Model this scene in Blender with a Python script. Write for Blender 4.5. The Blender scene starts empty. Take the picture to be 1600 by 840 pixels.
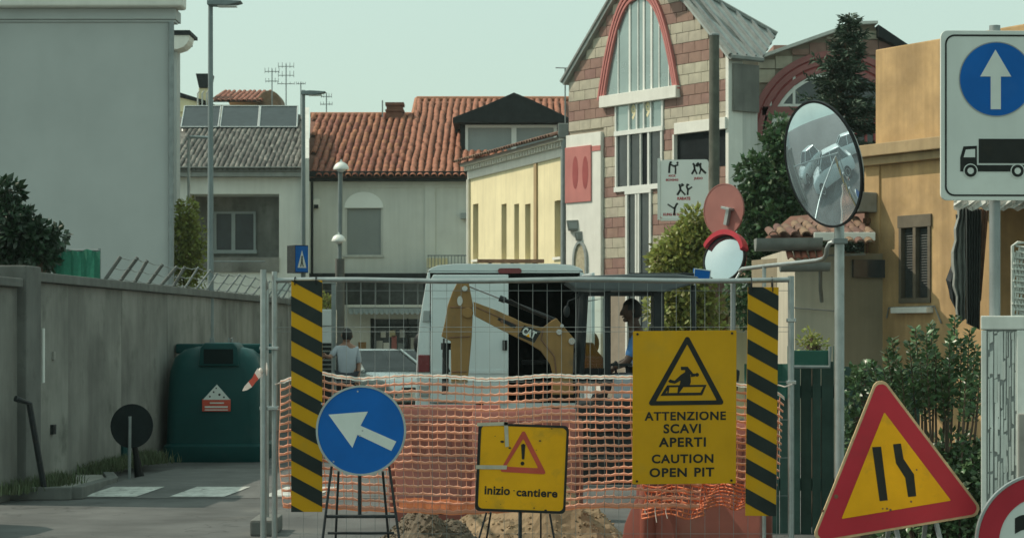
import bpy, bmesh, math, random
import numpy as np
from mathutils import Vector, Matrix
random.seed(7); RNG = np.random.default_rng(11)
R = math.radians
scene = bpy.context.scene
COL = scene.collection

# ------------------------------------------------------------------ camera, sky, sun, exposure
FPX, CX, HZ, CAMZ = 3318.0, 800.0, 525.0, 1.6
cam = bpy.data.cameras.new("camera")
cam.sensor_width = 36.0; cam.lens = FPX * 36.0 / 1600.0
cam.shift_y = (HZ - 420.0) / 1600.0
cam.dof.use_dof = True; cam.dof.focus_distance = 14.0; cam.dof.aperture_fstop = 11.0
cam.clip_start = 0.1; cam.clip_end = 3000.0
camo = bpy.data.objects.new("camera", cam); COL.objects.link(camo)
camo.location = (0, 0, CAMZ); camo.rotation_euler = (R(90), 0, 0)
scene.camera = camo
SUN_EL, SUN_AZ = 47.0, -80.0        # degrees; azimuth measured from +Y towards +X
world = bpy.data.worlds.new("World"); scene.world = world; world.use_nodes = True
wn = world.node_tree.nodes; wl = world.node_tree.links
bg = wn["Background"]; bg.inputs["Strength"].default_value = 0.122
sky = wn.new("ShaderNodeTexSky"); sky.sky_type = 'NISHITA'; sky.sun_disc = False
sky.sun_elevation = R(SUN_EL); sky.sun_rotation = R(SUN_AZ)
sky.dust_density = 4.0; sky.air_density = 1.2; sky.ozone_density = 1.0
hz = wn.new("ShaderNodeMix"); hz.data_type = 'RGBA'; hz.inputs[0].default_value = 0.68
hz.inputs[7].default_value = (5.7, 7.6, 6.45, 1)       # thin milky overcast veil, even over the whole sky
wl.new(sky.outputs[0], hz.inputs[6]); wl.new(hz.outputs[2], bg.inputs[0])
sun = bpy.data.lights.new("sun", 'SUN'); sun.energy = 3.4; sun.angle = R(0.6); sun.color = (1.0, 0.9, 0.74)
suno = bpy.data.objects.new("sun", sun); COL.objects.link(suno)
sd = Vector((math.sin(R(SUN_AZ)) * math.cos(R(SUN_EL)), math.cos(R(SUN_AZ)) * math.cos(R(SUN_EL)), math.sin(R(SUN_EL))))
suno.rotation_euler = sd.to_track_quat('Z', 'Y').to_euler(); suno.location = sd * 60
scene.view_settings.view_transform = 'Standard'; scene.view_settings.look = 'None'
scene.view_settings.exposure = 0.0; scene.view_settings.gamma = 1.0
scene.cycles.max_bounces = 6; scene.cycles.diffuse_bounces = 3; scene.cycles.transparent_max_bounces = 24

# ------------------------------------------------------------------ geometry helpers
def P(px, py, Y): return Vector(((px - CX) * Y / FPX, Y, CAMZ + (HZ - py) * Y / FPX))
def X(px, Y): return (px - CX) * Y / FPX
def Z(py, Y): return CAMZ + (HZ - py) * Y / FPX

class Fr:
    "a flat frame: r along it, u up, n out of it"
    def __init__(s, o, r=(1, 0, 0), u=(0, 0, 1)):
        s.o = Vector(o); s.r = Vector(r).normalized(); s.u = Vector(u).normalized(); s.n = s.r.cross(s.u).normalized()
    def at(s, a, b, d=0.0): return s.o + s.r * a + s.u * b + s.n * d
    def uz(s, px, py):
        k = (px - CX) / FPX
        t = (k * s.o.y - s.o.x) / (s.r.x - k * s.r.y)
        y = s.o.y + t * s.r.y
        return t, CAMZ + (HZ - py) * y / FPX - s.o.z

class MB:
    def __init__(s): s.v = []; s.f = []; s.m = []
    def add(s, vs, fs, mi=0):
        k = len(s.v); s.v += [tuple(p) for p in vs]; s.f += [tuple(i + k for i in f) for f in fs]; s.m += [mi] * len(fs); return s
    def box(s, x0, x1, y0, y1, z0, z1, mi=0):
        vs = [(x0,y0,z0),(x1,y0,z0),(x1,y1,z0),(x0,y1,z0),(x0,y0,z1),(x1,y0,z1),(x1,y1,z1),(x0,y1,z1)]
        return s.add(vs, [(0,3,2,1),(4,5,6,7),(0,1,5,4),(1,2,6,5),(2,3,7,6),(3,0,4,7)], mi)
    def obox(s, F, a0, a1, b0, b1, d0, d1, mi=0):
        return s.poly(F, [(a0,b0),(a1,b0),(a1,b1),(a0,b1)], d0, d1, mi)
    def poly(s, F, pts, d0, d1, mi=0):
        n = len(pts)
        ar = sum(pts[i][0]*pts[(i+1)%n][1]-pts[(i+1)%n][0]*pts[i][1] for i in range(n))
        if ar < 0: pts = pts[::-1]
        if d0 > d1: d0, d1 = d1, d0
        vs = [F.at(a, b, d1) for a, b in pts] + [F.at(a, b, d0) for a, b in pts]
        fs = [tuple(range(n)), tuple(range(2*n-1, n-1, -1))]
        fs += [(i, i+n, (i+1)%n+n, (i+1)%n) for i in range(n)]
        return s.add(vs, fs, mi)
    def tube(s, pts, r, seg=8, mi=0, cap=True):
        pts = [Vector(p) for p in pts]; n = len(pts)
        rs = list(r) if isinstance(r, (list, tuple)) else [r]*n
        vs = []; fs = []; ref = None
        for i, p in enumerate(pts):
            t = (pts[min(i+1,n-1)] - pts[max(i-1,0)]).normalized()
            if ref is None: ref = Vector((0,0,1)) if abs(t.z) < .9 else Vector((1,0,0))
            a = (ref - t*ref.dot(t)).normalized(); b = t.cross(a); ref = a
            for k in range(seg):
                g = 2*math.pi*k/seg
                vs.append(p + (a*math.cos(g) + b*math.sin(g))*rs[i])
        for i in range(n-1):
            for k in range(seg):
                fs.append((i*seg+k, i*seg+(k+1)%seg, (i+1)*seg+(k+1)%seg, (i+1)*seg+k))
        if cap:
            fs.append(tuple(range(seg-1,-1,-1))); fs.append(tuple(range((n-1)*seg, n*seg)))
        return s.add(vs, fs, mi)
    def lathe(s, o, prof, seg=20, axis=(0,0,1), mi=0, cap=True):
        o = Vector(o); ax = Vector(axis).normalized()
        a = Vector((1,0,0)) if abs(ax.x) < .9 else Vector((0,1,0)); a = (a - ax*a.dot(ax)).normalized(); b = ax.cross(a)
        vs = []; fs = []; n = len(prof)
        for r, h in prof:
            for k in range(seg):
                g = 2*math.pi*k/seg; vs.append(o + ax*h + (a*math.cos(g)+b*math.sin(g))*r)
        for i in range(n-1):
            for k in range(seg):
                fs.append((i*seg+k, i*seg+(k+1)%seg, (i+1)*seg+(k+1)%seg, (i+1)*seg+k))
        if cap:
            fs.append(tuple(range(seg-1,-1,-1))); fs.append(tuple(range((n-1)*seg, n*seg)))
        return s.add(vs, fs, mi)
    def ball(s, c, rx, ry=None, rz=None, seg=14, rings=9, mi=0):
        ry = ry or rx; rz = rz or rx; c = Vector(c); vs = []; fs = []
        for i in range(rings+1):
            th = math.pi*i/rings; rr = max(math.sin(th), 1e-3)
            for k in range(seg):
                g = 2*math.pi*k/seg; vs.append(c + Vector((rx*rr*math.cos(g), ry*rr*math.sin(g), -rz*math.cos(th))))
        for i in range(rings):
            for k in range(seg):
                fs.append((i*seg+k, i*seg+(k+1)%seg, (i+1)*seg+(k+1)%seg, (i+1)*seg+k))
        return s.add(vs, fs, mi)
    def mesh(s, name, mats, inv=None, smooth=False, bevel=0.0, bseg=2):
        me = bpy.data.meshes.new(name)
        vs = s.v if inv is None else [tuple(inv @ Vector(p)) for p in s.v]
        me.from_pydata(vs, [], s.f)
        mats = mats if isinstance(mats, (list, tuple)) else [mats]
        for m in mats: me.materials.append(m)
        if len(mats) > 1: me.polygons.foreach_set("material_index", s.m)
        if bevel > 0:
            bm = bmesh.new(); bm.from_mesh(me)
            bmesh.ops.remove_doubles(bm, verts=bm.verts, dist=1e-5)
            es = [e for e in bm.edges if len(e.link_faces) == 2 and e.calc_face_angle(0) > R(32)]
            bmesh.ops.bevel(bm, geom=es, offset=bevel, segments=bseg, profile=.6, affect='EDGES', clamp_overlap=True)
            bm.to_mesh(me); bm.free()
        if smooth:
            me.polygons.foreach_set("use_smooth", [True]*len(me.polygons))
            me.set_sharp_from_angle(angle=R(38))
        me.update(); return me

WM = {}                                   # world matrix of every thing (parts sit at identity under it)
def thing(name, label, cat, loc=(0,0,0), rz=0.0, group=None):
    o = bpy.data.objects.new(name, None); COL.objects.link(o)
    o.empty_display_size = .2
    o.location = loc; o.rotation_euler = (0,0,rz); o["label"] = label; o["category"] = cat
    if group: o["group"] = group
    WM[o] = Matrix.Translation(Vector(loc)) @ Matrix.Rotation(rz, 4, 'Z')
    return o
def part(name, mb, mats, parent, label=None, kind=None, smooth=False, bevel=0.0, local=False, bseg=2):
    M = WM[parent]
    me = mb.mesh(name, mats, None if local else M.inverted(), smooth, bevel, bseg)
    o = bpy.data.objects.new(name, me); COL.objects.link(o); o.parent = parent; WM[o] = M
    if label: o["label"] = label
    if kind: o["kind"] = kind
    return o
def solo(name, mb, mats, label, cat, loc=(0,0,0), group=None, smooth=False, bevel=0.0, kind=None, bseg=2):
    M = Matrix.Translation(Vector(loc))
    me = mb.mesh(name, mats, M.inverted(), smooth, bevel, bseg)
    o = bpy.data.objects.new(name, me); COL.objects.link(o); o.location = loc; WM[o] = M
    if label: o["label"] = label
    if cat: o["category"] = cat
    if group: o["group"] = group
    if kind: o["kind"] = kind
    return o
def struct(name, mb, mats, smooth=False, bevel=0.0):
    me = mb.mesh(name, mats, None, smooth, bevel)
    o = bpy.data.objects.new(name, me); COL.objects.link(o); o["kind"] = "structure"; WM[o] = Matrix.Identity(4); return o
def piece(name, me, parent, mtx):
    "one more object on shared mesh data, mtx = world matrix"
    o = bpy.data.objects.new(name, me); COL.objects.link(o); o.parent = parent
    o.matrix_basis = WM[parent].inverted() @ mtx; return o
def raw_mesh(name, v, f, m):
    me = bpy.data.meshes.new(name); me.from_pydata(v, [], f); me.materials.append(m); return me

def clip(pts, a, b, c):
    "keep a*x+b*y<=c"
    out = []
    for i in range(len(pts)):
        p, q = pts[i], pts[(i+1) % len(pts)]
        dp, dq = a*p[0]+b*p[1]-c, a*q[0]+b*q[1]-c
        if dp <= 0: out.append(p)
        if dp*dq < 0:
            t = dp/(dp-dq); out.append((p[0]+(q[0]-p[0])*t, p[1]+(q[1]-p[1])*t))
    return out
def circ(cx, cy, r, n=40, a0=0, a1=360, ry=None):
    ry = ry or r; full = abs(a1-a0) >= 360
    k = n if full else n+1
    return [(cx+r*math.cos(R(a0+(a1-a0)*i/n)), cy+ry*math.sin(R(a0+(a1-a0)*i/n))) for i in range(k)]
def rrect(x0, x1, y0, y1, r, n=5):
    out = []
    for cx, cy, a in ((x1-r,y1-r,0),(x0+r,y1-r,90),(x0+r,y0+r,180),(x1-r,y0+r,270)):
        out += [(cx+r*math.cos(R(a+90*i/n)), cy+r*math.sin(R(a+90*i/n))) for i in range(n+1)]
    return out
def rpoly(pts, r, n=5):
    "round the corners of a convex polygon"
    out = []; k = len(pts)
    for i in range(k):
        p0, p, p1 = Vector(pts[i-1]), Vector(pts[i]), Vector(pts[(i+1)%k])
        a = (p0-p).normalized(); b = (p1-p).normalized(); half = a.angle(b)/2
        d = r/math.tan(half); c = p + (a+b).normalized()*(r/math.sin(half))
        s = p + a*d; e = p + b*d
        v0 = s-c; v1 = e-c
        for j in range(n+1):
            t = j/n; w = (v0*(1-t)+v1*t).normalized()*r; out.append(tuple(c+w))
    return out
def ring(mb, F, outer, inner, d0, d1, mi=0):
    "flat ring between two outlines with the same number of points"
    n = len(outer)
    vs = [F.at(*p, d1) for p in outer]+[F.at(*p, d1) for p in inner]+[F.at(*p, d0) for p in outer]+[F.at(*p, d0) for p in inner]
    fs = []
    for i in range(n):
        j = (i+1) % n
        fs += [(i, j, n+j, n+i), (2*n+i, 3*n+i, 3*n+j, 2*n+j), (i, 2*n+i, 2*n+j, j), (n+i, n+j, 3*n+j, 3*n+i)]
    mb.add(vs, fs, mi)
def strip(mb, F, outer, inner, d0, d1, mi=0):
    "open band between two polylines"
    n = len(outer)
    vs = [F.at(*p, d1) for p in outer]+[F.at(*p, d1) for p in inner]+[F.at(*p, d0) for p in outer]+[F.at(*p, d0) for p in inner]
    fs = []
    for i in range(n-1):
        j = i+1
        fs += [(i, j, n+j, n+i), (2*n+i, 3*n+i, 3*n+j, 2*n+j), (i, 2*n+i, 2*n+j, j), (n+i, n+j, 3*n+j, 3*n+i)]
    fs += [(0, n, 3*n, 2*n), (n-1, 3*n-1, 4*n-1, 2*n-1)]
    mb.add(vs, fs, mi)
def wall_holes(mb, F, a0, a1, b0, b1, holes, depth, mi=0, thick=None):
    "flat wall in frame F with rectangular holes (a0,a1,b0,b1) and their reveals"
    A = sorted({a0, a1, *[min(max(h[i], a0), a1) for h in holes for i in (0,1)]}); B = sorted({b0, b1, *[min(max(h[i], b0), b1) for h in holes for i in (2,3)]})
    for i in range(len(A)-1):
        for j in range(len(B)-1):
            ca, cb = (A[i]+A[i+1])/2, (B[j]+B[j+1])/2
            if any(h[0] < ca < h[1] and h[2] < cb < h[3] for h in holes): continue
            mb.add([F.at(A[i],B[j]),F.at(A[i+1],B[j]),F.at(A[i+1],B[j+1]),F.at(A[i],B[j+1])], [(0,1,2,3)], mi)
    for h in holes:
        c = [(h[0],h[2]),(h[1],h[2]),(h[1],h[3]),(h[0],h[3])]
        for k in range(4):
            p, q = c[k], c[(k+1)%4]
            mb.add([F.at(*p),F.at(*p,-depth),F.at(*q,-depth),F.at(*q)], [(0,1,2,3)], mi)
    if thick:
        c = [(a0,b0),(a1,b0),(a1,b1),(a0,b1)]
        for k in range(4):
            p, q = c[k], c[(k+1)%4]
            mb.add([F.at(*p),F.at(*q),F.at(*q,-thick),F.at(*p,-thick)], [(0,1,2,3)], mi)
        mb.add([F.at(*p,-thick) for p in c], [(3,2,1,0)], mi)

_txt = {}
def text_shape(body, off=0.0, space=1.0):
    key = (body, off, space)
    if key in _txt: return _txt[key]
    cu = bpy.data.curves.new("lettering", 'FONT'); cu.body = body; cu.size = 1.0; cu.offset = off; cu.space_character = space
    cu.resolution_u = 4
    o = bpy.data.objects.new("lettering", cu); COL.objects.link(o)
    dg = bpy.context.evaluated_depsgraph_get(); dg.update()
    me = o.evaluated_get(dg).to_mesh()
    v = [(p.co.x, p.co.y) for p in me.vertices]; f = [tuple(q.vertices) for q in me.polygons]
    o.evaluated_get(dg).to_mesh_clear(); bpy.data.objects.remove(o); bpy.data.curves.remove(cu)
    xs = [p[0] for p in v]; ys = [p[1] for p in v]
    x0, x1, y0, y1 = min(xs), max(xs), min(ys), max(ys)
    v = [((x-x0)/(x1-x0), (y-y0)/(y1-y0)) for x, y in v]
    _txt[key] = (v, f); return v, f
def text(mb, F, body, a0, a1, b0, b1, d, off=0.02, space=1.0, mi=0, skew=0.0):
    v, f = text_shape(body, off, space)
    mb.add([F.at(a0+(a1-a0)*x, b0+(b1-b0)*y+skew*x, d) for x, y in v], f, mi)

# ------------------------------------------------------------------ materials
def mat(name, c, rough=.7, var=.1, scale=3.0, bump=0.0, bscale=40.0, metal=0.0, streak=0.0, sfreq=7.0, spec=.5, rnd=0.0, leaf=0.0,
        dirt=0.0, dirtc=(.10,.085,.065), dscale=6.0, transl=0.0, coat=0.0, c2=None, detail=5.0, cracks=0.0):
    m = bpy.data.materials.new(name); m.use_nodes = True
    N = m.node_tree.nodes; L = m.node_tree.links; b = N["Principled BSDF"]
    tc = N.new("ShaderNodeTexCoord"); oi = N.new("ShaderNodeObjectInfo")
    mul = N.new("ShaderNodeMath"); mul.operation = 'MULTIPLY'; mul.inputs[1].default_value = 37.0
    L.new(oi.outputs["Random"], mul.inputs[0])
    add = N.new("ShaderNodeVectorMath"); add.operation = 'ADD'
    L.new(tc.outputs["Object"], add.inputs[0]); L.new(mul.outputs[0], add.inputs[1])
    co = add.outputs[0]
    def noise(sc, det=detail, vec=None, rough_=.6):
        n = N.new("ShaderNodeTexNoise"); n.inputs["Scale"].default_value = sc; n.inputs["Detail"].default_value = det
        n.inputs["Roughness"].default_value = rough_; L.new(vec or co, n.inputs["Vector"]); return n.outputs["Fac"]
    def mixc(fac, a, bcol, mode='MIX'):
        x = N.new("ShaderNodeMix"); x.data_type = 'RGBA'; x.blend_type = mode
        if isinstance(fac, float): x.inputs[0].default_value = fac
        else: L.new(fac, x.inputs[0])
        for s, v in ((6, a), (7, bcol)):
            if isinstance(v, tuple): x.inputs[s].default_value = (*v[:3], 1)
            else: L.new(v, x.inputs[s])
        return x.outputs[2]
    def rng(f, a, b_, lo=0.0, hi=1.0):
        r = N.new("ShaderNodeMapRange"); L.new(f, r.inputs[0]); r.inputs[1].default_value = a; r.inputs[2].default_value = b_
        r.inputs[3].default_value = lo; r.inputs[4].default_value = hi; return r.outputs[0]
    lo = tuple(x*(1-var) for x in c); hi = tuple(min(1, x*(1+var)) for x in (c2 or c))
    col = mixc(rng(noise(scale), .3, .7), lo, hi)
    if streak:
        mp = N.new("ShaderNodeMapping"); mp.inputs["Scale"].default_value = (sfreq, sfreq, .35); L.new(co, mp.inputs[0])
        s = rng(noise(1.0, 4, mp.outputs[0]), .42, .75)
        sm = N.new("ShaderNodeMath"); sm.operation = 'MULTIPLY'; sm.inputs[1].default_value = streak; L.new(s, sm.inputs[0])
        col = mixc(sm.outputs[0], col, tuple(x*.45 for x in c))
    if dirt:
        d = rng(noise(dscale, 7), .56, .72); sm = N.new("ShaderNodeMath"); sm.operation = 'MULTIPLY'; sm.inputs[1].default_value = dirt
        L.new(d, sm.inputs[0]); col = mixc(sm.outputs[0], col, dirtc)
    if cracks:
        vo = N.new("ShaderNodeTexVoronoi"); vo.feature = 'DISTANCE_TO_EDGE'; vo.inputs["Scale"].default_value = .55
        nv = N.new("ShaderNodeTexNoise"); nv.inputs["Scale"].default_value = 2.5; L.new(co, nv.inputs["Vector"])
        av = N.new("ShaderNodeVectorMath"); av.operation = 'ADD'; L.new(co, av.inputs[0]); L.new(nv.outputs["Color"], av.inputs[1]); L.new(av.outputs[0], vo.inputs["Vector"])
        cr = rng(vo.outputs["Distance"], 0.0, .012, cracks, 0.0); col = mixc(cr, col, tuple(x*.35 for x in c))
    if rnd or leaf:
        if leaf:
            g = N.new("ShaderNodeNewGeometry"); src = g.outputs["Random Per Island"]; k = leaf
        else: src = oi.outputs["Random"]; k = rnd
        hv = N.new("ShaderNodeHueSaturation"); L.new(rng(src, 0, 1, 1-k, 1+k), hv.inputs["Value"])
        h2 = N.new("ShaderNodeMath"); h2.operation = 'MULTIPLY_ADD'; L.new(src, h2.inputs[0]); h2.inputs[1].default_value = .05 if leaf else .02
        h2.inputs[2].default_value = .475 if leaf else .49
        L.new(h2.outputs[0], hv.inputs["Hue"]); L.new(col, hv.inputs["Color"]); col = hv.outputs[0]
    L.new(col, b.inputs["Base Color"])
    b.inputs["Metallic"].default_value = metal; b.inputs["Specular IOR Level"].default_value = spec
    L.new(rng(noise(scale*2.3), .3, .7, max(.03, rough-.08), min(1, rough+.08)), b.inputs["Roughness"])
    if coat: b.inputs["Coat Weight"].default_value = coat; b.inputs["Coat Roughness"].default_value = .06
    if bump:
        bp = N.new("ShaderNodeBump"); bp.inputs["Strength"].default_value = min(1, bump*8); bp.inputs["Distance"].default_value = bump
        L.new(noise(bscale, 6), bp.inputs["Height"]); L.new(bp.outputs[0], b.inputs["Normal"])
    if transl:
        t = N.new("ShaderNodeBsdfTranslucent"); L.new(col, t.inputs[0]); mx = N.new("ShaderNodeMixShader"); mx.inputs[0].default_value = transl
        L.new(b.outputs[0], mx.inputs[1]); L.new(t.outputs[0], mx.inputs[2]); L.new(mx.outputs[0], N["Material Output"].inputs[0])
    return m
def glass(name, tint=(.75,.85,.83), mixf=.82, rough=.03):
    m = bpy.data.materials.new(name); m.use_nodes = True; N = m.node_tree.nodes; L = m.node_tree.links
    N.remove(N["Principled BSDF"]); t = N.new("ShaderNodeBsdfTransparent"); t.inputs[0].default_value = (*tint, 1)
    g = N.new("ShaderNodeBsdfGlossy"); g.inputs["Roughness"].default_value = rough
    nz = N.new("ShaderNodeTexNoise"); nz.inputs["Scale"].default_value = 3
    r = N.new("ShaderNodeMapRange"); L.new(nz.outputs["Fac"], r.inputs[0]); r.inputs[3].default_value = 1-mixf-.05; r.inputs[4].default_value = 1-mixf+.06
    mx = N.new("ShaderNodeMixShader"); L.new(r.outputs[0], mx.inputs[0]); L.new(t.outputs[0], mx.inputs[1]); L.new(g.outputs[0], mx.inputs[2])
    L.new(mx.outputs[0], N["Material Output"].inputs[0]); return m

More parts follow.
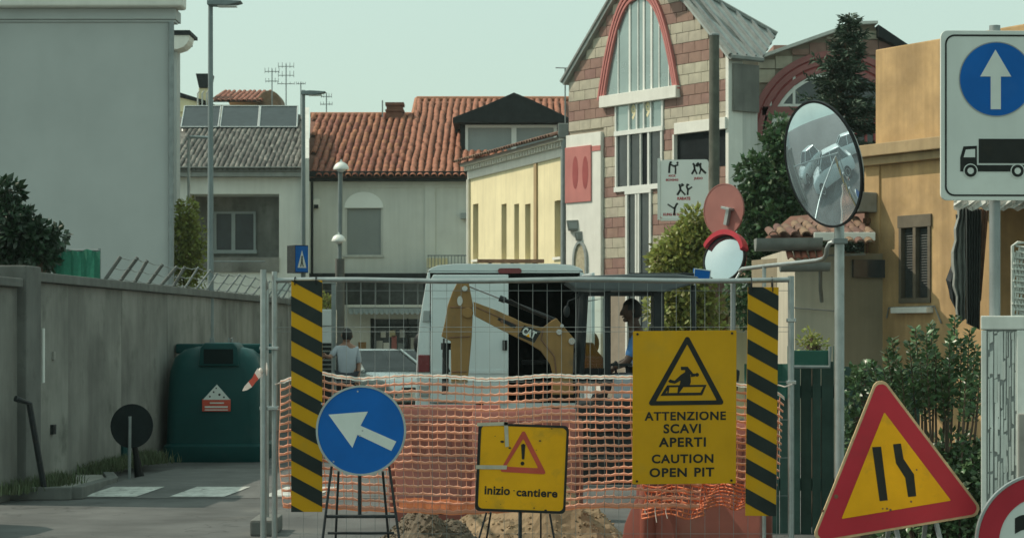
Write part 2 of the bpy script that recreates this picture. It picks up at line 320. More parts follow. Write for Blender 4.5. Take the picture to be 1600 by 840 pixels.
M = dict(
 asphalt=mat("asphalt", (.075,.078,.076), .88, .42, 1.0, .004, 160, streak=0, dirt=.5, dirtc=(.13,.125,.11), dscale=.7, cracks=.8),
 asphalt2=mat("asphalt worn", (.10,.102,.098), .88, .25, 2.5, .004, 140, dirt=.4, dirtc=(.06,.06,.058), dscale=2),
 roadpaint=mat("road paint", (.46,.47,.44), .8, .3, 7, .001, 90, dirt=.95, dirtc=(.16,.16,.15), dscale=9),
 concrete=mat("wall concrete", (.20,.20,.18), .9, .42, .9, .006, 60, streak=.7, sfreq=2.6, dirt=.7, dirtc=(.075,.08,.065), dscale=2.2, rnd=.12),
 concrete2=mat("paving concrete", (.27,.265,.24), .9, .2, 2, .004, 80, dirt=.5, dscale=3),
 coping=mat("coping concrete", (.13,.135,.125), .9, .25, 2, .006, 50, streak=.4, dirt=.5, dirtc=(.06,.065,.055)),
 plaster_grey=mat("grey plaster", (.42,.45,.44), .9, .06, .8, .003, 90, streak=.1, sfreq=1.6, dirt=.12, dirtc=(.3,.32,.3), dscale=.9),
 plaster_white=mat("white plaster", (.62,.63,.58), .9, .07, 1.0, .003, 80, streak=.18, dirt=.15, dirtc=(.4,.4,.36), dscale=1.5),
 plaster_gate=mat("pale wall", (.55,.56,.52), .9, .1, 1.2, .003, 80, streak=.3),
 trim_white=mat("white trim", (.72,.72,.66), .7, .06, 3, .001, 60, streak=.15),
 cream=mat("cream plaster", (.76,.68,.43), .9, .08, 1.2, .003, 70, streak=.22, dirt=.1, dirtc=(.55,.48,.3)),
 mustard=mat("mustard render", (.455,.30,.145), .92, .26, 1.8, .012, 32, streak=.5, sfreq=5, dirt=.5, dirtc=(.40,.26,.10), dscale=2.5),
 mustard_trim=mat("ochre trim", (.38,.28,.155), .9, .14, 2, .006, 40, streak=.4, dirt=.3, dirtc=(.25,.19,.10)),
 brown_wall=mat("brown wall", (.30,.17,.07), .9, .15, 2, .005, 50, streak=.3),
 block=mat("split block", (.43,.395,.31), .95, .13, 5, .012, 26, rnd=.035, streak=.25),
 block_red=mat("red split block", (.27,.165,.135), .95, .13, 5, .012, 26, rnd=.035, streak=.2),
 mortar=mat("mortar", (.27,.23,.18), .95, .12, 6, .004, 60),
 pink=mat("pink paint", (.47,.17,.155), .75, .1, 2, .002, 50, streak=.15),
 pinkdull=mat("dull pink paint", (.30,.115,.11), .8, .12, 2, .002, 50, streak=.2),
 pinkdark=mat("dark red paint", (.30,.06,.06), .75, .12, 3, .002, 50),
 tile=mat("terracotta tile", (.27,.098,.056), .8, .3, 6, .004, 60, rnd=.24, dirt=.5, dirtc=(.20,.11,.07), dscale=5),
 tile_under=mat("tile bed", (.16,.07,.045), .9, .2, 4),
 tile_dark=mat("weathered tile", (.10,.098,.088), .8, .4, 4, .004, 60, leaf=.45, dirt=.4, dirtc=(.28,.26,.23), dscale=4),
 tile_old=mat("old red tile", (.165,.095,.066), .88, .3, 5, .004, 60, leaf=.25, dirt=.5, dirtc=(.16,.13,.1), dscale=4),
 wood_black=mat("dark stained wood", (.022,.026,.027), .7, .25, 5, .002, 60, spec=0.15),
 glass_dark=mat("window glass", (.035,.045,.05), .12, .3, 2, spec=.7),
 glass_solar=mat("solar glass", (.33,.41,.405), .22, .12, 1.2, metal=.6),
 glass_shop=mat("shop glass", (.05,.06,.06), .15, .5, 5, spec=.6),
 shutter_grey=mat("grey roller shutter", (.29,.32,.315), .7, .06, 2, streak=.1),
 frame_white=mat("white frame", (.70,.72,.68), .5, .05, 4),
 metal_roof=mat("standing seam metal", (.40,.43,.41), .45, .12, 2, .001, 30, metal=.55, streak=.2),
 galv=mat("galvanised steel", (.36,.39,.385), .42, .16, 9, .0006, 120, metal=.75, dirt=.3, dirtc=(.16,.15,.13), dscale=12),
 galv_dull=mat("dull galvanised steel", (.25,.28,.28), .55, .15, 6, .0006, 90, metal=.45, streak=.2),
 steel_black=mat("black painted steel", (.022,.027,.03), .5, .25, 10, .001, 80, dirt=.35, dirtc=(.09,.06,.04), dscale=14, spec=0.25),
 pole_blue=mat("painted grey pole", (.16,.20,.205), .55, .12, 5, streak=.25),
 rust=mat("rusty steel", (.16,.085,.05), .85, .35, 12, .002, 60),
 sign_yellow=mat("sign yellow", (.60,.315,.008), .5, .07, 3, .0004, 60, dirt=.35, dirtc=(.40,.27,.04), dscale=4, streak=.1, spec=0.15),
 sign_yellow2=mat("worn sign yellow", (.76,.375,.008), .5, .1, 4, .0004, 60, dirt=.55, dirtc=(.42,.25,.03), dscale=7, spec=0.15),
 sign_black=mat("sign black", (.022,.024,.022), .55, .2, 8, dirt=.2, dirtc=(.08,.07,.04), spec=0.15),
 stripe_black=mat("stripe black", (.022,.03,.028), .5, .2, 6, dirt=.2, dirtc=(.07,.06,.04), spec=0.15),
 sign_blue=mat("sign blue", (.006,.115,.42), .4, .12, 3, dirt=.15, dirtc=(.04,.14,.36), dscale=9, spec=0.12),
 sign_white=mat("sign white", (.62,.66,.62), .45, .06, 3, dirt=.3, dirtc=(.45,.47,.43), dscale=6, streak=.12),
 sign_red=mat("sign red", (.42,.028,.045), .42, .12, 3, dirt=.3, dirtc=(.25,.04,.05), dscale=8, spec=0.18),
 sign_red2=mat("faded sign red", (.50,.06,.03), .5, .15, 6, dirt=.3, dirtc=(.4,.16,.04), dscale=10),
 sign_edge=mat("sign rim", (.50,.36,.20), .6, .2, 14, dirt=.4),
 sign_back=mat("sign back grey", (.30,.32,.31), .5, .12, 4, metal=.4, dirt=.2),
 salmon=mat("faded red sign back", (.27,.10,.085), .6, .12, 4, dirt=.35, dirtc=(.33,.14,.11), dscale=6),
 board_white=mat("white board print", (.80,.82,.78), .5, .04, 3, dirt=.15, dirtc=(.6,.62,.58)),
 tape=mat("clear packing tape", (.62,.58,.46), .35, .15, 12, transl=.3),
 net=mat("orange plastic net", (.96,.55,.39), .4, .1, 6, transl=.42, spec=.6),
 net_band=mat("orange net band", (.84,.30,.14), .45, .15, 6, transl=.35),
 barrier=mat("red plastic barrier", (.29,.085,.062), .5, .18, 3, .001, 30, dirt=.45, dirtc=(.30,.13,.09), dscale=4, streak=.2),
 dark=mat("dark interior", (.012,.016,.018), .85, .3, 4, spec=0.1),
 sand=mat("dug sandy soil", (.235,.165,.095), .97, .3, 5, .02, 55, dirt=.5, dirtc=(.17,.125,.08), dscale=10),
 shaded_soil=mat("shaded dug soil", (.125,.102,.072), .97, .35, 9, .025, 40, dirt=.4, dirtc=(.18,.155,.11), dscale=12),  # dark copy of the dug soil, for the mound's shaded end
 bin_green=mat("dark green plastic", (.003,.050,.050), .5, .15, 2, .0006, 40, dirt=.25, dirtc=(.03,.065,.06), dscale=3, spec=0.18),
 bin_dark=mat("bin opening", (.004,.012,.012), .8, .1, spec=0.1),
 excav=mat("excavator yellow", (.26,.145,.04), .5, .2, 3, .0008, 50, dirt=.8, dirtc=(.12,.085,.045), dscale=4, streak=.45, sfreq=9),
 cab_black=mat("cab black", (.018,.022,.024), .45, .2, 4, dirt=.3, dirtc=(.07,.065,.055), spec=0.2),
 cab_roof=mat("cab roof grey", (.075,.09,.095), .45, .15, 4, dirt=.2),
 disc_black=mat("matt black paint", (.006,.011,.012), .6, .3, 6, spec=.12, dirt=.2, dirtc=(.03,.04,.04)),
 rubber=mat("rubber", (.018,.018,.018), .9, .2, 8, .002, 60),
 chrome=mat("cylinder rod", (.45,.46,.46), .22, .1, 5, metal=.9),
 van=mat("van white paint", (.60,.67,.67), .32, .04, 1.5, coat=.4, dirt=.1, dirtc=(.45,.48,.46), dscale=1.5, streak=.06),
 tail=mat("tail lamp", (.16,.02,.025), .25, .1, 4),
 carsilver=mat("silver car paint", (.58,.62,.61), .3, .06, 3, metal=.5, coat=.5),
 carwhite=mat("white car paint", (.70,.73,.72), .3, .04, 3, coat=.5),
 cardark=mat("dark car paint", (.03,.045,.045), .3, .1, 3, coat=.5),
 lampglass=mat("lamp glass", (.7,.72,.7), .2, .05, 5),
 skin=mat("skin", (.30,.16,.105), .55, .1, 9),
 skin_dark=mat("shaded skin", (.085,.045,.032), .55, .12, 9),  # skin darkened to put the cab's shade into its colour
 hair=mat("black hair", (.012,.011,.011), .6, .3, 30, .002, 120),
 shirt_blue=mat("blue shirt", (.06,.17,.38), .9, .2, 8, .003, 60),
 shirt_white=mat("white shirt", (.40,.44,.49), .9, .08, 7, .003, 50),
 trousers=mat("dark trousers", (.03,.035,.045), .9, .2, 8, .003, 60),
 mirror=mat("convex mirror", (.60,.73,.80), .05, .10, 5, metal=.84),
 mirror_pale=mat("pale mirror", (.55,.63,.64), .22, .05, 3, metal=.9),
 bark=mat("bark", (.09,.065,.045), .95, .3, 12, .01, 40),
 leaf_fir=mat("fir needles", (.042,.075,.045), .7, .3, 3, leaf=.5, transl=.1),
 leaf_dark=mat("dark glossy leaf", (.022,.050,.024), .38, .3, 3, leaf=.5, transl=.15),
 leaf_laurel=mat("laurel leaf", (.062,.115,.05), .45, .3, 3, leaf=.5, transl=.2),
 leaf_light=mat("yellow green leaf", (.25,.27,.07), .55, .25, 3, leaf=.45, transl=.35),
 leaf_privet=mat("privet leaf", (.075,.13,.055), .35, .3, 3, leaf=.5, transl=.15),
 grass=mat("weeds", (.085,.11,.055), .8, .3, 3, leaf=.4, transl=.2),
 plank=mat("green stained plank", (.045,.085,.072), .8, .3, 4, .004, 50, streak=.5, rnd=.35, dirt=.4, dirtc=(.05,.06,.045), dscale=5, spec=0.2),
 green_tarp=mat("green screen", (.012,.085,.062), .75, .12, 6, .002, 80),
 green_mesh=mat("green windbreak mesh", (.035,.20,.135), .8, .12, 30, transl=.35),
 stone_white=mat("white grooved stone", (.66,.69,.64), .85, .12, 5, .004, 50, streak=.4, dirt=.25, dirtc=(.34,.36,.33), dscale=8),
 shutter_wood=mat("brown shutter", (.12,.10,.07), .65, .2, 5, .002, 50, streak=.3),
 fabric_dark=mat("faded dark sheet", (.055,.065,.062), .7, .3, 4, .003, 40, streak=.4, dirt=.3, dirtc=(.16,.16,.14), dscale=5),
 fabric_pale=mat("grey plastic folds", (.24,.255,.235), .55, .25, 6, .004, 30, dirt=.3),
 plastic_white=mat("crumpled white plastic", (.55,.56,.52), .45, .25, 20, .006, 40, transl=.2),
 wicker=mat("white wicker", (.50,.52,.47), .8, .2, 12),
 gutter=mat("grey gutter", (.22,.235,.22), .6, .15, 4, streak=.3, dirt=.3),
 solar=mat("solar panel", (.04,.056,.062), .55, .12, 2, spec=.25),
 silver=mat("aluminium edge", (.5,.53,.52), .35, .08, 4, metal=.7),
 orange_tape=mat("white and red tape", (.80,.70,.64), .5, .1, 5, transl=.2),
 tape_red=mat("tape red", (.55,.10,.07), .5, .1, 5, transl=.2),
 old_wood=mat("grey old wood pole", (.10,.105,.085), .9, .3, 4, .005, 60, streak=.5),
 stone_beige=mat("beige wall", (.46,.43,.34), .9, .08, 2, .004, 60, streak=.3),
 stone_shade=mat("shaded beige wall", (.26,.22,.15), .9, .1, 2, .004, 60, streak=.3),  # darker copy of the beige wall, painting the side in shade
 stone_brown=mat("stone niche", (.40,.36,.25), .9, .3, 14, .01, 30),
 lamp_white=mat("white lamp dome", (.78,.80,.76), .4, .04, 4),
 black_plastic=mat("black plastic", (.010,.012,.013), .5, .2, 5, spec=0.2),
)
M["glass_clear"] = glass("clear cab glass"); M["glass_car"] = glass("car glass", (.07,.10,.10), .86, .03)

for nm, rv_ in (("mirror", .022), ("glass_dark", .10), ("mirror_pale", .05)):
    nt_ = M[nm].node_tree; b_ = nt_.nodes["Principled BSDF"]
    for l_ in list(b_.inputs["Roughness"].links): nt_.links.remove(l_)
    b_.inputs["Roughness"].default_value = rv_
# ================================================================== SETTING
g = MB(); g.add([(-160,-40,0),(160,-40,0),(160,320,0),(-160,320,0)], [(0,1,2,3)]); struct("road", g, M["asphalt"])
def wallx(Y): return -4.92 + .06*(Y-20.4)
# raised crossing table with its ramp
g = MB(); x0, x1 = -4.35, 3.0
g.add([(x0,20.95,.004),(x1,20.95,.004),(x1,21.75,.07),(x0+.12,21.75,.07),(x1,24.6,.07),(x0+.45,24.6,.07),(x1,25.6,.004),(x0+.5,25.6,.004)],
      [(0,1,2,3),(3,2,4,5),(5,4,6,7)])
struct("raised_crossing", g, M["asphalt2"])
g = MB()
def rampz(y): return .010 + (y-20.95)/.8*.066
for pxa, pxb in ((128,226),(264,364),(408,505)):
    ya, yb = 21.02, 21.66; xa, xb = X(pxa, 21.0), X(pxb-14, 21.0)
    g.add([(xa,ya,rampz(ya)),(xb,ya,rampz(ya)),(xb+.18,yb,rampz(yb)),(xa+.18,yb,rampz(yb))], [(0,1,2,3)])
struct("crossing_stripes", g, M["roadpaint"])
# pavement strip and apron by the wall, with kerb
g = MB(); pts = [(-4.95,20.9),(-4.33,20.95),(-4.26,22.3),(-4.45,23.1),(-4.76,23.1),(-4.83,21.6)]
g.poly(Fr((0,0,0),(1,0,0),(0,1,0)), pts, 0, .10); struct("pavement", g, M["concrete2"], bevel=.02)
g = MB()
for (ax, ay), (bx, by) in (((-4.95,20.82),(-4.31,20.86)),((-4.31,20.86),(-4.23,22.3)),((-4.23,22.32),(-4.43,23.15))):
    d = Vector((bx-ax, by-ay, 0)); F_ = Fr((ax,ay,0), d); g.obox(F_, 0, d.length-.01, 0, .125, -.03, .09)
struct("kerb", g, M["coping"], bevel=.012)

# ================================================================== LEFT CONCRETE WALL
W0 = Vector((wallx(20.2), 20.2, 0)); WD = Vector((.06,1,0)).normalized()
WFr = Fr(W0, WD)                      # normal towards the road
def wl_(Y): return (Y-20.2)/WD.y
wall = thing("concrete_wall", "long stained grey concrete panel wall along the left side of the road", "wall", (W0.x, W0.y, 0))
ys = [20.2, 20.97, 21.5, 22.8, 25.2, 27.6, 30.0, 32.4, 34.8, 37.2, 39.6]
for i in range(len(ys)-1):
    if i == 1: continue
    g = MB(); g.obox(WFr, wl_(ys[i+1])+.012, wl_(ys[i])-.012, 0, 2.15 if i else 2.08, -.14, 0.0 + .006*(i%3))
    part("concrete_panel", g, M["concrete"], wall, bevel=.012)
g = MB(); g.obox(WFr, wl_(39.6), wl_(20.2), 0, 2.1, -.13, -.03); part("wall_core", g, M["coping"], wall)
g = MB(); g.obox(WFr, wl_(21.5), wl_(20.97), 0, 2.3, -.2, .09); part("pilaster", g, M["coping"], wall, bevel=.015)
g = MB(); g.obox(WFr, wl_(39.6), wl_(21.52), 2.153, 2.25, -.22, .07); g.obox(WFr, wl_(20.95), wl_(20.2), 2.083, 2.17, -.22, .07)
part("coping", g, M["coping"], wall, bevel=.012)
g = MB(); g.tube([WFr.at(wl_(21.53), 1.68, .1), WFr.at(wl_(21.53), 1.13, .1)], .018, 8); part("sunlit_gap", g, M["frame_white"], wall)  # white tube standing for sunlight through a gap in the wall
g = MB(); g.obox(WFr, wl_(22.2)-.04, wl_(22.2)+.04, 1.35, 1.44, .006, .035); part("switch_box", g, M["concrete2"], wall, bevel=.006)
g = MB(); g.obox(WFr, wl_(22.15)-.05, wl_(22.15)+.05, .58, .68, .006, .05); part("socket_box", g, M["cab_black"], wall, bevel=.006)
g = MB(); g.tube([WFr.at(wl_(25.2), .05, .03), WFr.at(wl_(25.2), .42, .03)], .05, 8); part("pipe_stub", g, M["bin_green"], wall)
# slanted arms with wire strands
tops = []
for k in range(22):
    Y = 24.6 + k*.72; a = wl_(Y)
    g = MB(); p0 = WFr.at(a, 2.25, -.05); p1 = p0 + Vector((.19+.03*math.sin(k*2.1), -.02, .27+.02*math.sin(k*1.3)))
    g.tube([p0, p1], .022 if k < 6 else .014, 6); tops.append((p0, p1)); part("wire_arm", g, M["coping"] if k < 6 else M["galv_dull"], wall)
for f in (.12, .52, .95):
    g = MB(); pts = []
    for i, (a, b) in enumerate(tops):
        pts.append(a.lerp(b, f))
        if i < len(tops)-1: pts.append(a.lerp(b, f).lerp(tops[i+1][0].lerp(tops[i+1][1], f), .5) + Vector((0,0,-.02)))
    g.tube(pts, .006, 5); part("wire_strand", g, M["galv_dull"], wall)
# leaning bar, screen
g = MB(); p = P(38,738,20.6); p.x = wallx(20.6)+.30; g.tube([(wallx(20.5)+.12,20.5,1.0),(wallx(20.6)+.10+.12,20.62,.95),(wallx(20.8)+.32,20.85,.01)], .03, 8)
solo("leaning_bar", g, M["steel_black"], "bent black steel bar leaning on the wall left of its pilaster", "bar", (wallx(20.8)+.32,20.85,0))
scr = thing("green_screen", "green windbreak mesh on posts standing above the left wall beside the bush", "screen", (X(120,24.6),24.6,0))
g = MB(); n = 14
vs = []; fs = []
for i in range(n+1):
    px = 84 + 73*i/n
    for b in (440, 391 + 2*math.sin(i*1.1)): 
        q = P(px, b, 24.6); vs.append((q.x, q.y + .02*math.sin(i*1.7), q.z))
for i in range(n): fs.append((2*i, 2*i+2, 2*i+3, 2*i+1))
g.add(vs, fs); part("mesh_sheet", g, M["green_mesh"], scr)
for px in (86, 155):
    g = MB(); g.tube([P(px, 388, 24.63), (X(px,24.63), 24.63, 0)], .02, 6); part("post", g, M["galv_dull"], scr)
g = MB(); g.tube([P(84,391,24.62), P(157,391,24.62)], .012, 6); part("rail", g, M["galv_dull"], scr)

# ================================================================== LEFT BUILDING
YL = 36.0; FL = Fr((X(272,YL), YL, 0)); s = FPX/YL
lb = thing("grey_house", "large plain grey plastered house with white cornice behind the left wall", "house", (X(272,YL), YL, 0))
g = MB(); xr = X(272,YL)
g.add([(xr-14,YL,0),(xr,YL,0),(xr-1.75,YL+9,0),(xr-14,YL+9,0),(xr-14,YL,7.1),(xr,YL,7.1),(xr-1.75,YL+9,7.1),(xr-14,YL+9,7.1)],
      [(0,1,5,4),(1,2,6,5),(2,3,7,6),(3,0,4,7),(4,5,6,7)]); part("wall", g, M["plaster_grey"], lb)
g = MB(); e = X(291,YL)
g.obox(FL, -14.2, e-xr-.03, Z(14,YL), Z(-14,YL), -.25, .26); part("cornice", g, M["trim_white"], lb, bevel=.06, bseg=3)
g = MB(); g.obox(FL, -14.2, .04, Z(31,YL), Z(14,YL)-.003, -.5, .07); g.obox(FL, -14.2, .02, Z(35,YL), Z(31,YL)-.003, -.3, .035)
part("frieze", g, M["plaster_grey"], lb, bevel=.01)
g = MB(); g.obox(FL, -14.4, e-xr+.05, Z(-14,YL)+.003, Z(-22,YL), -.3, .36); part("roof_slab", g, M["gutter"], lb, bevel=.01)
g = MB(); g.tube([(X(268.5,YL)-.0, YL-.07, 0), (X(268.5,YL), YL-.07, Z(36,YL))], .05, 10); part("downpipe", g, M["galv_dull"], lb, smooth=True)
YB = 46.5; b2 = thing("rear_house", "part of a house with curved white eave peeping out behind the plain grey house", "house", (X(276,YB), YB, 0))
F2 = Fr((X(276,YB), YB, 0)); k = FPX/YB
g = MB(); g.obox(F2, -4, 0, 0, Z(60,YB), -.5, 0); part("wall", g, M["plaster_grey"], b2)
g = MB(); g.poly(F2, [(-2,Z(80,YB)),(.05,Z(80,YB)),(.18,Z(77,YB)),(.26,Z(72,YB)),(.31,Z(66,YB)),(.33,Z(58,YB)),(-2,Z(58,YB))], -.35, .3); part("eave", g, M["trim_white"], b2, bevel=.01)
g = MB(); g.obox(F2, -2, .36, Z(58,YB)+.003, Z(54.5,YB), -.4, .34); part("roof_slab", g, M["wood_black"], b2)
g = MB(); g.obox(F2, -1, .05, Z(54.5,YB), Z(42,YB), -2, -1); g.obox(F2, -1, .15, Z(43,YB), Z(38,YB), -2.1, -.9); part("chimney", g, M["wood_black"], b2)

# ================================================================== roof tile piece
def tile_geo(L=.56, r0=.095, r1=.075, n=5):
    "half barrel lying along +y (up the slope), big end at y=0, 2 cm lip"
    v = []; f = []
    for (y, r) in ((0, r0), (L, r1)):
        for i in range(n+1):
            a = math.pi*i/n; v.append((-math.cos(a)*r, y, math.sin(a)*r*.85))
    for i in range(n): f.append((i, i+1, n+2+i, n+1+i))
    v += [(-math.cos(math.pi*i/n)*(r0-.018), 0, math.sin(math.pi*i/n)*(r0-.018)*.85) for i in range(n+1)]
    k = 2*(n+1)
    for i in range(n): f.append((k+i, k+i+1, i+1, i))
    return v, f
def slope_mtx(x, y, z, pitch, rz=0.0, jit=0.0):
    return Matrix.Translation((x,y,z)) @ Matrix.Rotation(rz,4,'Z') @ Matrix.Rotation(pitch,4,'X') @ Matrix.Rotation(random.uniform(-jit,jit),4,'Z') @ Matrix.Rotation(random.uniform(-jit,jit),4,'Y')
def roof_tiles(parent, xs, rows, expo, y0, z0, pitch, material, as_parts=0, mesh_name="roof_tile", rz=0.0, org=None, skip=None, r0=.095, tilt=2.6):
    me = raw_mesh(mesh_name, *tile_geo(expo+.07, r0, r0*.8), material)
    for p in me.polygons: p.use_smooth = True
    big = MB(); tv, tf = tile_geo(expo+.07, r0, r0*.8); cnt = 0
    for j in range(rows):
        for x in xs:
            d = j*expo
            if skip and skip(x, d): continue
            ly = d*math.cos(pitch); lz = d*math.sin(pitch) + .02 + .012*((j%2))*0
            w = Matrix.Translation(org or (0,0,0)) @ Matrix.Rotation(rz,4,'Z') @ slope_mtx(x+random.uniform(-.008,.008), y0+ly, z0+lz, pitch+R(tilt), 0, .055)
            if cnt < as_parts: piece(mesh_name, me, parent, w)
            else: big.add([w @ Vector(p) for p in tv], tf)
            cnt += 1
    if big.v: part(mesh_name, big, material, parent, kind="stuff", smooth=True)

# ================================================================== HOUSE A (dark tiles, solar panels)
YA = 64.0; FA = Fr((0,YA,0)); ha = thing("dark_roof_house", "grey house with weathered dark tile roof and a row of solar panels", "house", (X(380,YA), YA, 0))
xl, xr = X(215,YA), X(476,YA); ze = Z(263,YA); pit = math.atan(.345)
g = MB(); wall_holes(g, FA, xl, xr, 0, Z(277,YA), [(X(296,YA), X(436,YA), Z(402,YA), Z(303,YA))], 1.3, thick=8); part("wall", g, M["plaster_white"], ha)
g = MB(); g.obox(FA, X(290,YA), X(440,YA), Z(410,YA), Z(300,YA), -1.4, -1.3); part("loggia_wall", g, M["concrete"], ha)  # darker material puts the recess shade into the wall colour
fr = MB(); fa = lambda px: X(px, YA+1.25)
za = lambda py: Z(py, YA+1.25)
F1 = Fr((0,YA+1.25,0))
g = MB(); g.obox(F1, fa(336), fa(400), za(392), za(331), -.04, .0); win = part("window", g, M["glass_dark"], ha)
g = MB()
for a, b in ((335,338.5),(362,368),(396.5,400)): g.obox(F1, fa(a), fa(b), za(391), za(331), .002, .07)
g.obox(F1, fa(335), fa(400), za(334), za(330.5), .004, .06); g.obox(F1, fa(333), fa(402), za(396), za(390.5), .003, .1)
part("window_frame", g, M["shutter_grey"], win)
g = MB(); g.obox(FA, X(296,YA), X(436,YA), Z(425,YA), Z(402,YA), .0, .06); part("parapet", g, M["concrete"], ha)
g = MB(); g.obox(FA, xl, xr, Z(277,YA)+.003, ze-.02, -.3, .30); g.obox(FA, xl, xr+.03, ze-.018, ze+.02, -.3, .42); part("fascia", g, M["gutter"], ha, bevel=.01)
g = MB(); D = 6.4
g.add([(xl,YA-.35,ze-.12),(xr,YA-.35,ze-.12),(X(476,YA+D),YA+D,ze+D*.345),(xl,YA+D,ze+D*.345),(xl,YA+2*D,ze),(X(476,YA+D),YA+2*D,ze)], [(0,1,2,3),(3,2,5,4)]); part("roof", g, M["tile_dark"], ha)
cw = .158; xs = [xl+cw*i for i in range(int((xr-xl-.12)/cw)+1)]
for o_ in (0,):
    roof_tiles(ha, [x for x in xs if x > X(262,YA)], 20, .34, YA-.35, ze-.10, pit, M["tile_dark"], 0, r0=.08, tilt=9.0, skip=lambda x, d: x > X(475,YA+d*.94)-.05)
for a, b in ((276,334),(337,396),(398,457)):
    yb = YA+4.35; g = MB(); z1 = ze+4.35*.345+.16
    q0, q1 = X(a+7,yb), X(b+7,yb)
    p = [(q0,yb,z1),(q1,yb,z1),(q1-.15,yb+1.75,z1+.86),(q0-.15,yb+1.75,z1+.86)]
    nn = Vector((0,-.44,.9))*.05
    g.add(p+[tuple(Vector(c)-nn) for c in p], [(0,1,2,3),(7,6,5,4),(0,4,5,1),(1,5,6,2),(2,6,7,3),(3,7,4,0)]); sp = part("solar_panel", g, M["solar"], ha)
    g = MB()
    for i in range(4): g.tube([Vector(p[i])+nn*.3, Vector(p[(i+1)%4])+nn*.3], .022, 4)
    g.tube([Vector(p[0]).lerp(Vector(p[3]),.2)+Vector((0,0,-.02)), Vector(p[0])+Vector((.05,.1,-.25))], .02, 4); part("panel_rim", g, M["silver"], sp)
g = MB(); pa_, pb_ = 475.5, 483.0
def gw(pt, dz): return [(X(pa_,YA-.3),YA-.3,pt[0]),(X(pb_,YA-.3),YA-.3,pt[0]),(X(pb_,YA+6.6),YA+6.6,pt[1]),(X(pa_,YA+6.6),YA+6.6,pt[1])]
vs = gw((0,0),0)+gw((ze+.28,ze+2.55),0)
g.add(vs, [(3,2,1,0),(4,5,6,7),(0,1,5,4),(1,2,6,5),(2,3,7,6),(3,0,4,7)]); part("gable_wall", g, M["plaster_gate"], ha)
g = MB(); g.tube([(X(303,YA-.02),YA-.5,Z(430,YA)),(X(303,YA),YA-.5,Z(409,YA)),(X(303,YA)+2.2,YA-.5,Z(409,YA))], .02, 5); part("balcony_rail", g, M["galv_dull"], ha)

# house behind with red roof strip, chimney
YC = 82.0; hc = thing("red_roof_house", "distant house with red tile roof and flared chimney above the solar panels", "house", (X(360,YC), YC, 0))
FC = Fr((0,YC,0))
g = MB(); g.obox(FC, X(262,YC), X(436,YC), 0, Z(164,YC), -8, 0)
g.poly(FC, [(X(255,YC),Z(175,YC)),(X(335,YC),Z(175,YC)),(X(335,YC),Z(166,YC)),(X(270,YC),Z(150,YC)),(X(255,YC),Z(147,YC))], -.3, .1); part("wall", g, M["cream"], hc)
g = MB(); z0 = Z(162,YC); g.add([(X(333,YC),YC-.5,z0),(X(412,YC),YC-.5,z0),(X(412,YC),YC+3,Z(145,YC+3)),(X(333,YC),YC+3,Z(145,YC+3)),(X(412,YC),YC+8,z0),(X(333,YC),YC+8,z0)], [(0,1,2,3),(3,2,4,5)]); part("roof", g, M["tile_old"], hc)
roof_tiles(hc, [X(335,YC)+.2*i for i in range(10)], 7, .5, YC-.5, z0+.02, math.atan((Z(145,YC+3)-z0)/3.5), M["tile"], 0)
g = MB()
g.add([(X(262,YC),YC-.2,Z(145,YC)),(X(322,YC),YC-.2,Z(163,YC)),(X(322,YC),YC-.2,Z(158,YC)),(X(262,YC),YC-.2,Z(139,YC)),(X(262,YC),YC+4,Z(145,YC)),(X(322,YC),YC+4,Z(163,YC)),(X(322,YC),YC+4,Z(150,YC)),(X(262,YC),YC+4,Z(139,YC))],
      [(0,1,2,3),(3,2,6,7),(4,7,6,5),(0,4,5,1),(1,5,6,2),(0,3,7,4)]); part("verge", g, M["wood_black"], hc)
g = MB(); g.obox(FC, X(311,YC), X(325,YC), Z(172,YC), Z(138,YC), -.5, .1); ch = part("chimney", g, M["cream"], hc, bevel=.02)
g = MB(); g.poly(FC, [(X(312,YC),Z(138,YC)+.003),(X(327,YC),Z(138,YC)+.003),(X(331,YC),Z(116,YC)),(X(307,YC),Z(116,YC))], -.7, .2); part("chimney_cap", g, M["wood_black"], ch)
g = MB()
for px in (309, 316, 323): g.tube([P(px,172,YC-.3), P(px,146,YC-.3), P(px+3,142,YC-.3)], .03, 6)
part("vent_pipe", g, M["plaster_gate"], ch, kind="stuff")
g = MB(); g.poly(FC, circ(X(421,YC), Z(160,YC), .45, 12, 0, 180)+[(X(403,YC),Z(172,YC)),(X(439,YC),Z(172,YC))], -1.5, .15); part("roof_end", g, M["tile_old"], hc, bevel=.04)

def antenna(px, Y, ybase, ytop, rows, label, wide=14):
    t = thing("tv_antenna", label, "antenna", (X(px,Y),Y,Z(ybase,Y)), 0, "television antennas on the far roofs")
    g = MB(); g.tube([P(px,ybase,Y), P(px,ytop,Y)], .022, 5); part("mast", g, M["galv_dull"], t)
    for py, w, h in rows:
        g = MB(); g.tube([P(px-w,py,Y), P(px+w,py,Y)], .014, 4)
        for i in range(5):
            q = px-w+2*w*i/4; g.tube([P(q,py-h,Y), P(q,py+h*.4,Y)], .010, 4)
        part("dipole_array", g, M["galv_dull"], t)
antenna(425, 79, 175, 108, ((112,11,6),(127,10,5)), "left of the two tall TV antennas above the red brick roof end")
antenna(447, 79, 188, 100, ((104,12,6),(118,12,7),(131,13,3)), "right and taller of the two tall TV antennas above the red brick roof end")
antenna(470, 79, 188, 128, ((131,7,3),), "thin TV antenna just beside the second street lamp head")
antenna(510, 79, 190, 145, ((151,8,5),(163,9,4)), "TV antenna above the left end of the orange tile roof")

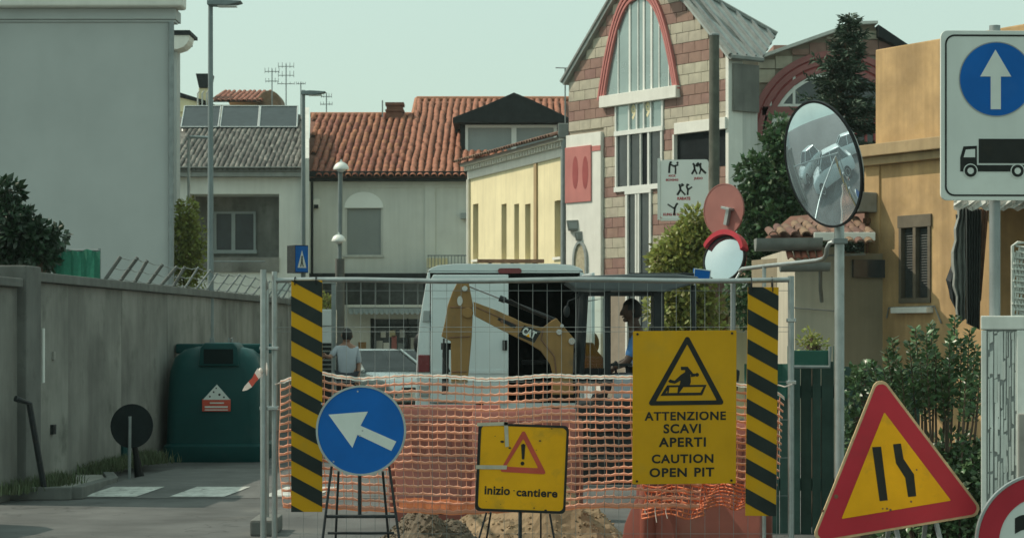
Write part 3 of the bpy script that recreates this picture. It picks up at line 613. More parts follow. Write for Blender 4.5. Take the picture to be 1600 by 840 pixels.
# ================================================================== HOUSE B (orange tiles)
YO = 66.0; FO = Fr((0,YO,0)); ho = thing("orange_roof_house", "white house with bright orange barrel tile roof and dark dormer", "house", (X(610,YO), YO, 0))
xl, xr = X(484,YO), X(745,YO); ze = Z(269,YO); sl = .33; pit = math.atan(sl)
aw0, aw1 = X(539,YO), X(598,YO); az1, azm = Z(398,YO), Z(325,YO)
g = MB(); wall_holes(g, FO, xl, X(775,YO), Z(428,YO), Z(283,YO), [(aw0, aw1, az1, azm)], .12, thick=6); part("wall", g, M["plaster_white"], ho)
g = MB(); g.obox(FO, aw0-.02, aw1+.02, az1-.02, azm+.02, -.16, -.11); w_ = part("window", g, M["shutter_grey"], ho)
g = MB()
for i in range(24):
    zz = az1 + (azm-az1)*(i+.5)/24; g.obox(FO, aw0+.05, aw1-.05, zz-.022, zz+.022, -.108, -.09)
part("shutter_slat", g, M["shutter_grey"], w_, kind="stuff")
g = MB(); g.obox(FO, aw0-.005, aw0+.06, az1, azm, -.1, -.03); g.obox(FO, aw1-.06, aw1+.005, az1, azm, -.1, -.03); g.obox(FO, aw0-.04, aw1+.04, az1-.07, az1, -.1, .05); part("window_frame", g, M["plaster_gate"], w_)
cxm = (aw0+aw1)/2; rad = (aw1-aw0)/2+.02
g = MB(); ou = circ(cxm, azm+.003, rad, 20, 0, 180, ry=.50); g.poly(FO, ou, 0, .035); part("arch_panel", g, M["board_white"], ho)
g = MB(); g.obox(FO, X(664,YO), X(680,YO), Z(428,YO), Z(284,YO), .0, .05); part("pilaster", g, M["plaster_white"], ho)
g = MB(); g.obox(FO, X(484,YO), X(745,YO), Z(293,YO), Z(284,YO), .0, .04); part("frieze", g, M["plaster_white"], ho)
g = MB(); g.obox(FO, xl-.05, X(775,YO), Z(283,YO)+.003, ze, -.4, .42); part("fascia", g, M["wood_black"], ho, bevel=.01)
g = MB(); g.tube([(X(487,YO),YO-.06,0),(X(487,YO),YO-.06,Z(284,YO))], .055, 8); part("downpipe", g, M["wood_black"], ho, smooth=True)
D1, D2 = 7.75, 10.3; xm = X(646,YO+D1); xe = X(905,YO)
g = MB(); z_ = lambda d: ze+sl*d-.04
xk = X(485,YO+D1); g.add([(xl,YO-.5,z_(-.5)),(xm,YO-.5,z_(-.5)),(xm,YO+D1,z_(D1)),(xk,YO+D1,z_(D1)),(xk,YO+D1+5,z_(D1)-1.5),(xm,YO+D1+5,z_(D1)-1.5)], [(0,1,2,3),(3,2,5,4)])
g.add([(xm,YO-.5,z_(-.5)),(xe+1.5,YO-.5,z_(-.5)),(xe+1.5,YO+D2,z_(D2)),(xm,YO+D2,z_(D2)),(xm,YO+D2+4,z_(D2)-1.2),(xe+1.5,YO+D2+4,z_(D2)-1.2),(xm,YO+D1,z_(D1)-.1),(xm,YO+D2,z_(D1)-.5)], [(0,1,2,3),(3,2,5,4),(6,3,7)])
rf = part("roof", g, M["tile_under"], ho)
cw = .222; nlow = int((xm-xl)/cw); expo = .50
xsl = [xm-.09-cw*i for i in range(nlow+4)]
dz0, dz1 = X(716,69), X(885,69)
for x_ in (xsl,):
    roof_tiles(ho, xsl, int((D1+.5)/expo/math.sqrt(1+sl*sl)*1.09), expo, YO-.52, z_(-.5)+.02, pit, M["tile"], 300, tilt=6.0, skip=lambda x, d: x < X(485,YO-.5+d*.94)+.06)
xsr = [xm+.13+cw*i for i in range(int((X(890,YO+8)-xm)/cw))]
roof_tiles(ho, xsr, 22, expo, YO-.52, z_(-.5)+.02, pit, M["tile"], 0, tilt=6.0, skip=lambda x, d: (X(722,69) < x < X(872,69) and 2.8 < d < 8.2) or (x > X(735,66) and d < 2.3))
g = MB()
for x_, y_ in ((xl, YO+D1),):
    g.tube([(xk,YO+D1,z_(D1)+.06),(xm,YO+D1,z_(D1)+.06)], .10, 8)
g.tube([(xm,YO+D2,z_(D2)+.06),(xe+1.5,YO+D2,z_(D2)+.06)], .10, 8); g.tube([(xm,YO+D1-.1,z_(D1)+.05),(xm,YO+D2,z_(D2)+.05)], .09, 8)
part("ridge", g, M["tile"], ho, smooth=True)
YD = 69.0; FD = Fr((0,YD,0)); zb = Z(243,YD)
g = MB(); g.obox(FD, X(719,YD), X(880,YD), zb, Z(186,YD), -7, 0); dm = part("dormer", g, M["wood_black"], ho)
g = MB(); g.poly(FD, [(X(708,YD),Z(194,YD)),(X(708,YD),Z(186,YD)),(X(760,YD),Z(166,YD)),(X(803,YD),Z(147,YD)),(X(830,YD),Z(158,YD)),(X(888,YD),Z(186,YD)),(X(888,YD),Z(194,YD))], -7.5, .45); part("dormer_roof", g, M["wood_black"], dm, bevel=.02)
g = MB(); g.obox(FD, X(729,YD), X(800,YD), Z(237,YD), Z(198,YD), .004, .03); part("dormer_pane", g, M["shutter_grey"], dm)
g = MB(); g.obox(FD, X(806,YD), X(868,YD), Z(237,YD), Z(198,YD), .004, .03); part("dormer_pane", g, M["shutter_grey"], dm)
g = MB()
for a, b, c, d in ((727,731.5,240,195.5),(799,807,240,195.5),(865,870,240,195.5)): g.obox(FD, X(a,YD), X(b,YD), Z(c,YD), Z(d,YD), .034, .09)
for c, d in ((200,195.5),(240,235.5)): g.obox(FD, X(727,YD), X(870,YD), Z(c,YD), Z(d,YD), .033, .085)
part("dormer_frame", g, M["frame_white"], dm)
YK = 73.0; FK = Fr((0,YK,0)); g = MB(); g.obox(FK, X(604,YK), X(629,YK), Z(186,YK), Z(165,YK), -.6, 0)
g.obox(FK, X(602,YK), X(631,YK), Z(165,YK)+.002, Z(160,YK), -.65, .05); g.obox(FK, X(602,YK), X(631,YK), Z(174,YK), Z(171,YK), -.65, .05); part("chimney", g, M["tile_under"], ho, bevel=.01)
g = MB(); g.tube([(X(597.5,YK),YK,Z(186,YK)),(X(597.5,YK),YK,Z(157,YK))], .025, 5); part("flue_pole", g, M["galv_dull"], ho)
g = MB(); g.poly(FO, rrect(X(490,YO), X(500,YO), Z(326,YO), Z(311,YO), .06), .0, .12); part("alarm_box", g, M["trim_white"], ho, bevel=.01)
g = MB(); g.obox(FO, X(491,YO), X(498,YO), Z(326,YO), Z(320,YO), .122, .14); part("alarm_lamp", g, M["black_plastic"], ho)
g = MB(); g.obox(FO, X(720,YO), X(734,YO), Z(342,YO), Z(333,YO), .0, .2); part("vent_hood", g, M["shutter_grey"], ho, bevel=.01)
# ground floor
g = MB(); wall_holes(g, FO, xl, X(775,YO), 0, Z(428,YO)-.003, [(X(500,YO),X(700,YO),Z(476,YO),Z(434,YO)),(X(580,YO),X(690,YO),Z(552,YO),Z(498,YO))], .35, thick=6); part("shop_wall", g, M["plaster_white"], ho)
g = MB(); g.obox(FO, xl-.02, X(668,YO), Z(435,YO), Z(428,YO), .0, .9); part("canopy_slab", g, M["wood_black"], ho)
g = MB(); g.obox(FO, X(500,YO), X(700,YO), Z(476,YO), Z(434,YO), -.34, -.3); tr = part("transom", g, M["glass_shop"], ho)
g = MB()
for px in (518,541,563,586,608,630,652,674): g.obox(FO, X(px-1,YO), X(px+1,YO), Z(476,YO), Z(434,YO), -.298, -.24)
part("mullion", g, M["galv_dull"], tr, kind="stuff")
g = MB(); g.obox(FO, X(545,YO), X(720,YO), Z(480,YO), Z(476,YO)-.003, .0, .5); part("ledge", g, M["plaster_white"], ho)
g = MB(); n = 22; vs = []; fs = []
for i in range(n*3+1):
    px = 545+175*i/(n*3); lo = 488 + 3*abs(math.sin(math.pi*i/3.0))
    vs += [P(px,481,YO-.5), P(px,lo,YO-.9)]
for i in range(n*3): fs.append((2*i,2*i+2,2*i+3,2*i+1))
g.add(vs, fs); part("awning", g, M["shutter_grey"], ho)
g = MB(); g.obox(FO, X(580,YO), X(690,YO), Z(552,YO), Z(498,YO), -.34, -.3); sw = part("shop_window", g, M["glass_shop"], ho)
g = MB()
for a, b, c, d in ((579,584,553,497),(636,638,553,497)): g.obox(FO, X(a,YO), X(b,YO), Z(c,YO), Z(d,YO), -.25, .02)
g.obox(FO, X(584.2,YO), X(690,YO), Z(508,YO), Z(506,YO), -.26, .0); part("shop_frame", g, M["wood_black"], sw)
for px, py, w, h, mm in ((592,540,5,8,"plaster_gate"),(603,541,5,6,"trim_white"),(615,536,4,12,"pink"),(626,542,5,6,"shutter_grey"),(645,538,4,11,"plaster_gate"),(598,522,4,5,"trim_white"),(612,521,5,5,"cream"),(628,521,4,6,"trim_white")):
    g = MB(); g.obox(FO, X(px-w,YO), X(px+w,YO), Z(py+h,YO), Z(py-h,YO), -.296, -.28); part("shop_display", g, M[mm], sw, bevel=.004)
g = MB(); g.obox(FO, X(560,YO), X(572,YO), Z(546,YO), Z(534,YO), .0, .04); part("wall_plaque", g, M["brown_wall"], ho)
g = MB(); g.obox(FO, X(668,YO), X(745,YO), Z(428,YO)+.001, Z(420,YO), .003, .8); bal = part("balcony", g, M["plaster_gate"], ho)
g = MB()
for i in range(14): g.tube([P(669+5.2*i,420,YO-.75), P(669+5.2*i,399,YO-.75)], .012, 4)
g.tube([P(668,399,YO-.75), P(742,399,YO-.75)], .02, 5); part("railing", g, M["galv_dull"], bal, kind="stuff")
g = MB(); g.obox(FO, X(668,YO), X(700,YO), Z(419.5,YO), Z(404,YO), .3, .7); part("balcony_chest", g, M["cream"], bal, bevel=.02)

# ================================================================== CREAM BUILDING
A0, A1 = Vector((-1.20,60.0,0)), Vector((1.385,52.02,0)); FCm = Fr(A0, A1-A0); LC = (A1-A0).length
hcr = thing("cream_house", "low cream house with slit windows and dentil cornice beside the striped gable building", "house", tuple(A0))
def cu(px): return FCm.uz(px, 400)[0]
zt = 6.02
slits = [(739,747.5),(783.5,791.5),(803.5,811),(820.5,829),(866.5,877)]
sl_h = []
for a, b in slits:
    u0, u1 = cu(a), cu(b); sl_h.append((u0, u1, Z(405, FCm.at((u0+u1)/2,0).y), FCm.uz((a+b)/2, 318.5 if a < 860 else 313)[1]))
sl_h[-1] = (sl_h[-1][0], sl_h[-1][1], FCm.uz(872,401)[1], sl_h[-1][3])
g = MB(); wall_holes(g, FCm, 0, LC, 0, zt, sl_h, .22, thick=5); part("wall", g, M["cream"], hcr)
for h in sl_h:
    g = MB(); g.obox(FCm, h[0]-.02, h[1]+.02, h[2]-.02, h[3]+.02, -.26, -.215); w_ = part("window", g, M["shutter_wood"], hcr)
    g = MB(); g.obox(FCm, h[0]-.04, h[1]+.04, h[2]-.07, h[2]-.003, -.1, .05); part("sill", g, M["trim_white"], w_)
g = MB(); g.obox(FCm, -.06, LC+.02, zt+.003, zt+.22, -.2, .05); g.obox(FCm, -.10, LC+.04, zt+.36, zt+.46, -.2, .26); g.obox(FCm, -.06, LC+.02, zt+.223, zt+.357, -.2, .03); part("cornice", g, M["trim_white"], hcr, bevel=.012)
dme = MB(); 
nd = 38
for i in range(nd):
    u = .1 + (LC-.2)*i/(nd-1)
    dme.obox(FCm, u-.045, u+.045, zt+.232, zt+.352, .033, .18)
part("dentil", dme, M["trim_white"], hcr, kind="stuff")
g = MB(); n_in = -FCm.n; zr = zt+.465
rb = [FCm.at(-.15,zr,.4), FCm.at(LC+.05,zr,.4), FCm.at(LC+.05,zr+1.25,-4), FCm.at(-.15,zr+1.25,-4)]
g.add(rb, [(0,1,2,3)]); g.add([v-Vector((0,0,.06)) for v in rb], [(3,2,1,0)]); part("roof", g, M["tile_under"], hcr)
ang = math.atan2(FCm.r.y, FCm.r.x)
roof_tiles(hcr, [.0+.21*i for i in range(int(LC/.21)+1)], 9, .5, -.44, zr-.02, math.atan(1.25/4.4), M["tile_old"], 0, rz=ang, org=tuple(A0), r0=.09)
u = cu(838.5)
g = MB(); g.obox(FCm, u-.11, u+.10, 0, zt, .0, .05); part("pilaster", g, M["mustard_trim"], hcr, bevel=.006)
g = MB(); p = FCm.at(.04,0,.05); g.tube([(p.x,p.y,0),(p.x,p.y,zt)], .05, 8); part("downpipe", g, M["trim_white"], hcr, smooth=True)
p = FCm.at(LC-.02,0,.12)
g = MB(); g.tube([(p.x,p.y,0),(p.x,p.y,zt+.15),(p.x+.03,p.y,zt+.4),(p.x+.0,p.y,zt+.62)], .075, 10); part("drain_stack", g, M["galv_dull"], hcr, smooth=True)
g = MB(); g.box(p.x-.14,p.x+.12,p.y-.12,p.y+.14,zt+.42,zt+.78); part("rain_head", g, M["gutter"], hcr, bevel=.02)
t = thing("roof_aerial", "thin aerial rod with crossbar standing where the cream roof meets the gable building", "aerial", (X(884,53),53,zr+.6))
g = MB(); g.tube([P(883,200,53), P(883,106,53)], .02, 5); g.tube([P(868,106,53), P(899,107,53)], .014, 4); part("rod", g, M["galv_dull"], t)
# ================================================================== STRIPED GABLE BUILDING
G0, G1 = Vector((1.31,48.44,0)), Vector((4.51,44.0,0)); FG = Fr(G0, G1-G0); LG = (G1-G0).length
gb = thing("gable_hall", "tall gabled hall of beige and red striped blocks with a great arched window", "hall", tuple(G0))
ap_u, ap_z, ev = LG/2, 10.0, 7.42
def roofz(u): return ev + (ap_z-ev)*(1-abs(u-ap_u)/ap_u)
g = MB(); g.poly(FG, [(0,0),(LG,0),(LG,ev),(ap_u,ap_z),(0,ev)], -.35, -.012); part("wall", g, M["mortar"], gb)
def gu(px, py=200): return FG.uz(px, py)[0]
def gz(px, py): return FG.uz(px, py)[1]
# the arch, traced outside edge (u, z)
arch_px = [(938.7,157),(942,132),(948,104),(958.6,68),(968,40),(979.5,12),(990,-4),(1003,-12),(1016,-6),(1028,10),(1038,28),(1047,48),(1053,68),(1058,92),(1061,118),(1063,139)]
arch = [FG.uz(*p) for p in arch_px]
cu_ = (arch[0][0]+arch[-1][0])/2; zs = (arch[0][1]+arch[-1][1])/2
hw = (arch[-1][0]-arch[0][0])/2; hh = max(p[1] for p in arch)-zs+.10
def arch_pts(k, n=36):   # smooth pointed-ellipse, k = inset in metres
    out = []
    for i in range(n+1):
        t_ = 2*i/n-1; out.append((cu_+(hw-k)*t_, zs+(hh-k*1.4)*(1-abs(t_)**2.5)))
    return out
def arch_half(z, k):
    if z <= zs: return 0
    q = (z-zs)/(hh-k*1.4)
    if q >= 1: return 0
    return (hw-k)*(1-q)**(1/2.5)
# openings (u0,u1,z0,z1)
wu0, wu1 = gu(964,200), gu(1037.5,200)
zsill = gz(1000,158); zmid = gz(1000,203); zlow = gz(1000,293)
du0, du1 = gu(981,340), gu(1019,340)
pan = (0, gu(944,300), 0, gz(918,209))
blk = (gu(1059,230), gu(1139,230), gz(1100,262), gz(1100,206))
blk2 = (blk[0], blk[1], blk[3], gz(1100,188))
sillband = (gu(943.5,155), gu(1063.5,150), gz(1000,160)-.02, gz(1000,143))
sgn = (gu(1030), gu(1138,300), gz(1070,345), blk[2])
holes = [(wu0,wu1,zlow,zsill+.1), (du0,du1,0,zlow), pan, (blk[0],blk[1],blk[2],blk2[3]), sillband]
CH = .225; zbase = 6.48-7*.9
me_b = []
def block_me(L, H, col):
    mb = MB(); j = lambda s_: random.uniform(-s_, s_)
    v = [(-L/2,0,-H/2),(L/2,0,-H/2),(L/2,0,H/2),(-L/2,0,H/2)]
    d = .034
    mb.add(v+[(-L/2+.004,-d+j(.003),-H/2+.004),(L/2-.004,-d+j(.003),-H/2+.004),(L/2-.004,-d+j(.003),H/2-.004),(-L/2+.004,-d+j(.003),H/2-.004),(j(.1),-d-.004+j(.004),j(.04))],
       [(0,1,5,4),(1,2,6,5),(2,3,7,6),(3,0,4,7),(4,5,8),(5,6,8),(6,7,8),(7,4,8)])
    return mb.mesh("block", M[col])
BL = .40; shared = {c: [block_me(BL-.004, CH-.004, c) for _ in range(5)] for c in ("block", "block_red")}
gang = math.atan2(FG.r.y, FG.r.x)
nb = 0; rest = {"block": MB(), "block_red": MB()}
row = 0; z = zbase
while z < ap_z:
    ph = int(round((z-zbase)/CH)) % 4; colr = "block_red" if ph in (0,1) else "block"
    zc = z+CH/2; off = 0 if row % 2 else -BL/2; u = off
    segs = []
    lim0 = 0 if zc < ev else ap_u*(zc+.09-ev)/(ap_z-ev); lim1 = LG-lim0
    while u < LG+BL:
        a, b = max(u, lim0), min(u+BL, lim1); u += BL
        if b-a < .06: continue
        ivs = [(a, b)]
        cuts = [(h[0]-.01, h[1]+.01) for h in holes if h[2] < zc < h[3]]
        ah = arch_half(zc, .13)
        if ah > 0 and zc > sillband[3]: cuts.append((cu_-ah, cu_+ah))
        for c0, c1 in cuts:
            nx = []
            for p, q in ivs:
                if c1 <= p or c0 >= q: nx.append((p, q)); continue
                if c0 > p: nx.append((p, c0))
                if c1 < q: nx.append((c1, q))
            ivs = nx
        segs += [(p, q) for p, q in ivs if q-p > .05]
    for p, q in segs:
        if zc < 2.6: continue
        w = Matrix.Translation(FG.at((p+q)/2, zc, -.0115)) @ Matrix.Rotation(gang, 4, 'Z')
        full = q-p > BL-.01
        me = random.choice(shared[colr]) if full else block_me(q-p-.004, CH-.004, colr)
        if nb < 300 : piece("block", me, gb, w); nb += 1
        else: rest[colr].add([w @ v.co for v in me.vertices], [tuple(f.vertices) for f in me.polygons])
    z += CH; row += 1
for c in rest:
    if rest[c].v: part("block", rest[c], M[c], gb, kind="stuff")
# arch trim, three stepped rings
aw = part("arch_window", MB().poly(FG, arch_pts(.14), -.011, .006), M["glass_solar"], gb)
g = MB()
for a, b, d, m_ in ((-.02,.03,.10,0),(.03,.055,.075,1),(.055,.10,.09,0),(.10,.125,.06,1),(.125,.17,.075,0)):
    strip(g, FG, arch_pts(a), arch_pts(b), -.011, d, m_)
part("arch_trim", g, [M["pink"], M["pinkdark"]], aw, smooth=True)
for px, mw in ((967,.012), (985,.03), (998,.012), (1007,.03), (1019,.03), (1031,.012), (1046,.012)):
    u = gu(px, 100); top = zs
    for zz in np.arange(zs, zs+hh, .03):
        if arch_half(zz, .17) > abs(u-cu_): top = zz
    g = MB(); g.obox(FG, u-mw, u+mw, sillband[3]-.02, top, .007, .025); part("mullion", g, M["frame_white"], aw)
g = MB(); g.obox(FG, sillband[0], sillband[1], sillband[2], sillband[3], -.011, .14); part("sill_band", g, M["trim_white"], gb, bevel=.01)
cols = [(wu0, gu(985,200)), (gu(985,200), gu(997,200)), (gu(997,200), gu(1008,200)), (gu(1008,200), gu(1019,200)), (gu(1019,200), wu1)]
g = MB(); g.obox(FG, wu0, wu1, zmid, zsill, -.011, .01); up = part("window", g, M["glass_solar"], gb)
g = MB()
for c in cols: g.obox(FG, c[0]-.02, c[0]+.02, zmid, zsill, .011, .05)
g.obox(FG, wu1-.03, wu1+.02, zmid, zsill, .011, .055); g.obox(FG, wu0-.02, wu1+.03, zmid-.08, zmid+.02, .0112, .075)
part("window_frame", g, M["frame_white"], up)
for px in (990.5, 1013): 
    g = MB(); u0, z0 = FG.uz(px-3.6, 188 if px < 1000 else 184); u1, z1 = FG.uz(px+3.6, 163 if px < 1000 else 159)
    text(g, FG, "9", u0, u1, z0, z1, .014, .05); part("number_nine", g, M["cream"], up)
g = MB(); g.obox(FG, wu0, wu1, zlow, zmid-.08, -.011, .01); dw = part("window", g, M["glass_dark"], gb)
g = MB()
for px, w in ((965,.05),(984.5,.045),(1003.5,.03),(1016,.06),(1036,.05)): u = gu(px,250); g.obox(FG, u-w/2, u+w/2, zlow, zmid-.08, .011, .06)
g.obox(FG, wu0-.03, wu1+.03, zlow-.06, zlow+.05, .0112, .07); part("window_frame", g, M["frame_white"], dw)
g = MB(); u0, u1 = gu(1005,250), gu(1015,250); g.obox(FG, u0, u1, zlow+.06, zmid-.09, .0105, .014); part("open_pane", g, M["dark"], dw)
g = MB(); g.obox(FG, du0, du1, 0, zlow-.06, -.011, .01); dr = part("door", g, M["glass_dark"], gb)
g = MB()
for px, w in ((981.5,.06),(996.5,.05),(1000.5,.05),(1018.5,.06)): u = gu(px,340); g.obox(FG, u-w/2, u+w/2, 0, zlow-.06, .011, .06)
g.obox(FG, du0-.03, du1+.03, zlow-.13, zlow-.061, .0112, .07); part("door_frame", g, M["frame_white"], dr)
g = MB(); g.obox(FG, pan[0], pan[1], 0, pan[3], -.011, .10); pw = part("white_panel", g, M["trim_white"], gb, bevel=.01)
g = MB(); g.obox(FG, .0, gu(930,270), gz(912,316), gz(912,229), .101, .13); pk = part("pink_board", g, M["pink"], pw, bevel=.006)
for px in (906, 921.5):
    c = FG.uz(px, 270); g = MB(); g.poly(FG, circ(c[0], c[1], .105, 20, ry=.37), .1305, .134); part("oval_hole", g, M["pinkdark"], pk)
g = MB(); g.obox(FG, gu(930.5,235), pan[1], gz(938,236), gz(938,228), .101, .112); part("pink_stripe", g, M["pink"], pw)
g = MB(); g.obox(FG, *blk, -.011, .012); part("dark_opening", g, M["dark"], gb)
g = MB(); g.obox(FG, blk2[0], blk2[1], blk2[2], blk2[3], -.011, .11); part("white_lintel", g, M["trim_white"], gb, bevel=.01)
g = MB(); g.obox(FG, blk[0]-.05, blk[0], blk[2], blk[3], -.011, .11); g.obox(FG, LG-.07, LG+.02, 0, ev, -.34, .05); part("corner_trim", g, M["trim_white"], gb)
# wall lamps, arched niche
g = MB(); c = FG.uz(913, 420); pts = [(c[0]-.20,0)]+[(c[0]-.20+.0,c[1])]+[(c[0]+.2*math.cos(R(180-180*i/14)), c[1]+.15+.42*math.sin(R(180-180*i/14))) for i in range(15)]+[(c[0]+.20,0)]
g.poly(FG, pts, .101, .115); nic = part("stone_niche", g, M["stone_brown"], pw)
g = MB(); strip(g, FG, [(p[0]+(p[0]-c[0])*.28, p[1]+(.06 if p[1] > c[1]+.1 else 0)) for p in pts], pts, .101, .15); part("niche_rim", g, M["galv"], nic)
fl = thing("floodlight_pair", "pair of grey floodlights on a bracket at the corner of the gable building", "floodlight", (X(900,48.1),48.1,4))
for (a, b, c_, d, dy) in ((885,911,359,344,.0),(897,912,374,362,.12)):
    Yf = 48.0-dy; F_ = Fr((0,Yf,0)); g = MB(); g.poly(F_, [(X(a,Yf),Z(d,Yf)),(X(b,Yf),Z(d-1,Yf)),(X(b-1,Yf),Z(c_,Yf)),(X(a+3,Yf),Z(c_+1,Yf))], -.25, 0); hd = part("lamp_head", g, M["gutter"], fl, bevel=.015)
    g = MB(); g.poly(F_, [(X(a+3,Yf),Z(d+3,Yf)),(X(b-9,Yf),Z(d+3,Yf)),(X(b-9,Yf),Z(c_-2,Yf)),(X(a+5,Yf),Z(c_-2,Yf))], .002, .012); part("lamp_glass", g, M["shutter_grey"], hd)
g = MB(); g.tube([P(911,345,48.05),P(914,360,48.05),P(916,378,48.05),P(914,384,48.2)], .025, 6); g.tube([P(898,352,48.15),P(893,358,48.6)], .03, 6); part("bracket", g, M["galv"], fl)
# roof and right side wall
n_in = -FG.n; LB = 2.2
def Gp(u, z, d): return FG.at(u, z, -d)
ov = .12; r_top = Gp(ap_u, ap_z+.12, 0); r_bot = Gp(LG+.15, ev-.02, 0)
RF = Fr(r_bot, n_in, r_top-r_bot); SLn = (r_top-r_bot).length        # frame on the right slope: a = depth, b = up the slope
def rayroof(px, py):
    d = Vector(((px-CX)/FPX, 1, (HZ-py)/FPX)); o = Vector((0,0,CAMZ)); t = (RF.o-o).dot(RF.n)/d.dot(RF.n); q = o+d*t-RF.o; return (q.dot(RF.r), q.dot(RF.u))
q1, q2, q3 = rayroof(1188,87), rayroof(1213,55), rayroof(1112,-2)
kx_ = (SLn-q2[1])/(q3[1]-q2[1]); q4 = (q2[0]+(q3[0]-q2[0])*kx_, SLn)
rpolyg = [(-ov,0),(q1[0],0),q2,q4,(-ov,SLn)]
g = MB(); g.poly(RF, rpolyg, -.10, 0)
LFm = Fr(Gp(-.15,ev-.02,0), -n_in, r_top-Gp(-.15,ev-.02,0)); g.poly(LFm, [(ov,0),(ov,SLn),(-max(1.0,q4[0]),SLn),(-2.6,0)], -.10, 0)
roof = part("roof", g, M["metal_roof"], gb)
g = MB(); a_ = .05
while a_ < max(q1[0], q2[0]):
    b0_, b1_ = 0.0, SLn
    if a_ > q1[0]: b0_ = (a_-q1[0])/(q2[0]-q1[0])*q2[1]
    if q4[0] < a_: b1_ = q2[1]+(q2[0]-a_)/(q2[0]-q4[0])*(SLn-q2[1])
    if b1_-b0_ > .1: g.obox(RF, a_-.02, a_+.02, b0_, b1_, .001, .06)
    a_ += .26
part("standing_seam", g, M["galv_dull"], roof, kind="stuff")
g = MB(); g.tube([RF.at(*q4,.03), RF.at(*q2,.03)], .05, 6); g.tube([RF.at(-ov,-.03,-.02), RF.at(q1[0],-.03,-.02)], .06, 6); part("roof_edge", g, M["gutter"], roof)
g = MB(); g.tube([RF.at(-ov,0,.0), RF.at(-ov,SLn,.0)], .05, 6); g.tube([LFm.at(ov,0,0), LFm.at(ov,SLn,0)], .045, 6); part("verge_trim", g, M["gutter"], roof)
FS = Fr(FG.at(LG,0,-.35), n_in)      # side wall
su = lambda px: FS.uz(px, 150)[0]
g = MB(); g.obox(FS, 0, su(1183.5), 0, ev-.16, -3, 0); part("side_wall", g, M["plaster_gate"], gb)
g = MB(); g.obox(FS, su(1143), su(1182), Z(181,45), ev-.17, .003, .09); part("concrete_pier", g, M["concrete"], gb, bevel=.01)
# karate sign board, standing out in front of the facade
YS = 43.4; FSg = Fr((X(1069,YS),YS,0), (1,-.12,0)); k = FPX/YS
def si(px, py): return FSg.uz(px, py)
ks = thing("martial_arts_sign", "white sign with four black martial arts figures and red words on the gable hall", "sign", (X(1069,YS),YS,Z(345,YS)))
g = MB(); a0, b0 = si(1032,341); a1, b1 = si(1107,249); g.poly(FSg, rrect(a0,a1,b0,b1,.06), -.12, 0); part("panel", g, M["board_white"], ks)
g = MB(); g.obox(FSg, a0-.06, a0-.003, b0-.03, b1+.03, -.16, .03); g.obox(FSg, a0, a1, b0-.05, b0-.003, -.12, .01); part("sign_edge", g, M["frame_white"], ks)
g = MB(); g.tube([FSg.at(a0+.2,b1-.1,-.1), FSg.at(a0+.2,b1-.1,-.9)], .03, 6); g.tube([FSg.at(a1-.1,b0+.2,-.1), FSg.at(a1-.1,b0+.2,-1.2)], .03, 6); g.tube([FSg.at(a0+.2,b0+.15,-.1), FSg.at(a0+.2,b0+.15,-1.6)],.03,6); part("sign_bracket", g, M["galv_dull"], ks)
Zm = 7.64
def zpx(x, y): return si(1020+x/Zm, 240+y/Zm)
def stick(mb, pts, w):
    pts = [zpx(*p) for p in pts]
    for i in range(len(pts)-1):
        p, q = Vector(pts[i]), Vector(pts[i+1]); d = (q-p).normalized(); nn = Vector((-d.y, d.x))*w; e = d*w*.5
        mb.poly(FSg, [tuple(p-e-nn), tuple(q+e-nn), tuple(q+e+nn), tuple(p-e+nn)], .001, .004)
def head(mb, x, y, r=.024): c = zpx(x, y); mb.poly(FSg, circ(c[0], c[1], r, 10), .001, .004)
figs = [
 ([([(205,120),(198,165),(195,225)],.030),([(205,125),(250,150),(300,135)],.024),([(268,150),(272,190),(270,240)],.022),([(205,110),(225,105)],.02)],[(212,105),(295,110)]),
 ([([(492,130),(500,185),(468,240)],.028),([(500,185),(525,240)],.022),([(490,140),(540,150)],.02),([(560,130),(575,180),(630,232)],.03),([(575,180),(558,240)],.022),([(520,130),(560,135)],.028)],[(485,125),(540,118),(570,125)]),
 ([([(325,390),(330,430),(295,490)],.030),([(330,430),(385,490)],.024),([(325,395),(370,375)],.02),([(405,395),(420,430),(415,490)],.026),([(420,430),(465,400)],.022),([(400,390),(430,370)],.018)],[(320,375),(412,372),(350,368)]),
 ([([(180,605),(255,655)],.020),([(258,640),(262,660),(255,730)],.028),([(280,610),(262,655)],.026)],[(290,600)]),
]
for limbs, heads in figs:
    g = MB()
    for p, w in limbs: stick(g, p, w*.72)
    for h in heads: head(g, *h)
    part("fighter_figure", g, M["sign_black"], ks)
for word, x0, x1, y0, y1 in (("KICK",190,276,278,252),("BOXING",156,304,328,299),("JUDO",490,596,318,280),("KARATE",292,448,555,516),("KUNG",124,228,742,708),("FU",240,276,742,708),("WUSHU",286,356,742,708)):
    a, b = zpx(x0, y0); c, d = zpx(x1, y1); g = MB(); text(g, FSg, word, a, c, b, d, .003, .05); part("lettering", g, M["sign_red"], ks)

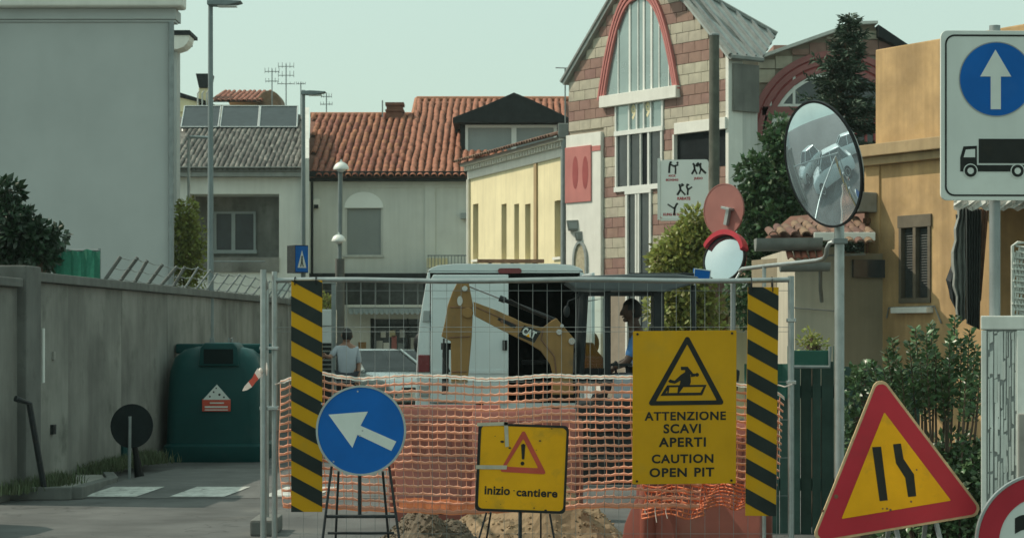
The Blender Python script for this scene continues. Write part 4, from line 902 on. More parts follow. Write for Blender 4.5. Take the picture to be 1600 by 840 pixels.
# ================================================================== WING WITH PINK ARCH
YW = 47.6; FW = Fr((0,YW,0))
wg = thing("pink_arch_wing", "lower striped wing with a pink round arch behind the fir tree", "building", (X(1290,YW),YW,0))
w = lambda px: X(px, YW); v = lambda py: Z(py, YW)
g = MB(); g.poly(FW, [(w(1150),0),(w(1425),0),(w(1425),v(80)),(w(1367),v(44)),(w(1367),v(38)),(w(1335),v(40)),(w(1190),v(92)),(w(1150),v(92))], -6, 0); part("wall", g, M["mortar"], wg)
def topy(px): 
    if px < 1190: return 92
    if px < 1335: return 92-(px-1190)/145*52
    if px < 1368: return 39
    return 44+(px-1367)/58*36
acx, acz, aro = w(1305), v(215), 135/FPX*YW
courses = [(40,62,"block"),(63,87,"block_red"),(88,108,"block"),(109,130,"block"),(131,152,"block_red"),(153,176,"block")]
for y0, y1, cc in courses:
    px = 1184 if y0 > 70 else 1210
    while px < 1424:
        q = px + 27; zc = (v(y0)+v(y1))/2; xc = w((px+q)/2)
        if (xc-acx)**2 + (zc-acz)**2 > (aro+.05)**2 and topy((px+q)/2) < y1-3:
            yt = max(y0, max(topy(px), topy(q))+1.5)
            if y1-yt > 4:
                g = MB(); g.obox(FW, w(px)+.008, w(min(q,1424))-.008, v(y1)+.008, v(yt)-.004, .002, .05+random.uniform(-.006,.006)); part("block", g, M[cc], wg)
        px = q
g = MB()
for a, b, d, m_ in ((0,.13,.12,0),(.13,.17,.08,1),(.17,.29,.11,0),(.29,.34,.07,1),(.34,.46,.1,0)):
    ring_o = circ(acx, acz, aro-a, 40, 0, 180); ring_i = circ(acx, acz, aro-b, 40, 0, 180); strip(g, FW, ring_o, ring_i, .001, d, m_)
part("arch_trim", g, [M["pinkdull"], M["pinkdark"]], wg, smooth=True)
g = MB(); g.poly(FW, circ(acx, acz, aro-.46, 30, 0, 180), .003, .02); ag = part("arch_glass", g, M["glass_dark"], wg)
g = MB()
for px, b, t in ((1203,166,150),(1240,163,118)): g.obox(FW, w(px)-.03, w(px)+.03, v(b), v(t), .021, .08)
g.obox(FW, w(1203), w(1330), v(167), v(163), .022, .07)
strip(g, FW, circ(acx, acz, aro-.47, 30, 90, 170), circ(acx, acz, aro-.55, 30, 90, 170), .021, .075); part("window_frame", g, M["frame_white"], ag)
g = MB(); g.obox(FW, w(1190), w(1365), v(181), v(167.5), .0, .11); part("pink_band", g, M["pinkdull"], wg)
g = MB(); g.obox(FW, w(1150), w(1337), 0, v(181)-.003, .0, .07); part("lower_wall", g, M["plaster_gate"], wg)
g = MB(); g.obox(FW, w(1337), w(1425), 0, v(168), .0, .03); part("balcony_front", g, M["glass_dark"], wg)
g = MB()
for py in (168,196,230,262): g.obox(FW, w(1337), w(1425), v(py+4), v(py), .031, .1)
for px in (1337,1352,1366,1380): g.obox(FW, w(px)-.03, w(px)+.03, v(300), v(168), .032, .09)
part("balcony_grid", g, M["pinkdark"], wg)
g = MB(); g.poly(FW, [(w(1187),v(93)),(w(1335),v(41)),(w(1369),v(39)),(w(1369),v(35)),(w(1334),v(36)),(w(1186),v(88))], -6, .25); part("roof_edge", g, M["plaster_gate"], wg)
g = MB(); g.poly(FW, [(w(1368.5),v(60)),(w(1428),v(92)),(w(1428),v(82)),(w(1368.5),v(42))], -6, .35); part("roof_edge", g, M["wood_black"], wg)
g = MB(); g.box(w(1213), w(1285), YW+.5, YW+3, v(90), v(66)); part("rear_roof", g, M["block_red"], wg)

# ================================================================== foliage
def leaves(name, pts, dirs, size, aspect, material, parent, kind=None, fold=.25, droop=0.0):
    n = len(pts); pts = np.asarray(pts, float); dirs = np.asarray(dirs, float)
    d = dirs/np.maximum(np.linalg.norm(dirs, axis=1, keepdims=True), 1e-6)
    rv = RNG.normal(size=(n,3)); s_ = np.cross(d, rv); s_ /= np.maximum(np.linalg.norm(s_, axis=1, keepdims=True), 1e-6)
    up = np.cross(s_, d)
    L = (size*RNG.uniform(.65,1.35,n))[:,None]; W = L*aspect
    base = pts; tip = pts + d*L; mid = pts + d*L*.45 - up*L*fold*.3
    a = mid + s_*W + up*L*fold*.4; b = mid - s_*W + up*L*fold*.4
    V = np.stack([base, a, tip, b, mid], 1).reshape(-1,3)
    M4 = WM[parent].inverted(); V = V @ np.array(M4.to_3x3()).T + np.array(M4.translation)
    k = np.arange(n)[:,None]*5
    T = np.concatenate([k+np.array([0,1,4]), k+np.array([1,2,4]), k+np.array([2,3,4]), k+np.array([3,0,4])], 1).reshape(-1,3)
    me = bpy.data.meshes.new(name); me.vertices.add(len(V)); me.vertices.foreach_set("co", V.ravel())
    me.loops.add(T.size); me.loops.foreach_set("vertex_index", T.ravel().astype(np.int32))
    me.polygons.add(len(T)); me.polygons.foreach_set("loop_start", np.arange(0, T.size, 3, dtype=np.int32)); me.polygons.foreach_set("loop_total", np.full(len(T), 3, np.int32))
    me.materials.append(material); me.update(calc_edges=True); me.validate()
    o = bpy.data.objects.new(name, me); COL.objects.link(o); o.parent = parent; WM[o] = WM[parent]
    if kind: o["kind"] = kind
    return o
def clumps(centers, per, sig):
    P_, D_ = [], []
    for c in centers:
        c = np.array(c[:3]); q = RNG.normal(size=(per,3)); r = np.linalg.norm(q, axis=1, keepdims=True)
        q = q/r*np.minimum(r, 1.7)
        P_.append(c + q*sig); D_.append(q*.8 + RNG.normal(size=(per,3))*.6 + np.array([0,0,-.15]))
    return np.concatenate(P_), np.concatenate(D_)
def bush(name, label, cat, base, blobs, per, sig, size, aspect, material, part_name="crown", group=None, nlimb=7):
    "blobs: (x,y,z,rx,rz,count)"
    t = thing(name, label, cat, base, 0, group)
    cs = []
    for x, y, z, rx, rz, n in blobs:
        for _ in range(n):
            q = RNG.normal(size=3); q = q/np.linalg.norm(q)*RNG.uniform(.35,1.05)
            cs.append((x+q[0]*rx, y+q[1]*rx*.9, z+q[2]*rz))
    P_, D_ = clumps(cs, per, sig); ok = P_[:,2] > base[2]+.02; leaves(part_name, P_[ok], D_[ok], size, aspect, material, t)
    g = MB(); b = Vector(base); top = max(cs, key=lambda c: c[2])
    h = np.mean([c[2] for c in cs])
    g.tube([b, b+Vector((.05,.03,(h-b.z)*.5)), Vector((b.x,b.y,h))], [.09,.07,.045], 7)
    for i in range(nlimb):
        c = Vector(cs[RNG.integers(len(cs))]); s0 = b+Vector((.04,.02,(h-b.z)*RNG.uniform(.35,.95)))
        g.tube([s0, s0.lerp(c,.5)+Vector((0,0,.12)), c], [.04,.025,.01], 5)
    part("trunk", g, M["bark"], t); return t

# fir
YF = 38.5; fb = (X(1303,YF), YF, 0)
fir = thing("fir_tree", "tall dark fir tree rising behind the round traffic mirror", "tree", fb)
g = MB(); ztop = Z(20,YF); g.tube([fb, (fb[0]-.05,YF,3.5), (X(1316,YF)-.02,YF,6), (X(1327,YF),YF,ztop)], [.13,.10,.06,.012], 8); part("trunk", g, M["bark"], fir)
Pn, Dn = [], []; gl = MB()
zz = 1.6; 
while zz < ztop-.05:
    f = (zz-1.6)/(ztop-1.6); axis_x = X(1303 + 24*max(0,(f-.35)/.65), YF)
    rmax = (1.75*(1-f)**.85 + .06)*RNG.uniform(.6,1.15)
    nbr = 6 if f < .85 else 4
    a0 = RNG.uniform(0, 6.28)
    for b in range(nbr):
        a = a0 + 6.283*b/nbr + RNG.uniform(-.35,.35); Lb = rmax*RNG.uniform(.65,1.2)
        dx, dy = math.cos(a), math.sin(a); dr = RNG.uniform(.05,.35)
        st = np.array([axis_x, YF, zz]); en = st + np.array([dx*Lb, dy*Lb, -Lb*dr + .25*Lb*f])
        tipup = en + np.array([dx*.08, dy*.08, .08])
        if Lb > .3: gl.tube([st, (st+en)/2+np.array([0,0,.04]), en, tipup], [.018,.012,.008,.004], 4)
        nn = int(125*Lb)+24
        t_ = RNG.uniform(.08,1.05,nn)[:,None]; base = st + (en-st)*t_ + RNG.normal(size=(nn,3))*np.array([.035,.035,.03])*(1.3-t_*.5)
        side = np.array([-dy,dx,0])*RNG.choice([-1,1],nn)[:,None]
        dd = side*RNG.uniform(.3,1,nn)[:,None] + np.array([dx,dy,0])*.7 + np.array([0,0,1])*RNG.uniform(-.7,.4,nn)[:,None]
        Pn.append(base); Dn.append(dd)
    zz += RNG.uniform(.10,.17)
part("branch", gl, M["bark"], fir, kind="stuff")
# a few long stray sprays
for px, py in ((1272,92),(1262,120),(1352,52),(1345,78),(1250,150),(1362,170),(1240,175)):
    e = np.array(P(px,py,YF-.1)); s0 = np.array([X(1318,YF), YF, e[2]-.15]); nn = 70
    t_ = RNG.uniform(.1,1,nn)[:,None]; Pn.append(s0+(e-s0)*t_+RNG.normal(size=(nn,3))*.03); Dn.append((e-s0)*.6+RNG.normal(size=(nn,3))*.3)
leaves("crown", np.concatenate(Pn), np.concatenate(Dn), .13, .085, M["leaf_fir"], fir, fold=.5)

def Wd(px, py, Y): p = P(px, py, Y); return (p.x, p.y, p.z)
Yd = 36.0
bush("laurel_tree", "dark green bushy tree between the red disc and the traffic mirror", "tree", (X(1205,Yd),Yd,0),
     [(*Wd(1215,290,Yd),.42,.5,16),(*Wd(1200,350,Yd),.5,.45,20),(*Wd(1225,365,Yd),.5,.4,18),(*Wd(1190,405,Yd),.45,.4,14),(*Wd(1232,420,Yd),.5,.4,14),(*Wd(1180,268,Yd),.16,.1,4),(*Wd(1214,210,Yd),.16,.28,7),(*Wd(1228,245,Yd),.25,.3,7),(*Wd(1255,330,Yd),.4,.6,14),(*Wd(1175,320,Yd),.25,.3,7),(*Wd(1200,460,Yd),.6,.5,14)],
     105, .13, .12, .28, M["leaf_laurel"])
Yt = 33.5
bush("yellow_green_tree", "sunlit yellow green leafy tree below the martial arts sign", "tree", (X(1070,Yt),Yt,0),
     [(*Wd(1085,372,Yt),.30,.28,13),(*Wd(1060,392,Yt),.36,.26,15),(*Wd(1046,412,Yt),.25,.22,10),(*Wd(1095,410,Yt),.36,.3,14),(*Wd(1098,350,Yt),.2,.2,6),(*Wd(1075,440,Yt),.4,.3,14),(*Wd(1058,475,Yt),.36,.4,15),(*Wd(1085,500,Yt),.4,.4,14),(*Wd(1055,535,Yt),.4,.4,12)],
     80, .12, .10, .3, M["leaf_light"])
Yh = 40.0
bush("garden_shrub", "pale green shrub in front of the dark roofed house beside the grey house corner", "shrub", (X(288,Yh),Yh,0),
     [(*Wd(292,335,Yh),.24,.28,9),(*Wd(290,372,Yh),.3,.32,12),(*Wd(286,410,Yh),.3,.3,12),(*Wd(300,390,Yh),.2,.3,7),(*Wd(285,450,Yh),.4,.4,12)], 70, .10, .09, .3, M["leaf_light"])
Yb_ = 24.4
bush("broadleaf_bush", "dark glossy broadleaf bush overhanging the left wall", "bush", (wallx(24.4)-.75,24.4,0),
     [(*Wd(18,372,Yb_),.30,.28,18),(*Wd(45,385,Yb_),.24,.2,12),(*Wd(-30,360,Yb_),.5,.45,26),(*Wd(5,338,Yb_),.16,.2,8),(*Wd(38,350,Yb_),.15,.13,6),(*Wd(66,400,Yb_),.13,.09,6),(*Wd(8,303,Yb_),.07,.09,3),(*Wd(60,365,Yb_),.10,.07,3),(*Wd(84,372,Yb_),.05,.04,2),(*Wd(-60,420,Yb_),.5,.5,14)],
     60, .07, .105, .27, M["leaf_dark"])
Yx = 62.5
bush("street_hedge", "small bright green bush beside the white cabinet under the orange roofed house", "bush", (X(508,Yx),Yx,0), [(*Wd(508,470,Yx),.25,.3,7),(*Wd(512,500,Yx),.3,.6,8)], 60, .1, .1, .3, M["leaf_light"])

# ================================================================== MUSTARD BUILDING
Q0 = Vector((5.02,30.0,0)); FM = Fr(Q0, Vector((.6,-1,0))); mu = lambda px, py=300: FM.uz(px, py)[0]; mz = lambda px, py: FM.uz(px, py)[1]
mbd = thing("mustard_house", "mustard yellow rendered house with stepped cornice and one brown shuttered window", "house", tuple(Q0))
zc0, zc1 = mz(1400,256), mz(1400,224); zpar = mz(1370,77); LMx = 7.0
r0u = mu(1549)
win = (mu(1406), mu(1455), mz(1430,473), mz(1430,347))
g = MB(); wall_holes(g, FM, 0, r0u, 0, zc0, [win], .10, thick=6); part("wall", g, M["mustard"], mbd)
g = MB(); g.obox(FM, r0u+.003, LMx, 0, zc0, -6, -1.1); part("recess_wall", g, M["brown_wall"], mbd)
g = MB(); g.obox(FM, mu(1366,150), LMx, zc1+.003, zpar, -6, -.02); part("parapet", g, M["mustard"], mbd, bevel=.02)
g = MB(); g.obox(FM, -.14, LMx, zc0+.12, zc1, -6, .22); g.obox(FM, -.05, LMx, zc0+.003, zc0+.117, -6, .12); part("cornice", g, M["mustard_trim"], mbd, bevel=.012)
g = MB(); g.obox(FM, -.03, mu(1376,400), 0, zc0, -.5, .03); part("corner_strip", g, M["mustard"], mbd, bevel=.008)
u0, u1, b0, b1 = win
g = MB(); g.obox(FM, u0+.002, u1-.002, b0+.002, b1-.002, -.14, -.09); ww = part("window", g, M["glass_dark"], mbd)
g = MB()
for a, b in ((u0,u0+.05),(u1-.05,u1),((u0+u1)/2-.03,(u0+u1)/2+.03)): g.obox(FM, a, b, b0, b1, -.085, .025)
g.obox(FM, u0-.02, u1+.02, b1-.07, b1+.10, -.084, .03); g.obox(FM, u0, u1, b0, b0+.07, -.083, .028); part("shutter_frame", g, M["shutter_wood"], ww, bevel=.004)
for a, b in ((u0+.06,(u0+u1)/2-.04),((u0+u1)/2+.04,u1-.06)):
    g = MB(); n = 26
    for i in range(n):
        zz = b0+.08+(b1-b0-.16)*i/n
        g.add([FM.at(a,zz,-.03),FM.at(b,zz,-.03),FM.at(b,zz+.045,-.075),FM.at(a,zz+.045,-.075)], [(0,1,2,3)])
    part("louvre", g, M["fabric_dark"], ww, kind="stuff")
g = MB(); g.obox(FM, u0-.05, u1+.05, b0-.14, b0-.06, .002, .13); part("sill", g, M["trim_white"], ww, bevel=.01)
g = MB(); g.tube([FM.at(u0-.25,b0-.2,.02),FM.at(u0-.2,b0-.06,.03),FM.at(u1+.1,b0-.05,.03),FM.at(u1+.22,b0-.28,.02)], .012, 5); part("cable", g, M["gutter"], mbd)
g = MB(); g.obox(FM, -.22, mu(1374,318), mz(1360,333), mz(1360,302), .035, .38); part("meter_box", g, M["gutter"], mbd, bevel=.02)
g = MB(); g.tube([FM.at(mu(1361,400),mz(1361,333),.07),FM.at(mu(1361,400),mz(1361,470),.07)], .02, 6); 
for py in (345,372,405,440,466): g.obox(FM, mu(1361,py)-.045, mu(1361,py)+.03, mz(1361,py+4), mz(1361,py-4), .032, .11)
part("conduit", g, M["rust"], mbd)
g = MB(); g.obox(FM, mu(1356,470), mu(1366,470), mz(1360,474), mz(1360,467), .112, .18); part("conduit_end", g, M["trim_white"], mbd)
g = MB(); g.obox(FM, mu(1530), LMx, mz(1540,314), mz(1540,308), -1.2, .45); part("canopy_roof", g, M["gutter"], mbd)
# weathered roll-down sheet
rs = thing("rolled_sheet", "torn dark corrugated sheet hanging on the mustard wall left of the sign pole", "sheet", tuple(FM.at(mu(1515),0,.3)))
YR = 27.2
def corr(px0, px1, n, top, bot, amp, Y, mats, name, wob=0, lab=None):
    g = MB(); vs = []; rows = 10
    for j in range(rows+1):
        for i in range(n+1):
            t_ = j/rows; px = px0(t_) + (px1(t_)-px0(t_))*i/n
            vs.append(P(px + wob*math.sin(t_*9+i*.5), top + (bot(i/n)-top)*t_, Y + amp*math.cos(i*math.pi)))
    fs = [(j*(n+1)+i, j*(n+1)+i+1, (j+1)*(n+1)+i+1, (j+1)*(n+1)+i) for j in range(rows) for i in range(n)]
    g.add(vs, fs); return part(name, g, mats, rs)
corr(lambda t_: 1508+2*t_, lambda t_: 1534-3*t_, 12, 326, lambda f: 505+10*f, .03, YR, M["fabric_dark"], "corrugated_sheet")
corr(lambda t_: 1496 - 9*math.sin(t_*3.0) + 2*math.sin(t_*25), lambda t_: 1512, 6, 322, lambda f: 500-2*math.sin(f*9), .05, YR+.07, M["fabric_pale"], "folded_side", 1.0)
corr(lambda t_: 1493 - 14*max(0, math.sin((t_-.45)*5.5)) + 1.5*math.sin(t_*25), lambda t_: 1500, 3, 335, lambda f: 480+16*f, .03, YR+.12, M["steel_black"], "torn_edge", .6)
corr(lambda t_: 1533-3*t_, lambda t_: 1545-12*t_, 4, 326, lambda f: 470, .02, YR+.03, M["rust"], "side_flap")
g = MB(); vs = []; n = 16
for j in range(4):
    for i in range(n+1): vs.append(P(1490+114*i/n, 312+5*j+(3*math.sin(i*1.9) if j == 3 else 0), YR-.25+.05*math.sin(i*2.3+j*2)))
g.add(vs, [(j*(n+1)+i, j*(n+1)+i+1, (j+1)*(n+1)+i+1, (j+1)*(n+1)+i) for j in range(3) for i in range(n)])
part("plastic_fringe", g, M["plastic_white"], rs)
wk = thing("wicker_screen", "white woven wicker screen behind the sign pole at the right edge", "screen", (X(1596,24.5),24.5,0))
g = MB(); Yk = 24.5
for i in range(9):
    for s_ in (-1,1):
        g.tube([P(1584+4*i+2*math.sin(j*1.1*s_+i), 385+9*j if i > 1 else max(385+9*j, 395), Yk+.02*s_*math.cos(j*2.2)) for j in range(22)], .012, 4)
for j in range(22): g.tube([P(1583+(4 if j < 2 else 0), 384+9*j, Yk), P(1600, 384+9*j+2, Yk-.03), P(1618, 384+9*j, Yk)], .012, 4)
part("weave", g, M["wicker"], wk, kind="stuff")
g = MB(); g.tube([(X(1582,Yk),Yk,0),P(1582,384,Yk),P(1590,379,Yk),P(1620,379,Yk),(X(1620,Yk),Yk,0)], .02, 6); part("rim", g, M["wicker"], wk)

# ================================================================== LOW HOUSES AT RIGHT CENTRE
YE = 29.5; FE = Fr((0,YE,0)); e = lambda px: X(px, YE); ez = lambda py: Z(py, YE)
lo = thing("low_tiled_house", "low cream house with worn red tile roofs between fence corner and mustard house", "house", (e(1290),YE,0))
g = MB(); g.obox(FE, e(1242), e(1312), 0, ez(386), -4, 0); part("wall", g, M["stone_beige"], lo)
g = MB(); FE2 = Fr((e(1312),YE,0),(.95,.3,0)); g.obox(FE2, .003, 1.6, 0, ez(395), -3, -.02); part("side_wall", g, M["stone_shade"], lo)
g = MB(); g.obox(FE2, .2, 1.5, ez(405)-.25, ez(405), -.018, .03); part("window_band", g, M["glass_dark"], lo)
g = MB(); za_, zb_ = ez(374), Z(338,YE+2.2)
g.add([(e(1186),YE-.55,za_-.02),(e(1352),YE-.55,za_+.06),(X(1352,YE+2.2),YE+2.2,zb_+.1),(X(1235,YE+2.2),YE+2.2,zb_),(e(1186),YE-.55,za_-.10),(e(1352),YE-.55,za_-.02)], [(0,1,2,3),(4,5,1,0)]); part("roof", g, M["tile_under"], lo)
xs_ = [e(1262)+.2*i for i in range(4)]
roof_tiles(lo, [e(1200)+.15*i for i in range(10)], 5, .42, YE-.58, za_+.01, math.atan((zb_-za_)/2.75), M["tile_old"], 0, skip=lambda x, d: x < e(1186)+.55*d, r0=.07)
roof_tiles(lo, [e(1300)+.135*i for i in range(4)], 3, .4, YE-.75, ez(386), .3, M["tile_old"], 0, r0=.065)
g = MB(); g.obox(FE, e(1262), e(1356), ez(379), ez(366), .3, .62); part("white_fascia", g, M["trim_white"], lo, bevel=.01)
g = MB(); 
def gutter(px0, px1, py, Y, r, m_, nm, pr):
    g = MB(); a, b = P(px0, py, Y), P(px1, py-1, Y); n = 9; vs = []
    for p in (a, b):
        for i in range(n): q = math.pi*(1+i/(n-1)); vs.append((p.x, p.y+math.cos(q)*r, p.z+math.sin(q)*r))
    g.add(vs, [(i, i+1, n+i+1, n+i) for i in range(n-1)]+[tuple(range(n-1,-1,-1)), tuple(range(n, 2*n))]); return part(nm, g, m_, pr, smooth=True)
gutter(1180, 1283, 373, YE-.85, .17, M["gutter"], "gutter", lo)
gutter(1219, 1296, 411, YE-1.0, .12, M["gutter"], "gutter", lo)
roof_tiles(lo, [X(1235,YE-1)+.10*i for i in range(5)], 1, .4, YE-1.05, Z(408,YE-1), .35, M["tile"], 0, r0=.05)
g = MB(); g.tube([P(1282,412,YE-1), P(1282,450,YE-.4), P(1284,470,YE-.1)], .03, 6); g.tube([P(1270,375,YE-.8),P(1270,395,YE-.5)], .03, 6); part("downpipe", g, M["gutter"], lo, smooth=True)
g = MB(); g.tube([P(1235,480,YE-.1), P(1312,486,YE-.1)], .01, 4); part("cable", g, M["galv"], lo); g = MB(); g.tube([P(1260,400,YE-.1), P(1352,397,YE-.6)], .015, 4); part("cable", g, M["galv"], lo)
YG = 39.0; FGh = Fr((0,YG,0)); e2 = lambda px: X(px, YG); z2 = lambda py: Z(py, YG)
gh = thing("porch_house", "small cream house with sloping porch roof and dark garage door behind the excavator cab", "house", (e2(1115),YG,0))
g = MB(); g.obox(FGh, e2(1066), e2(1180), z2(492), z2(450), -4, 0); g.obox(FGh, e2(1066), e2(1082), 0, z2(492)-.003, -4, 0); g.obox(FGh, e2(1140), e2(1180), 0, z2(492)-.003, -4, 0); part("wall", g, M["cream"], gh)
g = MB(); g.obox(FGh, e2(1082), e2(1140), 0, z2(492)-.003, -1, -.35); gd = part("garage_door", g, M["shutter_wood"], gh)
g = MB()
for i in range(9): g.obox(FGh, e2(1083)+.075*i, e2(1083)+.075*i+.06, 0, z2(493), -.348, -.33)
part("door_slat", g, M["brown_wall"], gd, kind="stuff")
g = MB(); g.poly(FGh, [(e2(1055),z2(470)),(e2(1060),z2(477)),(e2(1100),z2(476)),(e2(1152),z2(446)),(e2(1152),z2(432)),(e2(1110),z2(436))], -3, .9); part("porch_roof", g, M["tile_old"], gh, bevel=.02)
g = MB(); g.add([(e2(1105),YG-.9,z2(437)),(e2(1190),YG-.9,z2(437)),(e2(1190),YG+2.5,z2(437)+.9),(e2(1105),YG+2.5,z2(437)+.9)], [(0,1,2,3)]); part("roof", g, M["tile_old"], gh)
# plank fence with green screen
YP = 17.2; FP_ = Fr((0,YP,0)); pf = thing("plank_fence", "dark green stained plank fence behind the right end of the site fence", "fence", (X(1270,YP),YP,0))
px = 1182; i = 0
while px < 1420:
    wdt = 17+3*math.sin(i*2.3); tp = 576 + 5*math.sin(i*1.7) - (8 if 1236 < px < 1320 else 0)
    g = MB(); g.obox(FP_, X(px,YP)+.004, X(px+wdt,YP)-.004, 0.0, Z(tp,YP), -.02, .012*math.sin(i*3.1)+.005); part("plank", g, M["plank"], pf, bevel=.003); px += wdt; i += 1
g = MB(); g.obox(FP_, X(1182,YP), X(1420,YP), .35, .45, -.06, -.022); g.obox(FP_, X(1182,YP), X(1420,YP), 1.1, 1.2, -.06, -.022); part("rail", g, M["plank"], pf)
for px in (1236, 1308): g = MB(); g.obox(FP_, X(px-2,YP), X(px+3,YP), 0, Z(540,YP), -.16, -.065); part("post", g, M["plank"], pf, bevel=.005)
g = MB(); g.obox(FP_, X(1240,YP-.2), X(1296,YP-.2), Z(572,YP-.2), Z(547,YP-.2), .2, .23); part("top_board", g, M["green_tarp"], pf, bevel=.006)
g = MB(); g.tube([P(1240,573,YP-.25),P(1296,573,YP-.25),P(1297,541,YP-.25)], .014, 6); part("board_rim", g, M["galv_dull"], pf)
g = MB(); vs = []; n = 12
for j in range(7):
    for i in range(n+1): vs.append(P(1163+78*i/n, 568+9*j, 16.9+.02*math.sin(i*1.5+j*.5)))
g.add(vs, [(j*(n+1)+i, j*(n+1)+i+1, (j+1)*(n+1)+i+1, (j+1)*(n+1)+i) for j in range(6) for i in range(n)])
part("green_sheet", g, M["green_tarp"], pf, smooth=True)
bush("climber_shrub", "small sparse shrub growing over the plank fence below the low house", "shrub", (X(1268,17.9),17.9,0), [(*Wd(1262,538,17.9),.07,.05,5),(*Wd(1275,530,17.9),.06,.05,4),(*Wd(1283,545,17.9),.06,.04,4)], 22, .04, .035, .3, M["leaf_light"], nlimb=9)
bush("ivy_shrub", "dark leafy shrub behind the mirror pole by the plank fence", "shrub", (X(1345,16.6),16.6,0), [(*Wd(1345,600,16.6),.10,.14,6),(*Wd(1335,650,16.6),.10,.2,6),(*Wd(1350,690,16.6),.16,.25,7)], 42, .05, .05, .32, M["leaf_privet"])
# privet shrub with long shoots
YV = 14.6; pv = thing("privet_shrub", "tall privet shrub with long upright shoots behind the red triangle sign", "shrub", (X(1465,YV),YV,0))
Pn, Dn = [], []; gs = MB()
shoots = [(1393,528,1410,640),(1408,575,1415,650),(1430,512,1440,620),(1447,520,1452,640),(1462,548,1462,640),(1478,560,1475,650),(1492,494,1488,620),(1502,530,1500,640),(1524,540,1515,640),(1528,580,1520,660),(1380,575,1398,660),(1470,590,1478,660),(1415,600,1425,680),(1442,575,1445,650),(1510,585,1505,660),(1362,565,1385,650),(1385,545,1402,650),(1421,535,1430,640),(1455,505,1458,630),(1484,530,1482,640),(1515,515,1508,640),(1437,560,1447,660),(1373,600,1395,690),(1533,560,1526,650),(1546,555,1540,650),(1400,560,1412,640)]
for a, b, c, d in shoots:
    yy = YV + RNG.uniform(-.25,.25); t0 = np.array(P(a, b, yy)); t1 = np.array(P(c, d, yy)); r_ = np.array([X(1465+(c-1465)*.5,YV), yy, .02])
    gs.tube([r_, t1, t0], [.012,.008,.003], 5)
    n = int(np.linalg.norm(t0-t1)/.0055)
    for k in range(n):
        f = k/n; p = t1+(t0-t1)*f; ang = k*2.4; rr = .022*(1.25-f*.7)
        o_ = np.array([math.cos(ang), math.sin(ang), .55]); Pn.append((p+o_*rr*.3)[None]); Dn.append(o_[None])
cs = [(X(RNG.uniform(1385,1545),YV), YV+RNG.uniform(-.3,.3), RNG.uniform(.05,1.12)) for _ in range(200)]
cs = [c for c in cs if c[2] < .86-.45*abs(c[0]-X(1490,YV)) and c[0] > X(1405,YV)]
A_, B_ = clumps(cs, 75, .08); ok = A_[:,2] > .02; Pn.append(A_[ok]); Dn.append(B_[ok])
leaves("foliage", np.concatenate(Pn), np.concatenate(Dn), .05, .30, M["leaf_privet"], pv)
part("stem", gs, M["bark"], pv, kind="stuff")
# weeds by the left wall
def grass(name, areas, n, h, w):
    V, T = [], []
    for (x0, y0, x1, y1, k) in areas:
        for _ in range(int(n*k)):
            f = RNG.uniform(); px_, py_ = x0+(x1-x0)*f+RNG.normal()*.09, y0+(y1-y0)*f+RNG.normal()*.12
            hh_ = h*RNG.uniform(.35,1.2); a = RNG.uniform(0,6.28); l = RNG.uniform(.1,.7)*hh_; i = len(V)
            dx, dy = math.cos(a), math.sin(a); z0_ = .09
            V += [(px_-dy*w,py_+dx*w,z0_),(px_+dy*w,py_-dx*w,z0_),(px_+dx*l*.4+dy*w*.7,py_+dy*l*.4-dx*w*.7,z0_+hh_*.6),(px_+dx*l*.4-dy*w*.7,py_+dy*l*.4+dx*w*.7,z0_+hh_*.6),(px_+dx*l,py_+dy*l,z0_+hh_)]
            T += [(i,i+1,i+2,i+3),(i+3,i+2,i+4)]
    me = raw_mesh(name, V, T, M["grass"]); o = bpy.data.objects.new(name, me); COL.objects.link(o); o["kind"] = "stuff"; o["label"] = "green weeds growing along the foot of the left concrete wall"; o["category"] = "weeds"
grass("weeds", [(wallx(23.1)+.14,23.1,wallx(26.2)+.14,26.2,1.0),(wallx(20.9)+.2,20.9,wallx(21.9)+.22,21.9,.35),(wallx(25.1)+.35,25.1,wallx(25.5)+.4,25.5,.12),(wallx(20.3)+.1,20.3,wallx(20.8)+.1,20.8,.12)], 2600, .13, .006)
# ================================================================== STREET FURNITURE
# green igloo bin
YI = 27.0; bx0, bx1 = X(253,YI), X(412,YI); bc = (bx0+bx1)/2; bw = (bx1-bx0)/2
bn = thing("recycling_bin", "dark green plastic igloo recycling bin with hooded mouth beside the left wall", "bin", (bc,YI+.6,.0))
def rr_section(w_, d_, r, z, n=6): return [(bc+x, YI+.6+y, z) for x, y in rrect(-w_, w_, -d_, d_, r, n)]
prof = [(bw*.97,.60,.12,.0),(bw*1.0,.62,.12,.05),(bw*1.0,.62,.12,.20),(bw*.95,.585,.14,.23),(bw*.93,.57,.16,.8),(bw*.90,.55,.2,1.15),(bw*.82,.50,.24,1.33),(bw*.66,.40,.26,1.43),(bw*.4,.28,.2,1.47)]
vs = []; fs = []; n = None
for w_, d_, r, z in prof:
    sec = rr_section(w_, d_, min(r, w_*.9, d_*.9), z); n = len(sec); vs += sec
for i in range(len(prof)-1):
    for k in range(n): fs.append((i*n+k, i*n+(k+1)%n, (i+1)*n+(k+1)%n, (i+1)*n+k))
fs.append(tuple(range(n-1,-1,-1))); fs.append(tuple(range((len(prof)-1)*n, len(prof)*n)))
g = MB().add(vs, fs); part("body", g, M["bin_green"], bn, smooth=True)
FI = Fr((bc, YI, 0)); 
g = MB(); g.obox(FI, -bw*.97, bw*.97, Z(553,YI), Z(537,YI), -1.2, -.95); part("rear_frame", g, M["bin_green"], bn, bevel=.03)
g = MB(); z1 = Z(535,YI)
